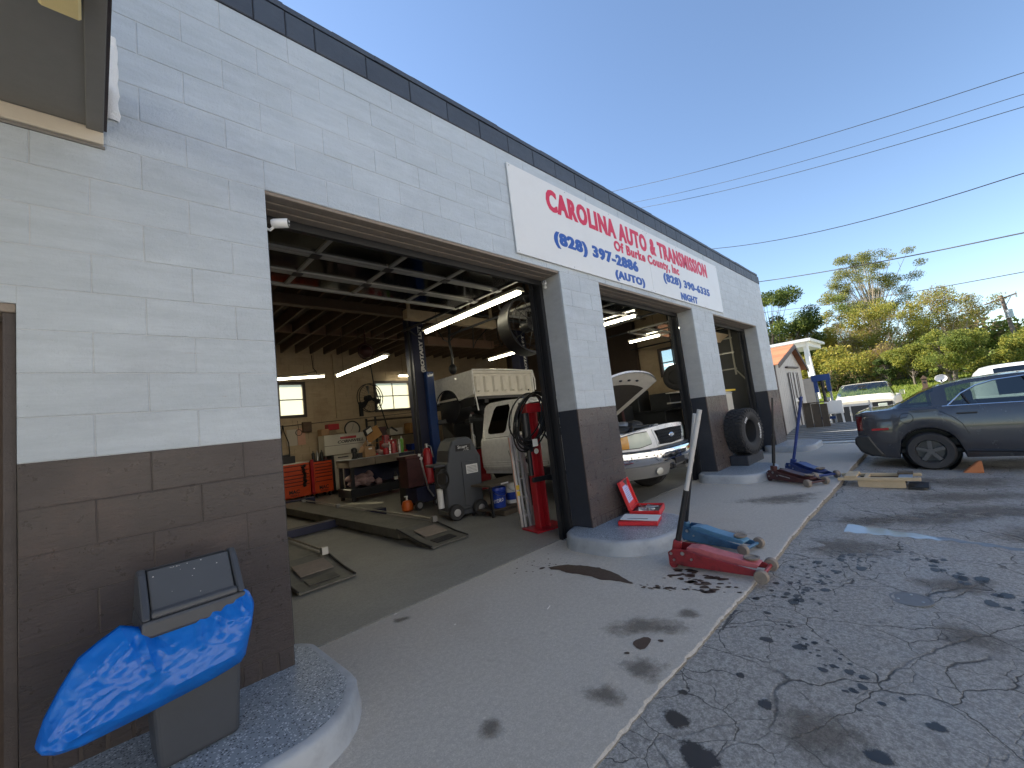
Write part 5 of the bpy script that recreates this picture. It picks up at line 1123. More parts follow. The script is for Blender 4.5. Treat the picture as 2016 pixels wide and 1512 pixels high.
part(tk, 'grille_mesh', gm, mat('dark_grille_mesh', (.03,.032,.035), .5, spec=.3), 60)
q = MB(); q.ball((0, fy(0)-.03, .945), (.085, .014, .036), 20, 8); em = part(tk, 'oval_emblem', q, M_CHROME, 60); q = MB(); q.ball((0, fy(0)-.037, .945), (.07, .012, .027), 18, 8); part(em, 'emblem_face', q, mat('emblem_steel_blue', (.25,.28,.34), .3), 60)
text_on(em, 'lettering', 'Ford', (-.045, fy(0)-.0505, .93), (1,0,0), (0,0,1), .03, .09, M_WHITEPL, .02, shear=.2)
for s in (-1, 1):
    lo = [(s*.97,.84),(s*.75,.835),(s*.53,.87)]; up = [(s*.97,1.0),(s*.8,1.035),(s*.60,1.04)]
    if s > 0: lo, up = lo[::-1], up[::-1]
    hl = curved((lo, up), .012, M_LENS, 'headlight', tk, .03); curved(([(x*1.0+(.012 if (x > 0) == (i == 2) else -.012)*0, z-.012) for i, (x, z) in enumerate(lo)], [(x, z+.012) for x, z in up]), .004, M_CARBLK, 'headlight_gasket', tk, .02)
    lo = [(s*.985,.84),(s*.895,.838)]; up = [(s*.985,1.0),(s*.90,1.018)]
    if s > 0: lo, up = lo[::-1], up[::-1]
    curved((lo, up), .017, M_AMBER, 'turn_signal', hl, .03)
q = MB(); P = []
for i in range(33):
    x = -1.02+2.04*i/32; y = fy(x*.98)-.1+.12*(abs(x)/1.02)**6; sg_ = .015*math.cos(x*1.5)
    P.append([(x, y+.03, .78), (x, y-.02, .765), (x, y-.04, .70+sg_), (x, y-.03, .62), (x, y+.02, .575)])
q.grid(P); part(tk, 'chrome_bumper', q, M_CHROME, 40)
q = MB(); P = []
for i in range(33):
    x = -1.02+2.04*i/32; y = fy(x*.98)-.09+.12*(abs(x)/1.02)**6; c_ = .08 if abs(x) < .3 else 0
    P.append([(x, y+.03, .58), (x, y, .56), (x, y+.01, .47+c_*.5), (x, y+.04, .40+c_), (x, y+.2, .38+c_)])
q.grid(P); part(tk, 'lower_valance', q, M_GREYBUMP, 40)
q = MB(); P = []
for i in range(33):
    x = -1.0+2.0*i/32; y = fy(x*.98)-.07+.12*(abs(x)/1.02)**6; P.append([(x, y+.12, .80), (x, y, .79), (x, y-.01, .77), (x, y+.06, .75)])
q.grid(P); part(tk, 'bumper_top_pad', q, M_CARBLK, 40)
for s in (-1, 1):
    q = MB(); q.ball((s*.55, fy(.55)-.085, .475), (.1, .025, .05), 16, 8); part(tk, 'fog_light', q, mat('fog_lens', (.5,.47,.38), .2, coat=.5), 60)
    q = MB(); q.box(s*.24-.05, -.1, .46, s*.24+.05, .02, .55); q.box(s*.24-.02, -.14, .47, s*.24+.02, -.08, .53); part(tk, 'tow_hook', q, M_CARBLK, bevel=.01)
q = MB(); q.box(-.15, -.115, .52, .15, -.09, .67); part(tk, 'plate_bracket', q, M_CARBLK, bevel=.006)
# fenders with wheel arch, bay walls
for s in (-1, 1):
    q = MB(); poly = [(.38, .62), (.38, 1.02), (1.0, 1.06), (1.62, 1.12), (1.62, .55), (1.33, .55)]+[(.9+.42*math.cos(R(a)), .48+.42*math.sin(R(a))) for a in range(12, 169, 13)]+[(.47, .55)]
    q.prism(poly, 'x', s*.93, s*1.0); part(tk, 'front_fender', q, M_TRUCKW, bevel=.02, seg=2)
    q = MB(); q.box(s*.72, .25, .9, s*.94, 1.6, 1.0); q.prism([(.25, 1.0), (.3, 1.05), (1.6, 1.12), (1.6, 1.0)], 'x', s*.78, s*.94); part(tk, 'inner_fender', q, M_TRUCKW, bevel=.01)
    for yy in (.9,):
        q = MB(); q.lathe([(.2, -.12), (.34, -.13), (.385, -.08), (.385, .08), (.34, .13), (.2, .12)], (s*.8, yy, .385), 'x', 28); part(tk, 'wheel', q, M_RUBBER, 40)
q = MB(); q.box(-.74, .2, .5, .74, 1.6, .86); q.box(-.7, .12, .86, .7, .24, 1.0); q.box(-.35, .55, .86, .35, 1.4, 1.08); q.box(-.68, .35, .86, -.4, .6, 1.04)
q.box(-.7, 1.55, .8, .7, 1.62, 1.15); q.box(.4, .4, .86, .7, .75, 1.02); q.ball((.55, 1.1, .98), (.14, .14, .12)); q.cyl((-.55, .8, .9), (-.55, .8, 1.08), .12); q.box(-.8, 1.3, 1.0, .8, 1.6, 1.17); q.box(-.1, .8, 1.0, .5, 1.3, 1.14); q.ball((.3, .75, 1.1), (.2, .15, .1)); q.ball((-.4, .6, 1.05), (.25, .2, .1))
part(tk, 'engine_bay', q, M_ENGINE, bevel=.02)
q = MB(); q.tube([(-.6, .3, 1.03), (-.3, .45, 1.1), (.1, .4, 1.08), (.5, .6, 1.07)], .035, 8); q.tube([(-.5, 1.3, 1.05), (-.2, 1.0, 1.14), (.3, .9, 1.14), (.55, .5, 1.0)], .03, 8); q.tube([(.2, .5, 1.0), (.4, .9, 1.13), (.3, 1.4, 1.1)], .02, 6); part(tk, 'engine_hose', q, M_HOSE, 50)
q = MB(); q.ball((.15, .9, 1.13), (.22, .16, .07), 12, 6); q.box(.0, .5, 1.02, .3, .75, 1.1); q.cyl((.45, .45, .95), (.45, .45, 1.1), .06); q.ball((-.2, 1.0, 1.2), (.2, .25, .08)); part(tk, 'intake_and_alternator', q, M_GALV, 40)
q = MB(); q.box(-.68, .14, 1.0, .68, .22, 1.05); q.box(-.3, .1, 1.05, .25, .2, 1.075); part(tk, 'radiator_cover', q, M_CARBLK, bevel=.01)
# bonnet seen from below
hb0, hb1 = Vector((0, 1.62, 1.2)), Vector((0, .36, 1.96)); hd_ = (hb1-hb0).normalized(); hn = Vector((0, hd_.z, -hd_.y)); hn = hn if hn.z > 0 else -hn; HL = (hb1-hb0).length
def hood(u, v, off):
    w = (.94-.08*v**3); vv = v-.115*(abs(u)**2.6)*v; crown = .05*(1-u*u)
    return hb0+hd_*HL*vv+Vector((u*w, 0, 0))+hn*(off+crown-.03*v*v)
def hood_grid(u0, u1, v0, v1, off, nu=15, nv=9): return [[tuple(hood(u0+(u1-u0)*i/nu, v0+(v1-v0)*j/nv, off)) for j in range(nv+1)] for i in range(nu+1)]
q = MB(); q.grid(hood_grid(-1, 1, 0, 1, .03)); A = hood_grid(-1, 1, 0, 1, .03); B = hood_grid(-1, 1, 0, 1, -.005)
edge = lambda G: [G[i][0] for i in range(16)]+[G[15][j] for j in range(1, 10)]+[G[i][9] for i in range(14, -1, -1)]+[G[0][j] for j in range(8, 0, -1)]
q.grid([edge(A), edge(B)], cv=True); hdo = part(tk, 'bonnet', q, M_TRUCKW, 40)
q = MB(); q.grid(hood_grid(-.985, .985, .0, .985, -.006)); part(hdo, 'inner_frame', q, M_TRUCKDIRTY, 40)
q = MB(); q.grid(hood_grid(-.8, .8, .05, .78, -.016)); part(hdo, 'insulation_pad', q, M_UNDERHOOD, 40)
for u in (-.3, .0, .3): q = MB(); q.ball(tuple(hood(u, .86, -.012)), (.045, .02, .02), 10, 6); part(hdo, 'latch_hole', q, M_CARBLK, 50)
q = MB()
for s in (-1, 1): q.bar((s*.82, 1.6, 1.14), tuple(hood(s*.85, .12, 0)), .04, .04)
part(hdo, 'hinge', q, M_BLACK)
# cab
ys = [1.55, 1.62, 1.75, 1.95, 2.15, 2.3, 2.45, 2.6, 2.75, 2.9, 3.05, 3.2, 3.3, 3.36]
f = lambda tab, x: float(np.interp(x, [t[0] for t in tab], [t[1] for t in tab]))
q = MB(); gl = MB(); rg = []
for y in ys:
    t_ = f([(1.55,1.14),(1.62,1.17),(2.15,1.74),(2.35,1.84),(2.8,1.86),(3.2,1.85),(3.3,1.82),(3.36,1.76)], y); b = 1.16; w = f([(1.55,.98),(3.3,.98),(3.36,.94)], y)
    g_ = max(t_-b, 0); rw = w-.06-g_*.22
    rg.append([(w-.05,.56),(w-.01,.62),(w,.8),(w,1.0),(w-.02,1.12),(w-.04,b),(w-.06,b+min(.02,g_)),(rw+.01,max(b+.001,t_-.07)),(rw-.05,t_-.015),(rw*.5,t_),(0,t_+.01)])
for s in (-1, 1):
    for i in range(len(ys)-1):
        for j in range(10):
            P = [(s*x, y, z) for (x, z), y in ((rg[i][j], ys[i]), (rg[i+1][j], ys[i+1]), (rg[i+1][j+1], ys[i+1]), (rg[i][j+1], ys[i]))]
            (gl if (j >= 7 and ys[i] < 2.1 and ys[i] >= 1.62) else q).add(P, [(0,1,2,3)])
pts = [(x, ys[-1], z) for x, z in rg[-1]]; q.add(pts+[(-x, y, z) for x, y, z in pts[::-1]], [tuple(range(2*len(pts)))])
q.box(-.9, 1.66, .5, .9, 3.33, .58); cab = link('cab', merge(q, 'cab', M_TRUCKW, 32), tk); link('windscreen', merge(gl, 'windscreen', M_CARGLASS, 40), tk)
def cab_pt(y, z, off=.004):
    r = rg[6]; return (-(float(np.interp(z, [p[1] for p in r], [p[0] for p in r]))+off), y, z)
def cab_panel(poly, m, name, off=.006, th=.01):
    P = [cab_pt(y, z, off) for y, z in poly]; n = len(P); q = MB(); q.add(P+[(x+th+off, y, z) for x, y, z in P], [tuple(range(n))]+[(i, (i+1) % n, (i+1) % n+n, i+n) for i in range(n)]); return part(tk, name, q, m, 30)
o_ = .08
cab_panel([(3.14,1.26),(3.08,1.24),(2.72,1.24),(2.66,1.28),(2.58,1.68),(2.62,1.755),(2.95,1.75),(3.02,1.69),(3.15,1.32)], M_DARKGLASS, 'quarter_window')
cab_panel([(2.36,1.24),(1.85,1.22),(1.88,1.3),(2.2,1.72),(2.36,1.75)], M_DARKGLASS, 'door_window')
for pl in ([(2.52,1.78),(2.54,1.2),(2.56,.9),(2.5,.66)], [(3.2,1.16),(2.6,1.17),(1.7,1.15)], [(1.66,1.12),(1.66,.66)]):
    q = MB(); q.tube([cab_pt(y, z, 0) for y, z in pl], .006, 5); part(tk, 'panel_gap', q, M_CARBLK, 60)
q = MB(); q.bar(cab_pt(2.26, 1.035, .015), cab_pt(2.45, 1.035, .015), .02, .045); part(tk, 'door_handle', q, M_TRUCKW, bevel=.006); q = MB(); q.bar(cab_pt(2.24, 1.03, .004), cab_pt(2.47, 1.03, .004), .01, .075); part(tk, 'handle_recess', q, M_GALV)
for z in (.64, .68, .72): q = MB(); q.tube([cab_pt(3.3, z, 0), cab_pt(1.7, z, 0)], .008, 5); part(tk, 'rocker_ridge', q, M_TRUCKW, 60)
q = MB(); q.box(-.45, .3, .42, -.35, 5.4, .55); q.box(.35, .3, .42, .45, 5.4, .55); q.cyl((-.85, 4.6, .4), (.85, 4.6, .4), .06); part(tk, 'chassis_frame', q, M_ENGINE, 40)
for s in (-1, 1): q = MB(); q.lathe([(.2, -.12), (.34, -.13), (.385, -.08), (.385, .08), (.34, .13), (.2, .12)], (s*.8, 4.6, .385), 'x', 28); part(tk, 'wheel', q, M_RUBBER, 40)
q = MB(); q.cyl((-.2, 1.4, 1.0), (-.55, 1.1, 1.5), .01); q.box(-.62, 1.75, 1.15, -.3, 1.95, 1.3); part(tk, 'dash_clutter', q, M_ENGINE)

# ---- old white pickup out in the sun beyond the garage
GZ = lot_z(20.2, -1)
op = thing('old_pickup', 'chalky old white pickup parked in the sun facing the garage', 'pickup truck', (18.6, -.93, GZ), R(180))
xs2 = [-4.6,-4.5,-4.0,-3.0,-2.52,-2.5,-2.475,-2.4,-2.3,-2.1,-1.9,-1.7,-1.45,-1.3,-1.25,-1.0,-.6,-.2,-.05,0]
out, _, _ = car_shell(4.6, .95, xs2, [(-4.6,.5),(0,.45)], [(-4.6,1.12),(-2.5,1.12),(0,1.06)], [(-4.6,1.13),(-2.5,1.13),(-2.48,1.62),(-2.3,1.7),(-1.75,1.7),(-1.6,1.66),(-1.2,1.2),(-1.15,1.14),(0,1.07)], [(-4.6,.93),(-.1,.95),(0,.92)], [(-3.7,.38),(-.75,.38)], .42,
    lambda x, j: (j == 6 and -2.45 < x < -1.5) or (j >= 7 and -1.7 < x < -1.22) or (j >= 6 and -2.5 < x < -2.4), groof=.3)
link('body', merge(out['paint'], 'body', M_OLDW, 30), op); link('window', merge(out['glass'], 'window', M_GLASS, 30), op)
q = MB(); q.box(-2.3, -.8, .6, -1.2, .8, 1.0); q.box(-1.35, -.75, 1.0, -1.2, .75, 1.16); q.box(-2.42, -.75, 1.0, -2.25, .75, 1.2); part(op, 'interior', q, M_CARBLK)
q = MB(); q.tube([(-1.55, 0, 1.66), (-1.42, 0, 1.6)], .01); q.box(-1.44, -.12, 1.55, -1.4, .12, 1.62); part(op, 'rear_view_mirror', q, M_CARBLK)
for s in (-1, 1):
    q = MB(); q.box(-1.5, s*1.02, 1.14, -1.35, s*1.16, 1.3); q.bar((-1.4, s*.93, 1.12), (-1.4, s*1.06, 1.18), .02, .02); part(op, 'side_mirror', q, M_CHROME, bevel=.01)
    for wx in (-3.7, -.75): q = MB(); q.lathe([(.05,-.1),(.2,-.11),(.33,-.11),(.36,-.05),(.36,.05),(.33,.11),(.2,.11),(.05,.1)], (wx, s*.84, .36), 'y', 24); part(op, 'wheel', q, M_RUBBER, 40)
q = MB(); q.box(-.02, -.86, .72, .03, .86, 1.0); part(op, 'grille', q, M_CARBLK); q = MB(); q.box(.0, -.95, .45, .14, .95, .6); part(op, 'bumper', q, M_CHROME, bevel=.02)
for s in (-1, 1): q = MB(); q.box(.02, s*.6-.12, .78, .045, s*.6+.12, .94); part(op, 'headlight', q, M_LENS, bevel=.01)
q = MB(); q.box(-2.46,-.9,.5,-2.4,.9,.52); part(op,'bed_front',q,M_OLDW)
# black board leaning on its nose
bb = thing('black_board', 'black two-panel board leaning against the front of the old white pickup', 'board', (18.3, -.1, lot_z(18.3, -.5)), R(90)); q = MB()
for x0 in (-1.15, -.55): q = MB(); q.box(x0+.03, -.03, .02, x0+.57, .0, .83); part(bb, 'panel', q, M_OLDGRILL)
q = MB(); q.box(-1.17, -.04, 0, .08, .0, .03); q.box(-1.17, -.04, .83, .08, .0, .9); 
for x in (-1.17, -.57, .04): q.box(x, -.04, .03, x+.04, .0, .83)
part(bb, 'frame', q, M_GALV)
# ---- white van beyond the saloon
vn = thing('white_van', 'white van standing beyond the roof of the dark saloon', 'van', (14.4, -3.5, lot_z(15, -4)), R(-90))
out, _, _ = car_shell(4.8, .95, [0,.03,.1,.2,.35,.6,1,1.6,2.2,2.8,3.2,3.6,4,4.4,4.7,4.8], [(0,.35),(4.8,.35)], [(0,1.05),(3.6,1.05),(4.8,.9)], [(0,1.3),(.05,1.55),(.2,1.7),(.4,1.74),(2.8,1.74),(3.1,1.68),(3.9,1.12),(4.8,.92)], [(0,.85),(.2,.92),(4.4,.92),(4.8,.8)], [(.9,.34),(3.8,.34)], .4, lambda x, j: (j == 6 and .3 < x < 3.3) or (j >= 7 and 3.1 < x < 3.8), groof=.25)
link('body', merge(out['paint'], 'body', M_TRUCKW, 30), vn); link('window', merge(out['glass'], 'window', M_DARKGLASS, 30), vn)
for wx in (.9, 3.8):
    for s in (-1, 1): q = MB(); q.lathe([(.05,-.1),(.2,-.11),(.31,-.11),(.34,-.05),(.34,.05),(.31,.11),(.2,.11),(.05,.1)], (wx, s*.82, .34), 'y', 24); part(vn, 'wheel', q, M_RUBBER, 40)
# ================================================================ OUTSIDE THINGS
# ---- swing-top bin with its blue liner
bi = thing('swing_bin', 'charcoal swing-top waste bin by the brown wall at the left pier', 'waste bin', (-.512, -.30, .137), R(2))
def taper(q, z0, hx0, hy0, z1, hx1, hy1, m=0): q.add([(-hx0,-hy0,z0),(hx0,-hy0,z0),(hx0,hy0,z0),(-hx0,hy0,z0),(-hx1,-hy1,z1),(hx1,-hy1,z1),(hx1,hy1,z1),(-hx1,hy1,z1)], [(0,3,2,1),(4,5,6,7),(0,1,5,4),(1,2,6,5),(2,3,7,6),(3,0,4,7)], m)
q = MB(); taper(q, 0, .145, .112, .56, .172, .142); part(bi, 'bin_body', q, M_GREYPLASTIC, bevel=.02, seg=3)
q = MB(); taper(q, .545, .192, .165, .615, .186, .16); part(bi, 'lid_rim', q, M_GREYPLASTIC, bevel=.012, seg=2)
q = MB(); q.prism([(-.155,.616),(.155,.616),(.05,.79),(-.0,.80),(-.03,.78)], 'x', -.185, -.155); q.prism([(-.155,.616),(.155,.616),(.05,.79),(-.0,.80),(-.03,.78)], 'x', .155, .185); q.prism([(.155,.616),(.05,.79),(.03,.79),(.13,.616)], 'x', -.154, .154); q.prism([(-.155,.616),(-.12,.616),(-.13,.65),(-.15,.64)], 'x', -.154, .154); part(bi, 'lid_hood', q, M_GREYPLASTIC, bevel=.008, seg=2)
q = MB(); q.obox((0,-.068,.705),(.302,.014,.2),Matrix.Rotation(R(-33),3,'X')); fl_ = part(bi, 'swing_flap', q, M_MIDPLASTIC, bevel=.006, seg=2)
q = MB(); Rm = Matrix.Rotation(R(-33),3,'X')
for _ in range(16):
    u, v = random.uniform(-.145,.145), random.choice((random.uniform(-.09,.09), .088)); s = random.choice((.0012,.0015,.002,.003)); p = Vector((0,-.068,.705))+Rm@Vector((u,-.0074,v)); q.obox(p,(s*1.6,.0006,s),Rm)
part(fl_, 'paint_flecks', q, M_FLECK, stuff=True)
q = MB()
for _ in range(14): u, z = random.uniform(-.12,.12), random.uniform(.02,.3); s = random.choice((.002,.003,.005)); q.obox((u,-.1055-z*.0625-.0005,z),(s,.001,s*1.5))
part(bi, 'scuff_marks', q, M_FLECK, stuff=True)
# liner: a limp sheet hung from the rim and blown to the left
TOP = [(-.985,.445),(-.965,.515),(-.925,.60),(-.875,.685),(-.82,.722),(-.755,.757),(-.70,.73),(-.66,.70),(-.56,.705),(-.45,.725),(-.36,.742),(-.325,.757),(-.305,.74),(-.291,.70)]
BOT = [(-.985,.44),(-.965,.408),(-.93,.392),(-.86,.383),(-.78,.388),(-.70,.394),(-.62,.402),(-.55,.41),(-.48,.42),(-.42,.43),(-.355,.445),(-.335,.47),(-.315,.56),(-.291,.69)]
def along(poly, t):
    P = np.array(poly); d = np.r_[0, np.cumsum(np.hypot(*np.diff(P, axis=0).T))]/1.0; d /= d[-1]; return np.array([np.interp(t, d, P[:, 0]), np.interp(t, d, P[:, 1])])
from mathutils import noise as mnoise
q = MB(); nu, nv = 240, 90
def crease(x, z):
    s_ = 0
    for (x0, z0, x1, z1, w, a) in FOLDS:
        dx, dz = x1-x0, z1-z0; L2 = dx*dx+dz*dz; t_ = min(1, max(0, ((x-x0)*dx+(z-z0)*dz)/L2)); e = ((x-x0)*dz-(z-z0)*dx)/math.sqrt(L2); f_ = math.hypot(x-(x0+dx*t_), z-(z0+dz*t_))
        s_ += a*(math.exp(-f_/w*1.1)-.45*math.exp(-((f_-2.2*w)/w)**2))*(1-.6*t_)
    return s_
FOLDS = [(-.69,.72,-.66,.58,.012,.03),(-.70,.73,-.80,.62,.012,.02),(-.72,.74,-.88,.60,.014,.018),(-.655,.69,-.60,.63,.010,-.016),(-.50,.715,-.505,.60,.010,.022),(-.47,.72,-.40,.66,.008,.014),(-.42,.73,-.44,.62,.009,-.014),(-.37,.74,-.33,.67,.008,.016),(-.345,.745,-.36,.66,.007,.012),(-.30,.73,-.33,.60,.010,.012),(-.90,.45,-.80,.47,.012,.012),(-.93,.43,-.84,.41,.010,.010),(-.86,.48,-.76,.55,.012,.010),(-.60,.50,-.40,.52,.03,.016),(-.78,.46,-.55,.45,.03,.012),(-.95,.47,-.90,.55,.01,.008)]
for side in (-1, 1):
    G = []
    for i in range(nu+1):
        t_ = i/nu; a_, b_ = along(TOP, t_), along(BOT, t_); row = []
        for j in range(nv+1):
            v = j/nv; c = a_*(1-v)+b_*v; ed = min(1, min(t_, 1-t_)*9); prof = (max(0, math.sin(math.pi*min(1, v*1.0)))**.55)*ed**.5
            if side < 0: y = -.43-.03*prof-.085*prof*v-.035*prof*math.sin(t_*3.1)+-(crease(c[0], c[1])*1.2+.030*(mnoise.ridged_multi_fractal(Vector((c[0]*5.5+c[1]*3.5, c[1]*9-c[0]*4, 1.7)), 1.0, 2.1, 4, 1.0, 2.0)-1.0)*.35*(1.15-.75*v))*prof
            else: y = -.40+.05*prof
            row.append((c[0], y, c[1]))
        G.append(row)
    q.grid(G)
link('bin_liner_bag', merge(q, 'bin_liner_bag', M_BAG, 28)); tag(bpy.data.objects['bin_liner_bag'], 'bright blue plastic bin liner hanging out under the bin lid and blown sideways', 'plastic bag')
def resample(poly, n):
    P = np.array(poly+[poly[0]]); d = np.r_[0, np.cumsum(np.hypot(*np.diff(P, axis=0).T))]; s = np.linspace(0, d[-1], n, endpoint=False); return np.c_[np.interp(s, d, P[:, 0]), np.interp(s, d, P[:, 1])]

# ---- floor jacks
def jack(loc, heading, m, label, top, handle, scale=1.0):
    rz = math.atan2(heading[1], heading[0]); o = thing('floor_jack', label, 'floor jack', loc, rz, 'trolley jacks left on the apron'); o.scale = (scale,)*3
    for s in (-1, 1):
        q = MB(); q.prism([(-.03,.045),(-.03,.13),(.02,.165),(.13,.165),(.26,.135),(.66,.075),(.70,.05),(.66,.03),(.1,.03)], 'y', s*.095, s*.108); part(o, 'side_frame', q, m, bevel=.004)
        q = MB(); q.lathe([(.018,-.025),(.045,-.024),(.05,-.015),(.05,.015),(.045,.024),(.018,.025)], (.69, s*.145, .05), 'y', 18); part(o, 'front_wheel', q, M_HEADER, 40)
        q = MB(); q.cyl((.0, s*.085-.012, .035), (.0, s*.085+.012, .035), .035, n=14); q.box(-.02, s*.085-.018, .04, .03, s*.085+.018, .09); part(o, 'rear_caster', q, m, 40)
        for x, z, r in ((.0,.125,.012),(.1,.135,.016),(.17,.095,.01),(.02,.075,.01)): q = MB(); q.cyl((x, s*.108, z), (x, s*.118, z), r, n=8); part(o, 'bolt', q, M_STEEL)
    q = MB(); q.cyl((.69,-.145,.05),(.69,.145,.05),.014); part(o, 'axle', q, m, 40)
    q = MB(); q.prism([(.1,.10),(.12,.172),(.22,.178),(.36,.15),(.62,.115),(.66,.10),(.64,.075),(.3,.09)], 'y', -.06, .06); part(o, 'lift_arm', q, {M_JRED: M_JREDTOP, M_JBLUE: M_JBLUETOP}.get(m, m), bevel=.003)
    q = MB(); q.lathe([(.02,.105),(.02,.125),(.055,.128),(.06,.14),(.045,.142),(.04,.134),(.001,.134)], (.6,0,0), n=18); part(o, 'saddle', q, M_HEADER, 40)
    q = MB(); q.box(-.02,-.095,.045,.1,.095,.1); q.cyl((.04,0,.09),(.26,0,.1),.035); part(o, 'hydraulic_unit', q, m, bevel=.004)
    iw = o.matrix_basis.inverted() if False else Matrix.LocRotScale(Vector(loc), Matrix.Rotation(rz, 3, 'Z').to_quaternion(), Vector((scale,)*3)).inverted()
    b0 = Vector((.0,0,.12)); tp = iw@Vector(top); d = (tp-b0).normalized()
    q = MB(); q.bar(b0-d*.02, b0+d*.09, .07, .07); part(o, 'handle_socket', q, m, bevel=.008)
    for a0, a1, r, hm, nm in handle:
        q = MB(); L = (tp-b0).length; q.tube([b0+d*(.08 if a0 == 0 else a0*L), b0+d*(a1*L)], r, 12); part(o, nm, q, hm, 40)
    return o
PALE = mat('pale_worn_grip', (.5,.49,.48), .5, var=.15, dirt=(.25,.24,.23), dirt_amt=.5, dscale=12)
jack((2.78,-1.07,0), (.02,-1), M_JRED, 'worn red floor jack nearest the camera with a black and pale handle', (2.88,-1.42,1.315), ((0,.43,.024,M_CARBLK,'handle_grip'),(.43,.72,.02,PALE,'handle'),(.72,1,.021,PALE,'handle')), 1.0)
jack((3.46,-.86,0), (-.14,-.72), M_JBLUE, 'steel blue floor jack lying behind the red one on the apron', (3.35,-1.185,1.27), ((0,.5,.026,M_CARBLK,'handle_grip'),(.5,1,.022,PALE,'handle')), .95)
jack((6.9,-.86,0), (-.46,-.70), M_JMAROON, 'maroon floor jack with an upright black handle near the far curb island', (6.9,-1.02,1.31), ((0,.12,.014,M_CARBLK,'handle'),(.12,.5,.024,M_CARBLK,'handle_grip'),(.5,1,.014,M_CARBLK,'handle')), 1.08)
jack((7.62,-.98,0), (-.72,-.68), M_JROYAL, 'royal blue floor jack with a slanting blue handle behind the maroon one', (7.6,-1.28,1.27), ((0,1,.02,M_JROYAL,'handle'),), 1.12)
bpy.data.objects['floor_jack.001']
q = MB()
for i_ in range(12): q.box(.2+.016*i_, -.1095, .098-.0022*i_, .2+.016*i_+random.uniform(.006,.012), -.1085, .112-.0022*i_)
part(bpy.data.objects['floor_jack.002'], 'worn_print', q, PALE, stuff=True)

# ---- red cases on the curb island
rc_ = thing('tool_case', 'open red plastic tool case with dark sockets on the flaked curb island', 'tool case', (3.86,-.245,.142), R(198))
W_, D_ = .42, .34
q = MB(); q.box(-W_/2,-D_/2,0,W_/2,D_/2,.012)
for b_ in ((-W_/2,-D_/2,.012,W_/2,-D_/2+.012,.07),(-W_/2,D_/2-.012,.012,W_/2,D_/2,.07),(-W_/2,-D_/2+.012,.012,-W_/2+.012,D_/2-.012,.07),(W_/2-.012,-D_/2+.012,.012,W_/2,D_/2-.012,.07)): q.box(*b_)
part(rc_,'case_base',q,M_REDPL,bevel=.004)
q = MB(); q.box(-W_/2+.02,-D_/2+.02,.013,W_/2-.02,D_/2-.02,.045); part(rc_,'tray',q,M_CARBLK)
q = MB()
for i in range(14): q.cyl((random.uniform(-.16,.16),random.uniform(-.12,.12),.046),(random.uniform(-.16,.16),random.uniform(-.12,.12),.056),.012,n=8)
part(rc_,'sockets',q,M_STEEL,40,stuff=True)
Rl = Matrix.Rotation(R(16),3,'X'); hp = Vector((0,-D_/2,.07))
q = MB(); q.obox(hp+Rl@Vector((0,-.0,.17)),(W_,.014,.34),Rl); 
for c_,s_ in (((-W_/2+.006,.02,.17),(.012,.03,.34)),((W_/2-.006,.02,.17),(.012,.03,.34)),((0,.02,.335),(W_-.03,.03,.012)),((0,.02,.006),(W_-.03,.03,.012))): q.obox(hp+Rl@Vector(c_),s_,Rl)
ld_ = part(rc_,'case_lid',q,M_REDPL,bevel=.004); q = MB(); q.obox(hp+Rl@Vector((0,.009,.17)),(.26,.002,.2),Rl); part(ld_,'printed_sheet',q,mat('lilac_sheet',(.5,.5,.75),.6))
q = MB(); 
for i in range(7): q.obox(hp+Rl@Vector((-.02,.0105,.1+.022*i)),(.19,.001,.006),Rl)
part(ld_,'print_line',q,mat('print_grey',(.25,.25,.4),.6))
r2 = thing('case_lid_tray','red case lid lying flat with a white instruction sheet, in front of the open case','case lid',(3.44,-.37,.142),R(-72))
q = MB(); q.box(-.21,-.15,0,.21,.15,.045); part(r2,'shell',q,M_REDPL,bevel=.006); q = MB(); q.obox((.01,.01,.052),(.4,.26,.003),Matrix.Rotation(R(2),3,'Y')); pp2=part(r2,'instruction_sheet',q,M_PAPER); q = MB(); q.box(-.14,-.07,.056,.1,-.06,.058); part(pp2,'print_line',q,M_CARBLK)

# ---- big off-road tyre
ty = thing('offroad_tyre','big knobbly off-road tyre without a wheel leaning by the third bay','tyre',(7.88,-.225,.735)); ty.rotation_euler = (R(-7), 0, R(80))
q = MB(); q.lathe([(.215,-.12),(.25,-.155),(.33,-.165),(.39,-.15),(.408,-.12),(.412,0),(.408,.12),(.39,.15),(.33,.165),(.25,.155),(.215,.12),(.225,.0)],(0,0,0),'x',48,closed=True); part(ty,'carcass',q,M_RUBBER,40)
q = MB()
for k in range(34):
    a = 2*math.pi*k/34
    for j,(x,w,off) in enumerate(((-.115,.07,0),(-.035,.06,.5),(.045,.06,0),(.12,.07,.5))):
        aa = a+off*2*math.pi/34; Rm = Matrix.Rotation(aa,3,'X'); q.obox(Rm@Vector((x,0,.417)),(w,.055,.024),Rm@Matrix.Rotation(R(12*(-1)**j),3,'Z'))
    for s in (-1,1): Rm = Matrix.Rotation(a,3,'X'); q.obox(Rm@Vector((s*.158,0,.375)),(.02,.04,.06),Rm)
part(ty,'tread_blocks',q,M_RUBBER,stuff=True,bevel=.003)
q = MB()                                         # worn raised lettering, too rubbed to read
for a in list(range(24, 52, 7))+list(range(232, 292, 6)):
    aa = R(a); ru = Vector((0,math.sin(aa),math.cos(aa))); tn = Vector((0,math.cos(aa),-math.sin(aa))); c_ = Vector((-.166,0,0))+ru*.285
    Rm = Matrix((Vector((1,0,0)), tn, ru)).transposed(); q.obox(c_,(.002,.018,.045),Rm)
    if a % 2: q.obox(c_+tn*.009+ru*.012,(.002,.01,.012),Rm)
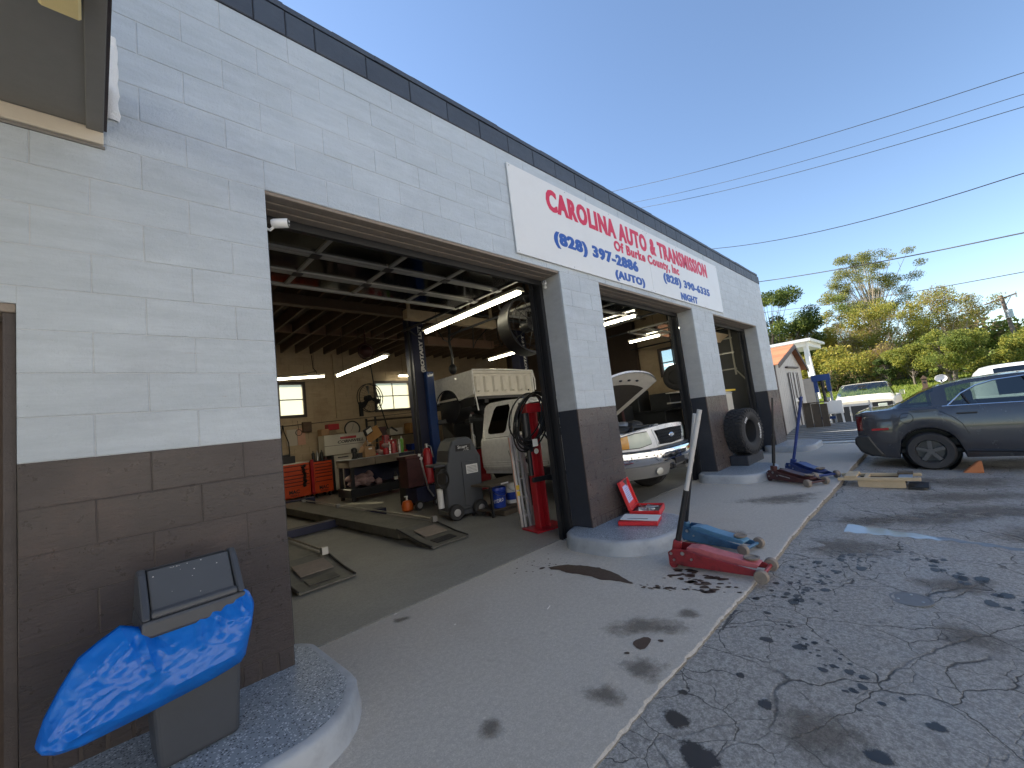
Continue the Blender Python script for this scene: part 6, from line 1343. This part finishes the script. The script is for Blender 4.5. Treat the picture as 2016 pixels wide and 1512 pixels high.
part(ty,'sidewall_mark',q,M_WHITEPL,stuff=True)

# ---- home-made wooden frame on the asphalt
ZW = lot_z(7.0,-2.1)
wf_ = thing('timber_cradle','low home-made timber frame lying on the asphalt near the saloon','timber frame',(7.05,-2.12,ZW),R(-90))
for y in (-.19,.19): q = MB(); q.box(-.44,y-.03,.1,.44,y+.03,.14); part(wf_,'side_rail',q,M_WOOD,bevel=.003)
q = MB(); q.box(-.36,-.21,.141,-.22,.21,.165); part(wf_,'cross_board',q,M_WOOD,bevel=.003); q = MB(); q.box(-.15,-.16,.1,-.1,.16,.14); part(wf_,'cross_bar',q,M_WOOD,bevel=.003)
q = MB(); q.box(-.22,-.2,.0,.28,-.16,.1); part(wf_,'skirt_board',q,M_WOOD,bevel=.003); q = MB(); q.box(-.22,.16,.0,.28,.2,.1); part(wf_,'skirt_board',q,M_WOODDK,bevel=.003)
q = MB(); q.box(.22,-.19,.141,.36,.02,.148); part(wf_,'metal_plate',q,M_ALU); q = MB(); q.box(.2,.05,.141,.36,.21,.17); part(wf_,'dark_pad',q,M_WOODDK)
q = MB(); q.box(-.44,-.16,.0,-.38,.16,.03); part(wf_,'dark_runner',q,M_BLACK); q = MB(); q.box(.3,-.2,.0,.5,.2,.02); part(wf_,'dark_runner',q,M_BLACK)
# ---- valve cover and puddles
vc = thing('valve_cover','round grey metal cover set into the cracked asphalt','manhole cover',(2.98,-2.545,lot_z(2.98,-2.545)),R(20))
q = MB(); q.lathe([(.112,.001),(.112,.006),(.098,.006),(.096,.002)],n=36); part(vc,'rim',q,M_COVER,40); q = MB(); q.cyl((0,0,-.01),(0,0,.0045),.095,n=36); part(vc,'lid',q,M_COVER,40)
for a in (100,220,340): q = MB(); q.cyl((.07*math.cos(R(a)),.07*math.sin(R(a)),.0045),(.07*math.cos(R(a)),.07*math.sin(R(a)),.009),.008,n=6); part(vc,'bolt',q,M_STEEL)
def blob(q, x, y, r, k=1.0, m=0, n=14, rot=0, h=.0022, soft=False):
    pts = []; ph = random.random()*6
    for i in range(n):
        a = 2*math.pi*i/n; rr = r*(1+.13*math.sin(2*a+ph)+.1*math.sin(3*a+ph*2)+random.uniform(-.07,.07)); u, v = rr*math.cos(a)*k, rr*math.sin(a); c, s = math.cos(rot), math.sin(rot); px, py = x+u*c-v*s, y+u*s+v*c
        z = (0 if py > -1.69 and px < 12 else lot_z(px, py))
        if y > -1.69 and not (py > -1.69): py = -1.68
        z = 0 if (y > -1.69 and px < 12) else lot_z(px, min(py, -1.7))
        pts.append((px, py, z+h))
    if not hasattr(q, 'fade'): q.fade = []
    q.add(pts+[(x, y, (0 if y > -1.69 else lot_z(x, y))+h)], [(i, (i+1) % n, n) for i in range(n)], m); q.fade.extend([0.0 if (soft or r > .012) else .5]*n+[1.0])
ob_ = MB()
for x,y,r in ((1.01,-1.83,.05),(.87,-1.985,.07),(.74,-2.02,.05),(1.77,-1.84,.0),(1.63,-2.66,.03),(.95,-2.25,.035),(1.35,-2.1,.03),(1.2,-1.78,.02),(1.5,-1.95,.02),(1.85,-2.35,.022),(1.95,-2.12,.03),(1.3,-2.5,.04)):
    if r: blob(ob_,x,y,r*1.45)
for _ in range(95):                                   # drips across the asphalt from the red jack
    t_ = random.random(); blob(ob_, 2.45+t_*1.35+random.gauss(0,.09), -1.86-.35*t_+random.gauss(0,.1)-.0, abs(random.gauss(.0,.018))+.006, 1+random.random()*.6)
for _ in range(40): t_ = random.random(); blob(ob_, 2.2-t_*.5+random.gauss(0,.08), -1.9-.55*t_+random.gauss(0,.06), abs(random.gauss(.0,.014))+.004)
for _ in range(40): t_ = random.random(); blob(ob_, 4.1-t_*1.2+random.gauss(0,.08), -2.5-.75*t_+random.gauss(0,.08), abs(random.gauss(.0,.025))+.006, 1.5)
for x,y,r,k in ((5.3,-2.6,.16,2.6),(5.8,-3.0,.2,2.2),(4.9,-2.1,.12,2.0),(6.4,-2.9,.25,2.5),(5.0,-3.3,.18,2.4),(7.5,-2.9,.35,2.0),(7.2,-2.45,.2,2.6)): pass
os_ = struct('oil_spots', ob_, M_OIL2, kind='stuff'); at_ = os_.data.attributes.new('fade','FLOAT','POINT'); at_.data.foreach_set('value', ob_.fade)
fb = MB()
pud = [(2.20,-.06),(2.26,-.1),(2.33,-.16),(2.38,-.3),(2.41,-.5),(2.37,-.66),(2.28,-.85),(2.22,-.95),(2.21,-.86),(2.21,-.75),(2.17,-.66),(2.2,-.56),(2.19,-.42),(2.17,-.3),(2.2,-.2),(2.17,-.12)]
pr_ = resample(pud, 60); fb.add([(x+random.gauss(0,.004), y+random.gauss(0,.004), .002) for x, y in pr_], [tuple(range(60))])
for _ in range(36): t_ = random.random(); blob(fb, 2.2+.2*t_+random.gauss(0,.02), -.95-.75*t_+random.gauss(0,.015), random.uniform(.003,.012), 1.8, rot=R(-80))
for _ in range(46): t_ = random.random(); blob(fb, 2.55+random.gauss(0,.09)-.12*t_, -1.1-.5*t_+random.gauss(0,.05), random.uniform(.006,.03), 1.5, rot=R(-60))
for _ in range(30): blob(fb, 2.2+random.gauss(0,.12), .05+random.gauss(0,.12), random.uniform(.003,.012))
blob(fb,2.16,-.02,.025,1.2); blob(fb,1.47,-1.42,.05,1.3); blob(fb,1.55,-1.5,.016); blob(fb,1.33,-1.4,.014)
struct('brown_fluid_spill', fb, M_RUST, kind='stuff')
fo_ = MB()
for x,y,r,k in ((1.66,-1.35,.11,1.6),(1.25,-1.55,.085,1.1),(.95,-1.5,.07,1.0),(1.45,.85,.05,1.8),(.83,.25,.04,1.2),(1.75,.5,.04,1.5),(.45,-1.2,.05,1),(1.95,-1.5,.05,1.4),(5.55,-1.3,.22,2.2),(3.8,-1.1,.1,1.8)): blob(fo_,x,y,r*1.7,k,0,24,R(-60),.0014,True)
for x,y,r,k in ((5.3,-2.6,.2,2.4),(5.9,-3.1,.25,2.0),(4.9,-2.15,.13,1.8),(6.6,-2.9,.25,2.2),(7.6,-2.9,.35,1.6),(5.1,-3.4,.2,2),(1.3,-2.3,.12,1.3),(2.6,-2.8,.1,1.5),(3.4,-2.75,.12,1.6),(3.9,-2.0,.2,2)): blob(fo_,x,y,r*1.7,k,0,24,R(-60),.0016,True)
fs_ = struct('faded_stains', fo_, M_FADED, kind='stuff'); at_ = fs_.data.attributes.new('fade','FLOAT','POINT'); at_.data.foreach_set('value', fo_.fade)
q = MB(); q.grid([[(4.72-.22*i/34+(.02*math.sin(i*1.3) if j == 0 else -.30+.22*min(1,i/16)+.025*math.sin(i*2.1)), -2.02-1.6*i/34, lot_z(4.6,-2.02-1.6*i/34)+.0018) for j in range(2)] for i in range(35)]); struct('wet_streak', q, mat('thin_wet_film', (.26,.3,.34), .05, var=.2, ns=9), kind='stuff')
lt = MB()
for x,y,z,l,a in ((1.55,-.62,0,.06,20),(4.2,-1.95,-.07,.07,60),(4.05,-2.02,-.07,.05,10),(.85,.38,0,.02,0),(2.3,-2.9,-.1,.02,30),(5.2,-1.8,-.06,.03,0),(1.0,-.2,0,.015,0)):
    lt.obox((x,y,z+.004),(l,.006,.003),Matrix.Rotation(R(a),3,'Z'))
struct('scattered_litter', lt, M_FLECK, kind='stuff')

# ---- beyond the corner: plank ramp, pallets, press, chair, shed, porch
pr0 = thing('plank_ramp','low ramp of weathered grey planks beyond the far corner of the garage','plank ramp',(0,0,0))
for i in range(11):
    x0 = 12.0+i*.29; q = MB(); z = .03+.024*i; q.box(x0, -1.95+random.uniform(-.05,.05), z-.06, x0+.265, .5, z); part(pr0,'plank',q,M_GREYPLANK,bevel=.006)
q = MB(); q.box(12.5,-1.9,-.5,15.0,.45,-.12); part(pr0,'crib_timber',q,M_WOODDK)
q = MB(); q.box(11.93,-1.66,.004,11.985,.3,.045); single('white_pipe',q,M_WHITEPL,'white pipe lying along the near edge of the plank ramp','pipe',bevel=.01)
for i,(y0,y1) in enumerate(((-.06,.13),(-.28,-.08),(-.47,-.30))):
    q = MB(); q.box(14.5,y0-.1,.13,14.56,y1-.1,.94-.02*i); single('leaning_plank',q,M_WOODDK,['tall dark plank nearest the shed wall on the ramp','tall dark plank in the middle of the three by the shed','tall dark plank nearest the blue press'][i],'plank','dark planks standing by the shed',bevel=.004)
q = MB(); q.box(14.44,-.62,.94,14.62,.1,.97); single('resting_board',q,M_WOODDK,'dark board laid across the tops of the standing planks','board')
ps = thing('shop_press','blue hydraulic shop press standing outside beside the shed','shop press',(15.3,-.42,.14))
for y in (-.19,.17): q = MB(); q.box(-.03,y-.025,0,.03,y+.025,1.55); part(ps,'upright',q,M_GALV)
q = MB(); q.box(-.06,-.24,1.45,.06,.24,1.64); part(ps,'head_beam',q,M_LIFT,bevel=.006)
for y in (-.17,.15): q = MB(); q.box(-.05,y-.05,1.1,.05,y+.05,1.45); part(ps,'blue_bracket',q,M_LIFT)
q = MB(); q.cyl((0,-.02,.35),(0,-.02,1.5),.045); part(ps,'ram',q,M_BLACK,40); q = MB(); q.box(-.25,-.22,0,.25,-.16,.08); q.box(-.25,.14,0,.25,.2,.08); q.box(-.08,-.2,.25,.08,.18,.33); part(ps,'base',q,M_LIFT)
chair = thing('plastic_chair','white plastic garden chair beside the blue press','chair',(15.2,-.62,.13),R(100))
for x in (-.2,.2):
    for y in (-.2,.2): q = MB(); q.bar((x,y,0),(x*.9,y*.9,.42),.035,.035); part(chair,'leg',q,M_WHITEPL)
q = MB(); q.box(-.22,-.22,.42,.22,.22,.45); part(chair,'seat',q,M_WHITEPL,bevel=.01); q = MB(); q.box(-.22,.2,.45,.22,.23,.82); part(chair,'backrest',q,M_WHITEPL,bevel=.01)
for x in (-.24,.22): q = MB(); q.box(x,-.2,.62,x+.04,.22,.65); q.box(x,-.2,.42,x+.03,-.16,.62); part(chair,'arm',q,M_WHITEPL)
# shed: gable end towards the lot
sh_ = thing('garden_shed','pale wooden garden shed with orange-brown shingles and double doors','shed',(0,.35,0))
XA, XB, ZE, XR, ZR, DY = 13.4, 16.95, 2.2, 15.7, 2.84, 3.4
zt = lambda x: ZR-(XR-x)*(ZR-ZE)/(XR-XA) if x < XR else ZR-(x-XR)*(ZR-ZE+.02)/(XB-XR)
nb = 16
for i in range(nb):
    x0 = XA+(XB-XA)*i/nb; x1 = XA+(XB-XA)*(i+1)/nb-.012; pts_ = [(x0,-.6),(x1,-.6),(x1,zt(x1)),(x0,zt(x0))]
    if x0 < XR < x1: pts_.insert(3,(XR,ZR))
    b_ = MB(); b_.prism(pts_,'y',0,.03); part(sh_,'siding_board',b_,M_SHED)
q = MB(); q.prism([(XA+.01,-.6),(XB-.01,-.6),(XB-.01,ZE-.03),(XR,ZR-.02),(XA+.01,ZE-.02)],'y',.031,DY); part(sh_,'walls',q,M_SHED)
for s in (0,1):
    a_, b2 = ((XR,ZR+.06),(XA-.22,zt(XA)-.06+.06)) if s == 0 else ((XR,ZR+.06),(XB+.28,zt(XB)-.14+.06))
    n_ = 12
    for k in range(n_):
        t0, t1 = k/n_, (k+1.2)/n_; P = lambda t: (a_[0]+(b2[0]-a_[0])*min(t,1), a_[1]+(b2[1]-a_[1])*min(t,1)+.02*(1-(t*n_-k)))
        p0, p1 = P(t0), P(t1); b_ = MB(); b_.prism([p0,p1,(p1[0],p1[1]-.018),(p0[0],p0[1]-.018)],'y',-.16,DY+.1); part(sh_,'shingle_course',b_,M_SHINGLE)
    b_ = MB(); b_.prism([a_,b2,(b2[0],b2[1]-.12),(a_[0],a_[1]-.12)],'y',-.19,-.162); part(sh_,'barge_board',b_,M_TRIMDK)
b_ = MB(); b_.box(XA-.1,-.04,-.6,XA-.01,.02,ZE); part(sh_,'corner_downpipe',b_,M_TRIMDK)
for x0,x1 in ((14.85,15.45),(15.5,16.12)): dr_ = MB(); dr_.box(x0,-.03,.0,x1,-.001,1.95); part(sh_,'shed_door',dr_,M_SHED)
for x in (14.82,15.06,15.44,15.5,15.9,16.1): b_ = MB(); b_.box(x,-.045,.0,x+.05,-.031,1.98); part(sh_,'door_stile',b_,M_TRIMDK)
b_ = MB(); b_.box(14.7,-.08,2.12,16.25,-.002,2.17); part(sh_,'door_hood',b_,M_TRIMDK); b_ = MB(); b_.box(15.1,-.06,1.02,16.0,-.046,1.14); part(sh_,'hasp_bar',b_,M_WHITEPL); b_ = MB(); b_.ball((15.5,-.08,1.1),.05); part(sh_,'padlock',b_,M_BLACK,50)
po = thing('porch','white porch corner of the neighbouring house behind the shed','porch',(22,0,0))
q = MB(); q.box(-.1,.8,3.3,3,6,3.5); part(po,'roof_edge',q,M_PORCH); q = MB(); q.box(-.4,.65,3.5,3.2,6.2,3.62); part(po,'gutter',q,M_PORCH); q = MB(); q.box(.0,.84,1.9,.2,1.02,3.3); part(po,'column',q,M_PORCH); q = MB(); q.box(-.05,.9,-.8,.35,1.3,1.85); part(po,'stone_pier',q,M_STONE); q = MB(); q.cyl((-.1,.85,3.4),(-.1,.72,.9),.04); part(po,'downpipe',q,M_PORCH,40); q = MB(); q.box(.6,3.6,-.8,3,6,3.3); part(po,'house_wall',q,M_SHED)
bp = thing('birdhouse_post','weathered brown birdhouse post standing in the grass','post',(26.4,-2.58,land_z(26.4,-2.6)))
q = MB(); q.box(-.06,-.06,0,.06,.06,1.1); part(bp,'post',q,M_JOIST); q = MB(); q.box(-.1,-.14,1.08,.1,.14,1.2); q.box(-.1,-.09,1.2,.1,.09,1.62); q.prism([(-.14,1.62),(.14,1.62),(0,1.78)],'x',-.13,.13); part(bp,'birdhouse',q,M_JOIST); q = MB(); q.cyl((-.105,0,1.45),(-.1,0,1.45),.05,n=12); part(bp,'entrance_hole',q,M_CARBLK)
sdh = thing('satellite_dish','small white satellite dish beyond the saloon roof','satellite dish',(25.5,-3.12,land_z(25.5,-3)))
q = MB(); q.cyl((0,0,0),(0,0,1.5),.03); part(sdh,'mast',q,M_GALV,40); q = MB(); q.lathe([(.001,.06),(.1,.045),(.17,.01),(.2,-.03),(.195,-.035),(.1,.035)],(0,0,0),'x',22); q.v=[(x-.1,y,z*.8+1.62) for x,y,z in q.v]; part(sdh,'dish',q,M_BONE,60); q = MB(); q.tube([(-.1,0,1.47),(-.35,0,1.5)],.012); q.box(-.4,-.03,1.47,-.33,.03,1.55); part(sdh,'feed_arm',q,M_CARBLK)
# ---- red car off in the distance (seen through the saloon windows)
rd = thing('red_car','small red car in the yard seen through the saloon windows','car',(30.5,-8.6,land_z(30.5,-8.6)),R(100))
out,_,_ = car_shell(4.2,.85,[0,.1,.3,.6,1,1.4,1.8,2.2,2.6,3,3.4,3.8,4.1,4.2],[(0,.3),(4.2,.3)],[(0,.9),(4.2,.75)],[(0,.92),(.7,.98),(1.1,1.35),(2.2,1.4),(3,.98),(4.2,.78)],[(0,.75),(.4,.84),(3.8,.84),(4.2,.65)],[(.8,.3),(3.3,.3)],.36,lambda x,j:j==6 and .9<x<2.8)
link('body',merge(out['paint'],'body',M_RED,30),rd); link('window',merge(out['glass'],'window',M_DARKGLASS,30),rd)
for wx in (.8,3.3):
    for s in (-1,1): q=MB(); q.lathe([(.05,-.1),(.29,-.1),(.31,0),(.29,.1),(.05,.1)],(wx,s*.75,.3),'y',20); part(rd,'wheel',q,M_RUBBER,40)
# ---- utility pole and wires
up_ = thing('utility_pole','leaning grey utility pole with a crossarm behind the trees','utility pole',(55,-8.5,land_z(55,-8)))
q = MB(); q.tube([(0,0,0),(0,.43,7.4-land_z(55,-8))],[.17,.12],10); part(up_,'pole',q,M_POLE,40); zz = 7.0-land_z(55,-8)
q = MB(); q.bar((0,1.45,zz-.1),(0,-.45,zz+.38),.1,.12); part(up_,'crossarm',q,M_POLE); q = MB(); q.bar((0,.35,zz-.6),(0,-.1,zz+.2),.05,.05); q.bar((0,.4,zz-.5),(0,.9,zz),.05,.05); part(up_,'brace',q,M_POLE)
q = MB(); q.cyl((-.3,.2,zz-1.6),(-.3,.22,zz-.9),.22,n=14); part(up_,'transformer',q,M_GALV,40)
for y in (1.35,.5,-.4): q = MB(); q.cyl((0,y,zz+.05+.0),(0,y,zz+.45-y*.25),.05,n=8); part(up_,'insulator',q,M_GALV)
W = [((24.29,10.38,16.15),(20.95,-6.46,10.82),.016,.3,'thin topmost overhead wire'),((25.15,9.67,15.24),(21.21,-6.39,10.23),.014,.3,'thin second overhead wire from the top'),((25.56,9.28,14.82),(21.35,-6.36,9.87),.016,.3,'thin third overhead wire from the top'),
     ((28.27,6.07,11.29),(22.05,-6.13,7.89),.024,.45,'sagging fourth overhead wire above the far end of the roof'),((29.59,4.02,8.57),(22.54,-5.89,5.95),.034,.12,'thickest black overhead cable crossing in front of the tall tree'),((30.34,2.36,6.43),(22.79,-5.71,4.62),.024,.1,'lowest dark overhead cable crossing the tree tops')]
for a_,b_,r_,sag,lab in W:
    a_,b_ = Vector(a_),Vector(b_); d = b_-a_; P = []
    for i in range(29):
        t_ = -.6+2.2*i/28; P.append(a_+d*t_+Vector((0,0,-sag*4*t_*(1-t_))) if 0 <= t_ <= 1 else a_+d*t_+Vector((0,0,sag*4*abs(t_*(1-t_))*.6)))
    q = MB(); q.tube(P,r_*.75,6); single('overhead_wire',q,M_WIRE,lab,'wire','overhead wires crossing the sky',smooth=60)
# ================================================================ TREES
def leaf_cloud(name, centers, radii, n, size, m, parent, flat=.75, squash=1.0):
    """n small leaf quads spread through clumps"""
    centers = np.asarray(centers); radii = np.asarray(radii, float); w = radii**2; idx = RNG.choice(len(centers), n, p=w/w.sum())
    d = RNG.normal(size=(n, 3)); d /= np.linalg.norm(d, axis=1)[:, None]; rr = RNG.random(n)**.45
    P = centers[idx]+d*(radii[idx]*rr)[:, None]*np.array([1, 1, squash])
    s = size*RNG.uniform(.6, 1.4, n)
    u = RNG.normal(size=(n, 3)); u /= np.linalg.norm(u, axis=1)[:, None]; v = np.cross(u, RNG.normal(size=(n, 3))); v /= np.linalg.norm(v, axis=1)[:, None]
    a = u*s[:, None]; b = v*(s*flat*.6)[:, None]
    V = np.stack([P-a, P+b, P+a, P-b], 1).reshape(-1, 3)
    me = bpy.data.meshes.new(name); me.vertices.add(4*n); me.vertices.foreach_set('co', V.ravel()); me.loops.add(4*n); me.loops.foreach_set('vertex_index', np.arange(4*n)); me.polygons.add(n); me.polygons.foreach_set('loop_start', np.arange(0, 4*n, 4)); me.update(calc_edges=True); me.validate(); me.materials.append(m)
    return link(name, me, parent)
def tree(name, label, x, y, h, wid, m, n, size, bark=None, crown0=.3, clumps=40, cr=.16, trunks=1, r=.16, cat='tree', squash=.8, extra=None, lean=0, fan=.35, twigs=4, open_=.35, rough=.12):
    """trunk, curved limbs to every leaf clump, twigs inside the clumps; clumps fill an uneven egg-shaped crown"""
    z = land_z(x, y) if x > 24 else lot_z(x, y)
    t = thing(name, label, cat, (x, y, z-.15)); q = MB(); C, Rr = [], []
    zc, hz = h*(1+crown0)/2, h*(1-crown0)/2
    lob = [random.uniform(.72, 1.18) for _ in range(9)]
    tr = []
    for k in range(trunks):
        a = 6.28*k/max(1, trunks)+random.random(); sp = 0 if trunks == 1 else fan
        top = Vector((math.cos(a)*sp*wid*.5+lean, math.sin(a)*sp*wid*.5, h*(.72 if trunks == 1 else .8))); base = Vector((math.cos(a), math.sin(a), 0))*(0 if trunks == 1 else .18)
        P = [base+(top-base)*s_+Vector((random.gauss(0, .02), random.gauss(0, .02), 0))*h*s_*(1-s_)*2 for s_ in (0, .2, .4, .6, .8, 1)]
        q.tube(P, [r, r*.8, r*.62, r*.45, r*.3, r*.14], 7, caps=False); tr.append(P)
    for k in range(clumps):
        u = random.uniform(-1, 1); a = random.random()*6.283; rad = random.uniform(open_, 1)**.6*lob[int(a/6.283*8.99)]
        wz = math.sqrt(max(0, 1-u*u)); c = Vector((math.cos(a)*wz*rad*wid*.5, math.sin(a)*wz*rad*wid*.5, zc+u*hz*.95*min(1, rad+.15)+random.gauss(0, .02)*h))
        C.append(tuple(c)); Rr.append(cr*wid*random.uniform(.55, 1.25))
        P = tr[k % trunks]; f_ = min(.95, max(.25, c.z/h-.12-.35*random.random())); i0 = int(f_*5); b0 = P[i0].lerp(P[min(5, i0+1)], f_*5-i0)
        mid = b0.lerp(c, .55)+Vector((0, 0, -.04*h+.08*h*random.random())); rb = max(.012, r*.3*(1-f_*.6))
        q.tube([b0, b0.lerp(mid, .5)+Vector((0, 0, .01*h)), mid, c], [rb, rb*.75, rb*.5, rb*.2], 5, caps=False)
        for _ in range(twigs):
            d = Vector((random.gauss(0, 1), random.gauss(0, 1), random.gauss(.5, .8))).normalized()*Rr[-1]*random.uniform(.7, 1.3); s_ = mid.lerp(c, random.random()); q.tube([s_, s_+d*.5+Vector((0, 0, .03)), s_+d], [rb*.25, rb*.18, .006], 4, caps=False)
    part(t, 'trunk', q, bark or M_BARK, 60)
    leaf_cloud('crown', C, Rr, int(n*1.45), size*.8, m, t, squash=squash)
    for em, en in extra or ():
        k = RNG.choice(len(C), max(3, int(len(C)*.7)), replace=False); leaf_cloud('crown', np.array(C)[k], np.array(Rr)[k]*1.1, int(en*1.45), size*.8, em, t, squash=squash)
    return t
def bush(name, label, x, y, h, wid, m, n, size, extra=None, cat='bush', depthx=None):
    z = land_z(x, y) if x > 24 else lot_z(x, y); t = thing(name, label, cat, (x, y, z-.1)); q = MB()
    cs, rs = [], []
    for k in range(26):
        cs.append((random.gauss(0,(depthx or wid)*.2), random.uniform(-.5,.5)*wid*.85, random.uniform(.12,.85)*h*(1-.25*random.random()))); rs.append(random.uniform(.12,.26)*min(h, wid)*1.0)
        q.tube([(cs[-1][0]*.2, cs[-1][1]*.4, 0), tuple(Vector(cs[-1])*.6), cs[-1]], [.03,.02,.008], 5, caps=False)
    part(t, 'stems', q, M_BARK, 60); leaf_cloud('foliage', cs, rs, int(n*1.4), size*.82, m, t)
    if extra:
        for em, en in extra: leaf_cloud('foliage', cs, np.array(rs)*1.15, en, size, em, t)
    return t
def far(x, y, k): return -.82+(x+.82)*k, -2.86+(y+2.86)*k
K = 1.22
def T(name, label, x, y, ztop, wid, *a, **kw): X, Y = far(x, y, K); return tree(name, label, X, Y, 1.38+(ztop-1.38)*K-land_z(X, Y)+.15, wid*K, *a, **kw)
def B(name, label, x, y, ztop, wid, *a, **kw): X, Y = far(x, y, K); return bush(name, label, X, Y, 1.38+(ztop-1.38)*K-land_z(X, Y)+.1, wid*K, *a, **kw)
T('broadleaf_tree', 'dense dark green tree close behind the far corner of the garage', 41, 6.3, 10.7, 6.4, M_LDARK, 17000, .14, crown0=.12, clumps=60, cr=.13, extra=[(M_LGREEN, 9000)], r=.28)
T('tall_tree', 'tallest airy tree with olive crown and pale limbs against the sky', 55, .2, 15.1, 7.8, M_LOLIVE, 13500, .105, crown0=.42, clumps=75, cr=.095, r=.34, bark=M_BARKLT, extra=[(M_LYEL, 4500)], squash=.6, open_=.2)
T('round_tree', 'mid green tree half bare in front of the tall airy tree', 47, 3.2, 9.6, 5.6, M_LGREEN, 7500, .105, crown0=.2, clumps=46, cr=.11, extra=[(M_LGOLD, 4500)], bark=M_BARKLT, twigs=7)
T('gold_tree', 'small golden tree left of the half bare green tree', 44, 4.7, 7.4, 4.2, M_LGOLD, 8000, .1, crown0=.1, clumps=36, cr=.14, extra=[(M_LYEL, 4500)])
T('bare_tree', 'brown half bare spreading tree in the middle of the tree line', 46, 1.3, 6.6, 6.8, M_LBROWN, 5500, .075, crown0=.08, clumps=60, cr=.1, bark=M_BARKLT, extra=[(M_LYEL, 4000)], twigs=10, trunks=3)
T('multi_stem_tree', 'fan shaped many-stemmed tree with thin yellow-green top', 46, -3.7, 7.9, 6.4, M_LYEL, 6500, .09, crown0=.5, clumps=70, cr=.085, trunks=11, r=.075, fan=.7, bark=M_BARKLT, extra=[(M_LBROWN, 3500)], twigs=6)
T('yellow_green_tree', 'bushy yellow-green tree right of centre beside the many-stemmed tree', 45, -1.0, 7.6, 6.0, M_LYEL, 13000, .1, crown0=.1, clumps=60, cr=.115, extra=[(M_LGREEN, 3500), (M_LGOLD, 4500)], bark=M_BARKLT, twigs=6)
tree('small_conifer', 'small dark conifer shaped tree in the grass', 44.5, -.4, 3.3, 1.8, M_LDARK, 3500, .085, crown0=.12, clumps=24, cr=.16)
tree('lawn_tree', 'small green tree with a visible trunk on the lawn', 44, -1.9, 3.3, 3.2, M_LYEL, 5000, .085, crown0=.32, clumps=26, cr=.15, r=.1, extra=[(M_LGREEN, 2000)])
tree('lawn_tree', 'twin trunked green tree behind the birdhouse post', 43, -3.9, 3.9, 4.4, M_LGREEN, 5500, .085, crown0=.3, clumps=34, cr=.13, r=.17, trunks=2, fan=.3, extra=[(M_LYEL, 4500)])
B('yellow_bush', 'yellow-green bush above the shed roof line', 38, 2.2, 4.6, 4.4, M_LYEL, 10000, .11, [(M_LGOLD, 3500)])
B('dark_bush', 'dark shaded thicket behind the blue press', 37, 1.9, 2.9, 3.4, M_LDARK, 6000, .1, [(M_LBROWN, 2500)])
B('bramble_thicket', 'brown bramble thicket at the foot of the trees', 41, .8, 4.2, 4.6, M_LBROWN, 9000, .085, [(M_LGOLD, 2500), (M_LGREEN, 1500)])
B('orange_bush', 'low orange-gold bush behind the old pickup', 37, .2, 1.9, 2.4, M_LGOLD, 4500, .085, [(M_LBROWN, 1500)])
B('green_hedge', 'broad yellow-green hedge at the right above the saloon roof', 37, -7.2, 3.7, 6.4, M_LYEL, 17000, .11, [(M_LGREEN, 6000)])
B('low_hedge', 'low dark green growth under the right hand trees', 40, -5.0, 1.7, 5.0, M_LDARK, 5000, .09, [(M_LYEL, 3500)])
B('low_thicket', 'mixed low thicket joining the trees in the middle', 44, -1.6, 3.6, 8.0, M_LYEL, 11000, .1, [(M_LBROWN, 6000), (M_LGREEN, 2500)])
# far wood closing the gaps, too far to pick apart
cs = [(random.uniform(66, 84), random.uniform(-75, 60), 0) for _ in range(330)]; cs = [(x, y, land_z(x, y)+random.uniform(.2, 4.2)) for x, y, _ in cs]
o = leaf_cloud('far_woods', cs, [random.uniform(1.2, 2.3) for _ in cs], 46000, .28, M_LGREEN, None); o['kind'] = 'stuff'
o = leaf_cloud('far_woods', cs, [random.uniform(1.2, 2.3) for _ in cs], 22000, .28, M_LBROWN, None); o['kind'] = 'stuff'
# grass tufts
n = 26000; gx = 26+34*RNG.random(n)**1.4; gy = RNG.uniform(-16, 12, n); gz = np.array([land_z(a, b)+.12*math.sin(a*.31+b*.17)*(a > 27) for a, b in zip(gx, gy)])
hh = RNG.uniform(.05, .2, n); an = RNG.random(n)*6.28; c_, s_ = np.cos(an)*.05, np.sin(an)*.05; lx, ly = RNG.normal(0, .05, n), RNG.normal(0, .05, n)
V = np.stack([np.c_[gx-c_, gy-s_, gz-.03], np.c_[gx+c_, gy+s_, gz-.03], np.c_[gx+lx, gy+ly, gz+hh]], 1).reshape(-1, 3)
me = bpy.data.meshes.new('grass'); me.vertices.add(3*n); me.vertices.foreach_set('co', V.ravel()); me.loops.add(3*n); me.loops.foreach_set('vertex_index', np.arange(3*n)); me.polygons.add(n); me.polygons.foreach_set('loop_start', np.arange(0, 3*n, 3)); me.update(calc_edges=True)
me.materials.append(leafmat('lawn_blade', (.1,.16,.02), (.26,.28,.05))); o = link('grass', me); o['kind'] = 'stuff'
